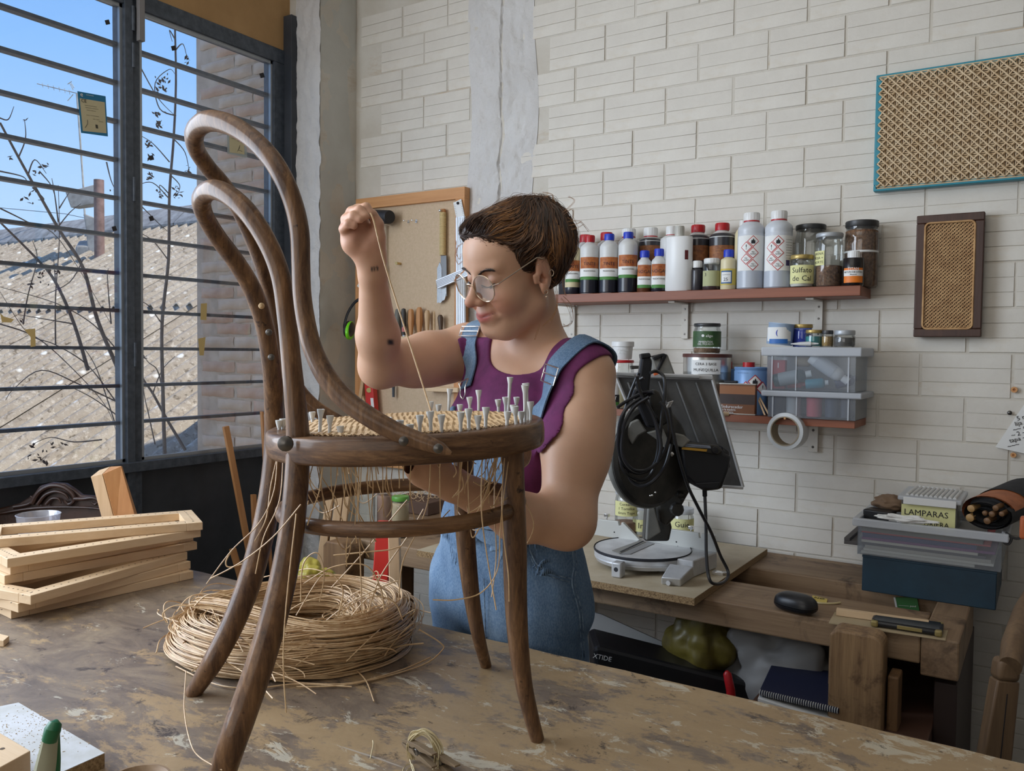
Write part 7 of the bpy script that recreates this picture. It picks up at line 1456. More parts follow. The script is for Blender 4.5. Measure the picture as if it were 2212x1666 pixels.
# tool roll: spiral of cloth and leather with tool handles inside
c = Q(2128, 1112, Y=2.32); rl = thing('tool_roll', 'rolled-up orange leather and black cloth tool roll with wooden handles inside', 'tool roll', c - V(0, 0, .03)); axr = V(.34, .93, .10).normalized(); ux = V(1, -.36, 0).normalized(); uz = axr.cross(ux) * -1
uz = V(0, 0, 1)
def spiral(r0, r1, turns, th, L, nm, mt, ph=0, off=0):
    b = MB(); n = int(26 * turns); O = c + axr * off
    def f(u, v_):
        k = u * 2 if u <= .5 else (1 - u) * 2; a = ph + k * turns * 2 * math.pi; r = r0 + (r1 - r0) * k + (th if u > .5 else 0); return tuple(O + ux * (r * 1.12 * math.cos(a)) + uz * (r * .72 * math.sin(a)) + axr * (L * v_))
    return b.grid(f, n * 2, 3, wrapu=True).build(nm, mt, rl)
blackcloth = cloth('black_cloth', (.012, .012, .014), (.022, .022, .024), 60); leather = pbr('orange_leather', srgb(176, 104, 60), .55, 0, srgb(150, 84, 46), 40, .2, 200)
spiral(.010, .051, 2.1, .005, .15, 'cloth_lining', blackcloth); spiral(.053, .054, .62, .003, .13, 'leather_cover', leather, .15, .02); spiral(.0545, .056, .45, .004, .15, 'cloth_flap', blackcloth, .5, .10)
MB().lathe([(.001, .0), (.050, .001), (.050, .012), (.001, .012)], c + axr * .03, 24, axis=axr, sy=.72).build('cloth_core', blackcloth, rl)
for dx, dz, r in ((-.032, .010, .0088), (-.034, -.013, .0095), (.006, -.014, .0080), (.016, .004, .0070), (.024, .020, .0070), (.038, .008, .0062), (.000, .004, .006)):
    P = c + ux * dx + uz * dz - axr * .006; MB().lathe([(.0001, 0), (r * .6, .0006), (r, .003), (r, .05)], P, 14, axis=axr).build('tool_handle', pbr('handle_wood_%d' % int(dx * 1e3 + 99), srgb(178, 142, 92) if dx < -.03 else srgb(120, 88, 58), .5), rl)
P = Q(1898, 1102, Y=2.36); P.z = tops_; rd = thing('black_box', 'black scuffed device on the left end of the crate', 'device', P); MB().box(P + V(0, .02, .018), (.07, .05, .034), Matrix.Rotation(-.2, 3, 'Z')).build('body', M['black'], rd, bevel=.004); MB().box(P + V(.022, -.004, .028), (.02, .004, .006), Matrix.Rotation(-.2, 3, 'Z')).build('slot', M['panel'], rd)
def crumple(lb, nm, cen, rad, mat, cat, seed, amp=.25, f=9, flat=1):
    b = MB(); n, m = 56, 36; cen = Vector(cen)
    def g(u, v_):
        a = 2 * math.pi * u; t = math.pi * v_; d = V(math.sin(t) * math.cos(a), math.sin(t) * math.sin(a), -math.cos(t)); k = 1 + amp * noise.noise(d * f * .25 + V(seed, 0, 0)) + amp * .5 * abs(noise.noise(d * f * .5 + V(0, seed, 0))); return (cen.x + d.x * rad[0] * k, cen.y + d.y * rad[1] * k, max(cen.z - rad[2] * flat, cen.z + d.z * rad[2] * k))
    o = b.grid(g, n, m, wrapu=True).build(nm, mat, ang=75); return tag(o, lb, cat)
crumple('crumpled brown paper behind the black device on the crate', 'crumpled_paper', Q(1925, 1088, Y=2.44), (.045, .04, .022), pbr('brown_paper', srgb(122, 98, 76), .85), 'paper', 3.1)
crumple('crumpled white tissue hanging over the crate rim', 'plastic_bag', Q(1958, 1122, Y=2.292) + V(0, 0, 0), (.055, .012, .009), M['paper'], 'bag', 7.7, .5)
tag(MB().tube(v3(cr([tuple(Q(x, y, Y=2.30)) for x, y in ((2172, 1150), (2185, 1162), (2178, 1176), (2166, 1168), (2176, 1158), (2196, 1164), (2212, 1160))], 6)), .003, 6).build('black_cable', M['rubber']), 'tangle of black cable at the right end of the crate', 'cable')
tag(MB().box(Q(2214, 1140, Y=2.2), (.02, .03, .05)).build('orange_handle', pbr('orange_paint', srgb(190, 100, 56), .5), bevel=.006, seg=3), 'orange object cut off by the right edge beside the tool roll', 'tool')
# paper sheet on the wall
pw_ = thing('note_sheet', 'white sheet with handwritten notes pinned tilted at the right edge of the wall', 'paper', Q(2190, 940, Y=2.59)); yslab('sheet', [(2150, 966), (2216, 868), (2300, 920), (2236, 985)], 2.592, .0008, 'paper', pw_)
for i in range(6): text(('5 marzo', 'lija ~~', '~~ cola', '~ 2 ~~', 'tapa ~', '~~~')[i], Q(2196 - i * 4, 905 + i * 12, Y=2.5915), (1, 0, .35), (-.35, 0, 1), .016, pw_, align='LEFT')
tag(MB().lathe([(.0001, 0), (.006, .001), (.004, .003), (.0001, .004)], Q(2181, 892, Y=2.597), 10, axis=(0, -1, 0)).build('nail', M['screw']), 'nail in the wall left of the note sheet', 'nail')
# framed cane panels
def panel(lb, corners, fwid, Y, fm, bg, pitch, sr, depth, corner, holes, cat='cane panel'):
    c = [Q(x, y, Y=Y) for x, y in corners]; X0, X1 = (c[0].x + c[3].x) / 2, (c[1].x + c[2].x) / 2; Z1, Z0 = (c[0].z + c[1].z) / 2, (c[2].z + c[3].z) / 2; ang = 0
    t = thing('cane_wall_hanging', lb, cat, (X0, 2.6, Z0))
    for a_ in ((X0, X1, Z1 - fwid, Z1), (X0, X1, Z0, Z0 + fwid), (X0, X0 + fwid, Z0 + fwid, Z1 - fwid), (X1 - fwid, X1, Z0 + fwid, Z1 - fwid)): MB().bx(a_[0], a_[1], Y, Y + depth, a_[2], a_[3]).build('frame_bar', fm, t, bevel=.0025, seg=3, smooth=True)
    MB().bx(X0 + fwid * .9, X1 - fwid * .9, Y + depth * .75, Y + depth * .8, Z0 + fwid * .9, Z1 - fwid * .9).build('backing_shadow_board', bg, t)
    return t, X0, X1, Z0, Z1
tealf = pbr('teal_paint_frame', srgb(40, 132, 150), .45); CN = pbr('thick_cane', srgb(216, 194, 160), .45, 0, srgb(196, 168, 130), 30)
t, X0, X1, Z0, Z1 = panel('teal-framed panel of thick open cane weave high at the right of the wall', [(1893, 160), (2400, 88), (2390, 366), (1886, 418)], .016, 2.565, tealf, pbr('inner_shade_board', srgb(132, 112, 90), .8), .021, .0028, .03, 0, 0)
hm = MB(); ct1, ct2, ct3 = MB(), MB(), MB(); pit = .0205; yv = 2.563; nx = int((X1 - X0 - .018) / pit); nz = int((Z1 - Z0 - .018) / pit); px0 = X0 + .010; pz0 = Z0 + .010; pitx = (X1 - X0 - .020) / nx; pitz = (Z1 - Z0 - .020) / nz
for i in range(nx + 1):
    for z_ in (Z0 + .010, Z1 - .010): hm.cyl((px0 + i * pitx, 2.5652, z_), (px0 + i * pitx, 2.5645, z_), .0036, n=8)
for j in range(nz + 1):
    for x_ in (X0 + .010, X1 - .010): hm.cyl((x_, 2.5652, pz0 + j * pitz), (x_, 2.5645, pz0 + j * pitz), .0036, n=8)
hm.build('holes', M['ink'], t)
for i in range(nx + 1):
    for o_ in (-.0028, .0028): ct1.tube([(px0 + i * pitx + o_, yv + .0045, Z0 + .010), (px0 + i * pitx + o_, yv + .0045, Z1 - .010)], .0021, 5)
for j in range(nz + 1):
    for o_ in (-.0028, .0028): ct1.tube([(X0 + .010, yv + .002, pz0 + j * pitz + o_), (X1 - .010, yv + .002, pz0 + j * pitz + o_)], .0021, 5)
for sgn, mb_, yy in ((1, ct2, -.0015), (-1, ct3, -.0045)):
    for k in range(-nz, nx + nz + 1):
        pts = []
        for j in range(nz * 2 + 1):
            x = px0 + (k + sgn * j / 2 + (0 if sgn > 0 else 0)) * pitx; z_ = pz0 + j / 2 * pitz
            if x < px0 - 1e-6 or x > X1 - .0099: continue
            pts.append((x, yv + yy + .0022 * (1 if (j + k) % 2 else -1), z_))
        if len(pts) > 1: mb_.tube(pts, .0024, 5)
ct1.build('straight_strands', CN, t, kind='stuff'); ct2.build('diagonal_strands', CN, t, kind='stuff'); ct3.build('diagonal_strands', CN, t, kind='stuff')
M['walnut'] = woodm('dark_walnut_frame', srgb(78, 50, 38), srgb(56, 34, 26), None, 'z', 1.5, .5)
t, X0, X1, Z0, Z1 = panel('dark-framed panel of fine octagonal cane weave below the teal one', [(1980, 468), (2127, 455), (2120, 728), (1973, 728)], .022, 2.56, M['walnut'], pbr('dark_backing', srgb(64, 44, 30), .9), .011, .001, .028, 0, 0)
fc = pbr('honey_cane', srgb(196, 156, 106), .45, 0, srgb(164, 122, 76), 40); cw = MB(); x0_, x1_, z0_, z1_ = X0 + .022, X1 - .022, Z0 + .022, Z1 - .022; pit = .0098
x = x0_ + pit / 2
while x < x1_:
    for o_ in (-.0009, .0009): cw.box((x + o_, 2.5655, (z0_ + z1_) / 2), (.0013, .0008, z1_ - z0_))
    x += pit
z = z0_ + pit / 2
while z < z1_:
    for o_ in (-.0009, .0009): cw.box(((x0_ + x1_) / 2, 2.5645, z + o_), (x1_ - x0_, .0008, .0013))
    z += pit
for sgn in (1, -1):
    k = x0_ - (z1_ - z0_)
    while k < x1_ + (z1_ - z0_):
        # line x = k + s (sgn>0) clipped to the opening
        a_ = (k, z0_) if sgn > 0 else (k, z1_); s0 = max(0, x0_ - k); s1 = min(z1_ - z0_, x1_ - k)
        if s1 > s0 + .002:
            p0 = V(k + s0, 2.5635 - .0006 * sgn, a_[1] + sgn * s0); p1 = V(k + s1, 2.5635 - .0006 * sgn, a_[1] + sgn * s1); dd = (p1 - p0).normalized(); w_ = V(-dd.z, 0, dd.x) * .0010; cw.prism([p0 - w_, p0 + w_, p1 + w_, p1 - w_], (0, .0006, 0))
        k += pit
cw.build('fine_cane', fc, t, kind='stuff', smooth=False)
rc = .012; lo = []
for cx_, cz_, a0 in ((x1_ - rc, z1_ - rc, 0), (x0_ + rc, z1_ - rc, 90), (x0_ + rc, z0_ + rc, 180), (x1_ - rc, z0_ + rc, 270)):
    for k in range(6): a_ = math.radians(a0 + 90 * k / 5); lo.append((cx_ + rc * math.cos(a_), 2.560, cz_ + rc * math.sin(a_)))
MB().tube(lo, .0028, 6, closed=True).build('cane_edging', fc, t)
# ================================================================ MITRE SAW
CZ0 = CZ; dk_ = M['black']; dgm = pbr('dusty_dark_metal', (.035, .034, .032), .45, .3, (.07, .065, .055), 18, .1, 80); lgm = pbr('dusty_grey_metal', (.22, .22, .20), .45, .4, (.30, .29, .26), 18, .1, 80)
sw = thing('mitre_saw', 'upright dusty mitre saw with cast aluminium base and coiled black cable on the chipboard', 'saw', Q(1410, 1240, Z=CZ))
def zq(x, y, z): return Q(x, y, Z=z)
def tprism(nm, pts, z0, z1, mat, bev=.002): return MB().prism([V(p.x, p.y, z1) for p in [zq(x, y, z1) for x, y in pts]], (0, 0, z0 - z1)).build(nm, mat, sw, bevel=bev, seg=2, ang=35)
h1 = CZ + .046
# round table disc
cc = zq(1388, 1184, h1); RR = .133
disc = MB().lathe([(.02, .0), (RR, .0), (RR, .014), (RR * .985, .018), (.0001, .018)], V(cc.x, cc.y, h1 - .018), 56); disc.build('turntable', M['alu'], sw)
MB().lathe([(RR * 1.005, 0), (RR * 1.015, .004), (RR * 1.005, .008)], V(cc.x, cc.y, h1 - .006), 56, closed=True).build('scale_ring', M['ink'], sw)
body = MB().lathe([(RR * .80, 0), (RR * .96, .004), (RR * 1.0, .014), (RR * .99, .018), (.0001, .018)], V(cc.x, cc.y, CZ + .010), 48); body.build('base_casting', M['alu'], sw)
for x, y in ((1332, 1248), (1420, 1228)):
    P = zq(x, y, CZ); MB().box(P + V(0, .01, .020), (.028, .03, .040)).build('foot', M['alu'], sw, bevel=.004); MB().cyl(P + V(0, -.0055, .022), P + V(0, -.0048, .022), .006, n=14).build('foot_hole', M['ink'], sw)
# slot plate across
sl = [zq(1322, 1189, h1 + .0015), zq(1338, 1196, h1 + .0015), zq(1396, 1170, h1 + .0015), zq(1384, 1167, h1 + .0015)]; MB().prism(sl, (0, 0, -.002)).build('kerf_plate', lgm, sw, smooth=False); MB().prism([zq(1338, 1192, h1 + .002), zq(1342, 1193, h1 + .002), zq(1392, 1169, h1 + .002), zq(1389, 1168, h1 + .002)], (0, 0, -.001)).build('kerf_slot', M['ink'], sw, smooth=False)
MB().prism([zq(1340, 1197, h1 + .0015), zq(1362, 1197, h1 + .0015), zq(1414, 1174, h1 + .0015), zq(1398, 1171, h1 + .0015)], (0, 0, -.0015)).build('insert', pbr('mid_grey', (.25, .25, .25), .5), sw, smooth=False)
# fixed table block and front bracket
tprism('table_block', [(1424, 1201), (1498, 1212), (1549, 1193), (1530, 1180), (1440, 1176)], CZ + .001, h1 - .001, M['alu'], .003)
P0 = [zq(1428, 1262, CZ), zq(1470, 1268, CZ), zq(1500, 1246, CZ), zq(1452, 1240, CZ)]; P1 = [zq(1428, 1248, CZ + .022), zq(1470, 1252, CZ + .022), zq(1498, 1224, CZ + .045), zq(1447, 1218, CZ + .045)]
MB().hexa(P0 + P1).build('front_bracket', M['alu'], sw, bevel=.003); MB().cyl(P0[0].lerp(P0[1], .45) + V(0, -.003, .008), P0[0].lerp(P0[1], .45) + V(0, -.012, .008), .006, n=12).build('bracket_bolt', M['alu'], sw)
# fences: upright plates on the far side of the table
fy = zq(1400, 1172, h1).y + .004
def fence(nm, pts): return MB().prism([Q(x, y, Y=fy) for x, y in pts], (0, .012, 0)).build(nm, pbr('pale_fence', srgb(196, 196, 190), .4, .2) if 'pale_fence' not in bpy.data.materials else bpy.data.materials['pale_fence'], sw, bevel=.001, smooth=False)
fence('fence_plate', [(1276, 1158), (1294, 1122), (1335, 1127), (1337, 1136), (1341, 1136), (1342, 1129), (1346, 1130), (1382, 1167), (1372, 1170), (1285, 1156)]); fence('fence_plate', [(1396, 1170), (1399, 1137), (1436, 1142), (1437, 1151), (1441, 1152), (1442, 1143), (1509, 1152), (1510, 1162), (1514, 1163), (1515, 1153), (1543, 1158), (1548, 1195)])
hl_ = MB()
for x, y in ((1327, 1150), (1461, 1171), (1464, 1181)): hl_.cyl(Q(x, y, Y=fy - .0002), Q(x, y, Y=fy - .0008), .0022, n=8)
hl_.build('fence_holes', M['ink'], sw)
for x, y in ((1311, 1116), (1493, 1143)): P = Q(x, y, Y=fy + .02); MB().cyl(P - V(0, 0, .012), P, .0022, n=8).box(P + V(0, 0, .004), (.014, .012, .009)).build('fence_knob', M['chrome'], sw, bevel=.001)
# rear arm post, head and motor: solid shapes at their own distances
D1 = 2.20
dslab('rear_support', [(1392, 1170), (1398, 1088), (1420, 1085), (1442, 1100), (1452, 1140), (1446, 1170)], D1 + .03, .05, dgm, sw, .006)
dslab('pivot_arm', [(1404, 1000), (1430, 930), (1470, 950), (1486, 1010), (1492, 1060), (1460, 1118), (1440, 1140), (1424, 1128), (1416, 1060)], D1, .05, dgm, sw, .008)
dslab('pivot_cover', [(1440, 990), (1468, 985), (1484, 1030), (1488, 1062), (1462, 1064), (1448, 1040)], D1 - .02, .02, dgm, sw, .004)
dslab('hinge_bracket', [(1400, 1098), (1414, 1096), (1428, 1150), (1404, 1165), (1396, 1168)], D1 - .015, .02, lgm, sw, .003)
P = Pd(1464, 1102, D1 - .03); MB().lathe([(.001, 0), (.015, .001), (.018, .006), (.018, .02), (.001, .021)], P, 10, axis=vd).build('lock_knob', dgm, sw, ang=20); MB().sphere(Pd(1470, 1070, D1 - .02), .009, 8, 6).sphere(Pd(1474, 1078, D1 - .02), .006, 8, 6).build('lock_lever', dgm, sw)
# blade guard: round drum seen at an angle
gc = Pd(1398, 985, 2.13); gax = (RW @ V(.55, .0, .83)).normalized(); up_ = V(0, 0, 1); e2 = up_.cross(gax).normalized()
R_ = .128; MB().lathe([(.001, -.022), (R_ * .5, -.023), (R_ * .90, -.02), (R_, -.006), (R_, .018), (R_ * .93, .026), (.001, .027)], gc, 44, axis=gax, sx=1, sy=1).build('blade_guard', dgm, sw)
MB().lathe([(R_ * .70, -.0245), (R_ * .72, -.027), (R_ * .30, -.029), (.001, -.029)], gc, 40, axis=gax).build('guard_boss', dk_, sw)
MB().lathe([(R_ + .001, -.004), (R_ + .004, .0), (R_ + .004, .010), (R_ + .001, .014)], gc, 44, axis=gax).build('guard_rim', lgm, sw)
dslab('guard_window', [(1349, 935), (1362, 912), (1380, 905), (1398, 932), (1380, 942), (1366, 962)], 2.06, .02, lgm, sw, .004); dslab('guard_plate', [(1398, 935), (1432, 925), (1450, 965), (1436, 968), (1420, 950)], 2.05, .018, lgm, sw, .003)
bl = MB()
for x, y in ((1405, 1071), (1409, 1070), (1416, 1064), (1411, 1040)): bl.sphere(Pd(x, y, 2.03), .0026, 8, 6)
bl.build('rivets', M['chrome'], sw)
# motor body to the right
mx = [(1470, 968), (1500, 956), (1560, 966), (1566, 980), (1582, 985), (1574, 1020), (1560, 1058), (1524, 1062), (1500, 1050), (1478, 1030)]
dslab('motor_housing', mx, 2.12, .09, dk_, sw, .012, smooth=True); dslab('motor_cap', [(1560, 962), (1578, 975), (1580, 1010), (1570, 1022), (1558, 1000)], 2.13, .07, dk_, sw, .010); dslab('motor_top', [(1466, 962), (1478, 955), (1552, 962), (1562, 975), (1552, 984), (1480, 972)], 2.11, .02, dgm, sw, .004)
dslab('motor_foot', [(1502, 1044), (1558, 1040), (1550, 1058), (1512, 1056)], 2.11, .03, dk_, sw, .003)
ln = thing('x', 'x', 'x', (0, 0, 0)) if 0 else None
dslab('maker_plate', [(1478, 958), (1534, 963), (1536, 969), (1476, 965)], 2.107, .002, pbr('grey_label', srgb(140, 148, 164), .5), sw); dslab('warning_strip', [(1474, 966), (1528, 971), (1526, 976), (1472, 971)], 2.106, .002, pbr('amber_strip', srgb(196, 148, 50), .5), sw); text('~~~~ ~~~~~ ~~~~~', Pd(1506, 964, 2.1065), RW @ V(1, -.09, 0), RW @ V(.09, 1, 0), .006, sw)
MB().lathe([(.0001, 0), (.008, .001), (.009, .004)], Pd(1545, 973, 2.10), 20, axis=vd).build('brush_cap', dk_, sw)
dslab('gearbox', [(1455, 935), (1478, 940), (1492, 952), (1476, 968), (1456, 962)], 2.10, .05, lgm, sw, .004); MB().sphere(Pd(1451, 981, 2.09), .006, 8, 6).build('gearbox_bolt', M['chrome'], sw)
# carrying handle / trigger grip
dslab('handle_grip', [(1386, 770), (1402, 766), (1410, 780), (1402, 858), (1394, 868), (1372, 864), (1364, 856), (1370, 842), (1376, 838)], 2.03, .03, dk_, sw, .006); dslab('handle_neck', [(1372, 864), (1394, 868), (1424, 900), (1416, 926), (1398, 924), (1384, 890)], 2.05, .03, dk_, sw, .006)
dslab('handle_root', [(1400, 858), (1412, 840), (1424, 846), (1440, 880), (1450, 910), (1430, 922), (1412, 900)], 2.07, .03, dgm, sw, .005); dslab('handle_cap', [(1384, 764), (1404, 762), (1408, 772), (1386, 776)], 2.025, .034, dk_, sw, .003)
sp = []
for i in range(50): a_ = i * .75; sp.append(Pd(1447 - i * .16, 868 + i * .30, 2.07) + (RW @ V(.0075 * math.cos(a_), .002 * math.cos(a_), .0075 * math.sin(a_))))
MB().tube(sp, .0014, 5).build('return_spring', M['chrome'], sw)
# tilted upper table plate with ribs
tpm = pbr('ribbed_metal_plate', (.10, .10, .10), .36, .5, (.17, .17, .165), 10, .06, 60); D2 = 2.30
pu = [Pd(1330, 812, D2), Pd(1536, 818, D2), Pd(1604, 1054, D2 + .02), Pd(1512, 1046, D2 + .02), Pd(1400, 1000, D2 + .02)]
plate = MB().prism(pu, tuple(vd * .006)).build('upper_table', tpm, sw, smooth=False)
def rib(a, b, w=.004, dd=.008): A, B = Pd(*a, D2 - .001), Pd(*b, D2 - .001); MB().tube([A, B], w, 6).build('table_rib', tpm, sw)
rib((1462, 826), (1512, 960)); rib((1504, 826), (1552, 958)); rib((1357, 826), (1392, 920)); rib((1424, 824), (1440, 870))
MB().tube([Pd(1328, 810, D2 - .005), Pd(1538, 816, D2 - .005)], .0075, 6).build('table_edge', M['alu'], sw); MB().tube([Pd(1537, 814, D2 - .004), Pd(1605, 1052, D2 + .012)], .0045, 6).build('table_edge', M['alu'], sw); MB().tube([Pd(1508, 1048, D2 + .01), Pd(1605, 1054, D2 + .01)], .0045, 6).build('table_edge', M['alu'], sw); MB().tube([Pd(1330, 812, D2 - .004), Pd(1366, 900, D2 - .004)], .0045, 6).build('table_edge', M['alu'], sw)
for (a, b) in (((1332, 808), (1370, 811)), ((1430, 812), (1510, 815))):
    A, B = Pd(*a, D2 - .014), Pd(*b, D2 - .014); MB().tube([A, B], .0042, 6).build('scale_strip', pbr('scale_grey', srgb(150, 150, 148), .5), sw)
dslab('upper_guard', [(1406, 772), (1442, 764), (1460, 812), (1418, 812)], 2.34, .05, lgm, sw, .005); dslab('upper_guard_trim', [(1403, 770), (1434, 763), (1442, 767), (1418, 812), (1412, 812), (1430, 772)], 2.335, .02, dk_, sw, .003); dslab('guard_knob', [(1409, 771), (1426, 764), (1430, 772), (1414, 779)], 2.325, .02, dk_, sw, .003)
dslab('orange_catch', [(1411, 803), (1422, 800), (1425, 808), (1414, 812)], 2.27, .01, pbr('orange_catch', srgb(206, 98, 50), .5), sw, .001); dslab('guard_bracket', [(1362, 790), (1386, 790), (1388, 796), (1364, 798)], 2.28, .02, dgm, sw, .002)
# cable: hung in loops over the handle
Dc = 1.985; loops = [[(1380, 806), (1362, 850), (1344, 910), (1338, 975), (1350, 1020), (1385, 1038), (1410, 1018), (1424, 960), (1430, 900), (1436, 850), (1434, 815), (1418, 802), (1405, 806)],
 [(1390, 816), (1376, 830), (1398, 870), (1418, 920), (1422, 975), (1408, 1010), (1378, 1022), (1350, 1008), (1336, 968), (1340, 910), (1360, 876), (1396, 856), (1412, 848)],
 [(1402, 858), (1370, 880), (1348, 920), (1344, 980), (1366, 1014), (1400, 1014), (1430, 985), (1446, 940), (1440, 890), (1426, 868)],
 [(1350, 1000), (1362, 1036), (1384, 1050), (1410, 1040), (1436, 1008), (1450, 960)], [(1334, 880), (1352, 868), (1386, 850), (1410, 846)], [(1376, 812), (1384, 850), (1412, 900), (1428, 960), (1420, 1000)]]
cbm = pbr('glossy_black_cable', (.02, .02, .022), .3); cbl = MB()
for i, l in enumerate(loops): cbl.tube(v3(cr([tuple(Pd(x, y, Dc - .012 * (i % 3) + .01 * math.sin(k * 1.3))) for k, (x, y) in enumerate(l)], 7)), .0042, 8)
cbl.tube(v3(cr([tuple(Pd(x, y, d)) for x, y, d in ((1446, 880, 2.02), (1460, 960, 2.03), (1482, 1040, 2.05), (1510, 1100, 2.08), (1536, 1150, 2.12), (1556, 1200, 2.16), (1573, 1236, 2.17), (1566, 1256, 2.13), (1546, 1262, 2.09), (1532, 1250, 2.08), (1526, 1200, 2.1), (1525, 1130, 2.13), (1522, 1056, 2.15))], 8)), .0042, 8)
cbl.tube([Pd(1522, 1048, 2.14), Pd(1522.5, 1072, 2.145)], .0062, 10)
cbl.build('power_cable', cbm, sw)
# jars standing behind the saw
yj = 2.50
t, P, r, a, top = jar('jar with handwritten contact glue note behind the left fence of the saw', 1362, 50, 1060, 1068, yj, M['frost'], CZ, pbr('wood_beads', srgb(170, 124, 92), .7, 0, srgb(112, 76, 54), 90, .5, 80), .30)
arc(P, r, zs(1362, 1118, yj - r), zs(1362, 1086, yj - r), a, 1.2, M['note'], t, lift=.001)
for i, s_ in enumerate(('Contacte', '1 Tornillos', '6mm Tope')): wrap(P, r, zs(1362, 1092 + i * 9.5, yj - r), a, s_, t, .0125)
t, P, r, a, top = jar('jar with yellow note reading in, squeezed behind the saw arm', 1394, 36, 1095, 1102, yj + .02, M['frost'], CZ, None); arc(P, r, zs(1394, 1150, yj), zs(1394, 1124, yj), a, 1.2, M['note'], t, lift=.001); wrap(P, r, zs(1394, 1137, yj), a, 'In', t, .026)
t, P, r, a, top = jar('jar with yellow note and Guie lettering, behind the right fence of the saw', 1484, 50, 1098, 1110, yj, M['frost'], CZ, None); arc(P, r, zs(1484, 1156, yj - r), zs(1484, 1124, yj - r), a, 1.3, M['note'], t, lift=.001); wrap(P, r, zs(1490, 1137, yj - r), a, 'Guie', t, .024)
# metal bits at the right foot
tag(MB().box(Q(1552, 1238, Z=CZ + .004), (.03, .02, .008)).cyl(Q(1560, 1238, Z=CZ + .006), Q(1572, 1238, Z=CZ + .006), .005, n=10).build('clamp_screw', M['chrome'], bevel=.001), 'small metal clamp screw on the chipboard by the cable loop', 'screw')

# ================================================================ UNDER THE BACK BENCH
fz = .322
crumple('yellow plastic bag bulging under the joiner bench', 'plastic_bag', Q(1512, 1385, Y=2.12), (.085, .07, .10), pbr('yellow_bag', srgb(112, 100, 40), .45, 0, srgb(76, 66, 28), 12), 'bag', 2.2, .35, 6, 3)
crumple('grey-white plastic bag under the joiner bench right of the yellow one', 'plastic_bag', Q(1680, 1440, Y=2.16), (.15, .08, .12), pbr('white_bag', srgb(128, 126, 124), .5), 'bag', 5.5, .4, 6, 3)
wp = thing('white_panel', 'leaning white panel low behind the woman under the bench', 'panel', Q(1370, 1420, Y=2.2)); dslab('sheet', [(1270, 1320), (1300, 1328), (1470, 1405), (1480, 1450), (1280, 1440)], 2.35, .01, M['hdpe'], wp)
bc = thing('black_case', 'long black case with faint white lettering under the bench', 'case', Q(1420, 1470, D=2.15)); dslab('shell', [(1282, 1400), (1296, 1396), (1560, 1462), (1640, 1480), (1650, 1530), (1640, 1640), (1290, 1560)], 2.12, .16, M['black'], bc, .01); text('XTIDE', Pd(1301, 1421, 2.118), RW @ V(1, -.22, 0), RW @ V(.22, 1, 0), .017, bc, 'inkwhite', lift=.001)
tag(MB().tube([Pd(1583, 1540, 2.03), Pd(1578, 1490, 2.03), Pd(1571, 1456, 2.03), Pd(1570, 1450, 2.03)], [.012, .011, .010, .004], 12).build('red_handle', M['red']), 'red tool handle standing between the bags under the bench', 'handle')
nb2 = thing('notebook', 'navy spiral notebook lying under the bench beside the vice jaw', 'notebook', Pd(1730, 1500, 1.98)); A_, B_, C_, E_ = Pd(1640, 1492, 1.90), Pd(1812, 1532, 1.82), Pd(1830, 1455, 2.02), Pd(1668, 1432, 2.10)
MB().hexa([p - V(0, 0, .012) for p in (A_, B_, C_, E_)] + [A_, B_, C_, E_]).build('cover', pbr('navy_cover', srgb(28, 34, 62), .6), nb2, bevel=.002); spb = MB()
for i in range(34): p = A_.lerp(B_, (i + .5) / 34) + V(0, 0, -.004); spb.tube([p + V(.0, -.006 * math.cos(k), .006 * math.sin(k)) for k in [2 * math.pi * j / 7 for j in range(7)]], .0011, 4, closed=True)
spb.build('spiral', M['hdpe'], nb2, kind='stuff')
nb3 = thing('notebook', 'white pad fanned out under the navy notebook', 'notebook', Pd(1730, 1540, 1.95)); MB().hexa([p - V(0, 0, .022) + V(0, -.01, 0) for p in (A_, B_ - V(0, 0, .014), C_, E_)] + [p - V(0, 0, .014) + V(0, -.01, 0) for p in (A_, B_ - V(0, 0, .014), C_, E_)]).build('pages', M['paper'], nb3, bevel=.001)
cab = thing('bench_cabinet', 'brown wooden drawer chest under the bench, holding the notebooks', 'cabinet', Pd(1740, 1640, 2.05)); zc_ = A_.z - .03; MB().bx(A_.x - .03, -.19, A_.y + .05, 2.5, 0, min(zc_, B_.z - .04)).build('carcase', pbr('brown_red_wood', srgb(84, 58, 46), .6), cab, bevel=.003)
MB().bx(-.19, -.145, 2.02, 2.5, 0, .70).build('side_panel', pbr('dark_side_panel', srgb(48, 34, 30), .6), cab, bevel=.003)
# ================================================================ chair cut off at the right edge
rc_ = thing('wooden_armchair', 'wooden armchair post with a thick rounded arm at the right edge', 'chair', Q(2160, 1660, Y=1.65)); oak = woodm('greyed_oak', srgb(136, 110, 82), srgb(100, 78, 58), None, 'z', 1.4, .5)
Da = 1.72; MB().tube([Pd(2183, 1440, 1.63), Pd(2190, 1400, 1.66), Pd(2212, 1330, 1.80), Pd(2250, 1260, 2.0)], [.026, .031, .030, .028], 20, flat=(1, .75)).build('arm', oak, rc_)
MB().prism([Pd(2155, 1470, 1.64), Pd(2205, 1475, 1.64), Pd(2182, 1700, 1.66), Pd(2116, 1690, 1.66)], tuple(vd * .03)).build('post', oak, rc_, bevel=.004); MB().prism([Pd(2163, 1425, 1.63), Pd(2212, 1430, 1.63), Pd(2206, 1478, 1.635), Pd(2155, 1472, 1.635)], tuple(vd * .035)).build('joint', oak, rc_, bevel=.01, seg=3)
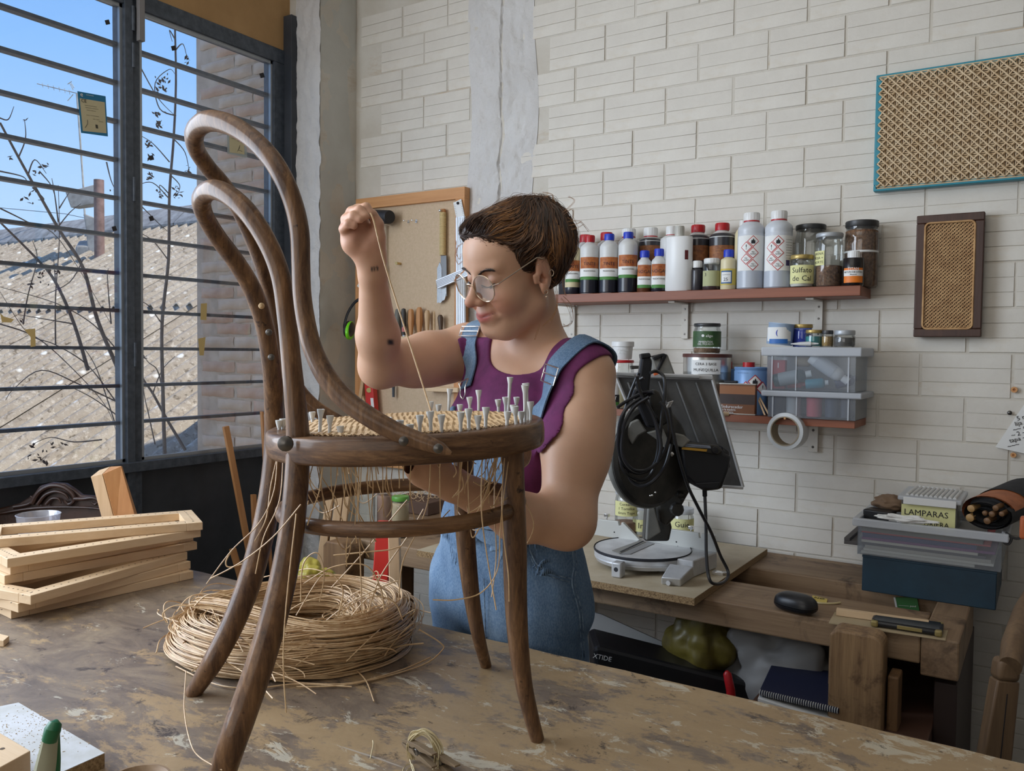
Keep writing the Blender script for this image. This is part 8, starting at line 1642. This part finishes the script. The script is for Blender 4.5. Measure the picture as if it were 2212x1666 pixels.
MB().tube([Pd(2176, 1500, 1.639), Pd(2156, 1690, 1.659)], .0009, 4).build('glue_line', M['ink'], rc_); MB().bx(.02, .4, 1.75, 2.2, .42, .46).build('seat', M['panel'], rc_, bevel=.01); MB().bx(.30, .34, 2.1, 2.14, 0, .9).build('leg', oak, rc_); MB().bx(-.08, -.04, 1.66, 1.70, 0, .55).build('leg', oak, rc_)
# dark low wall skirting at the right below the bench level
# ================================================================ LEFT END OF THE BACK BENCH, seen under the chair seat
zb = BZ
for pts, D, th, mat, lb, nm in (([(766, 1800), (800, 1800), (846, 1130), (813, 1128)], 1.90, .03, redp, 'red-painted upright wooden post behind the chair', 'wooden_post'), ([(852, 1850), (880, 1850), (862, 1150), (838, 1153)], 1.86, .025, M['pine_z'], 'pale square pine post standing behind the coil', 'wooden_post')):
    o = dslab(nm, pts, D, th, mat, None, .002); tag(o, lb, 'post')
t = [o for o in bpy.data.objects if o.name.startswith('wooden_post')][0]
for pts, lb in (([(612, 1720), (634, 1720), (722, 1060), (706, 1058)], 'left leaning plank behind the chair legs'), ([(640, 1720), (662, 1720), (742, 1060), (726, 1058)], 'middle leaning plank behind the chair legs'), ([(668, 1720), (684, 1720), (756, 1058), (744, 1056)], 'right leaning plank behind the chair legs')):
    tag(dslab('leaning_plank', pts, 2.75, .02, M['pine_z'], None, .002), lb, 'plank', 'planks leaning behind the chair')
t, P, r, a, top = jar('big clear glass jar on the left end of the back bench', 794, 38, 1053, 1058, 2.15, M['frost'], zb, None)
t, P, r, a, top = jar('jar with green lid and beige contents on the back bench, seen under the seat', 868, 38, 1072, 1082, 2.10, pbr('green_lid', srgb(96, 156, 66), .4), zb, pbr('beige_paste', srgb(190, 170, 136), .7), .93)
t, P, r, a, top = jar('beige jar partly behind the green-lidded one', 834, 34, 1058, 1064, 2.17, pbr('pinkish_lid', srgb(190, 170, 160), .5), zb, pbr('rosy_contents', srgb(186, 150, 132), .7), .9)
xa_, xb_ = Q(832, 1075, Y=2.42).x, Q(925, 1075, Y=2.42).x; zt5 = Q(880, 1082, Y=2.42).z; tag(MB().bx(xa_, xb_, 2.42, 2.57, zb + .001, zt5).build('shavings_box', pbr('dark_card_box', srgb(96, 72, 58), .7), bevel=.002), 'dark brown box heaped with shavings, on the bench behind the raised seat', 'box')
shv = MB(); rr = random.Random(2)
for i in range(46):
    p = V(rr.uniform(xa_, xb_), rr.uniform(2.43, 2.56), zt5 + rr.uniform(.004, .03)); R3 = rr.uniform(.005, .014); a0 = rr.uniform(0, 6); shv.tube([p + V(R3 * math.cos(a0 + k * .6), R3 * .6 * math.sin(a0 + k * .6) + k * .001, R3 * math.sin(a0 + k * .5)) for k in range(8)], .0012, 4)
tag(shv.build('wood_shavings', M['cane']), 'pale curled wood shavings heaped on the dark brown box', 'shavings', kind='stuff')
P = Q(793, 1146, Z=zb + .001); tag(MB().lathe([(.0001, .0), (.022, .001), (.022, .004), (.017, .006), (.0001, .0062)], P, 24).build('jar_lid', M['chrome']), 'shiny metal lid lying on the back bench left of the red post', 'lid')
crumple('yellow plastic bag knotted on the floor behind the coil', 'plastic_bag', Pd(672, 1262, 2.25), (.055, .05, .06), pbr('lemon_bag', srgb(190, 176, 76), .35), 'bag', 9.1, .45, 7, 3)
crumple('olive yellow bag beside the knotted one, behind the coil', 'plastic_bag', Pd(700, 1285, 2.35), (.05, .05, .06), pbr('olive_bag', srgb(130, 128, 46), .4), 'bag', 4.4, .35, 6, 3)

for P, w_, lb in ((Pd(672, 1262, 2.25), .10, 'dark crate under the knotted yellow bag, behind the table'), (Pd(700, 1285, 2.35), .10, 'low dark crate under the olive bag, behind the table')):
    tag(MB().bx(P.x - w_ / 2 + .0, P.x + w_ / 2, P.y - .05, P.y + .05, .001, P.z - .062).build('dark_crate', M['panel'], bevel=.003), lb, 'crate')
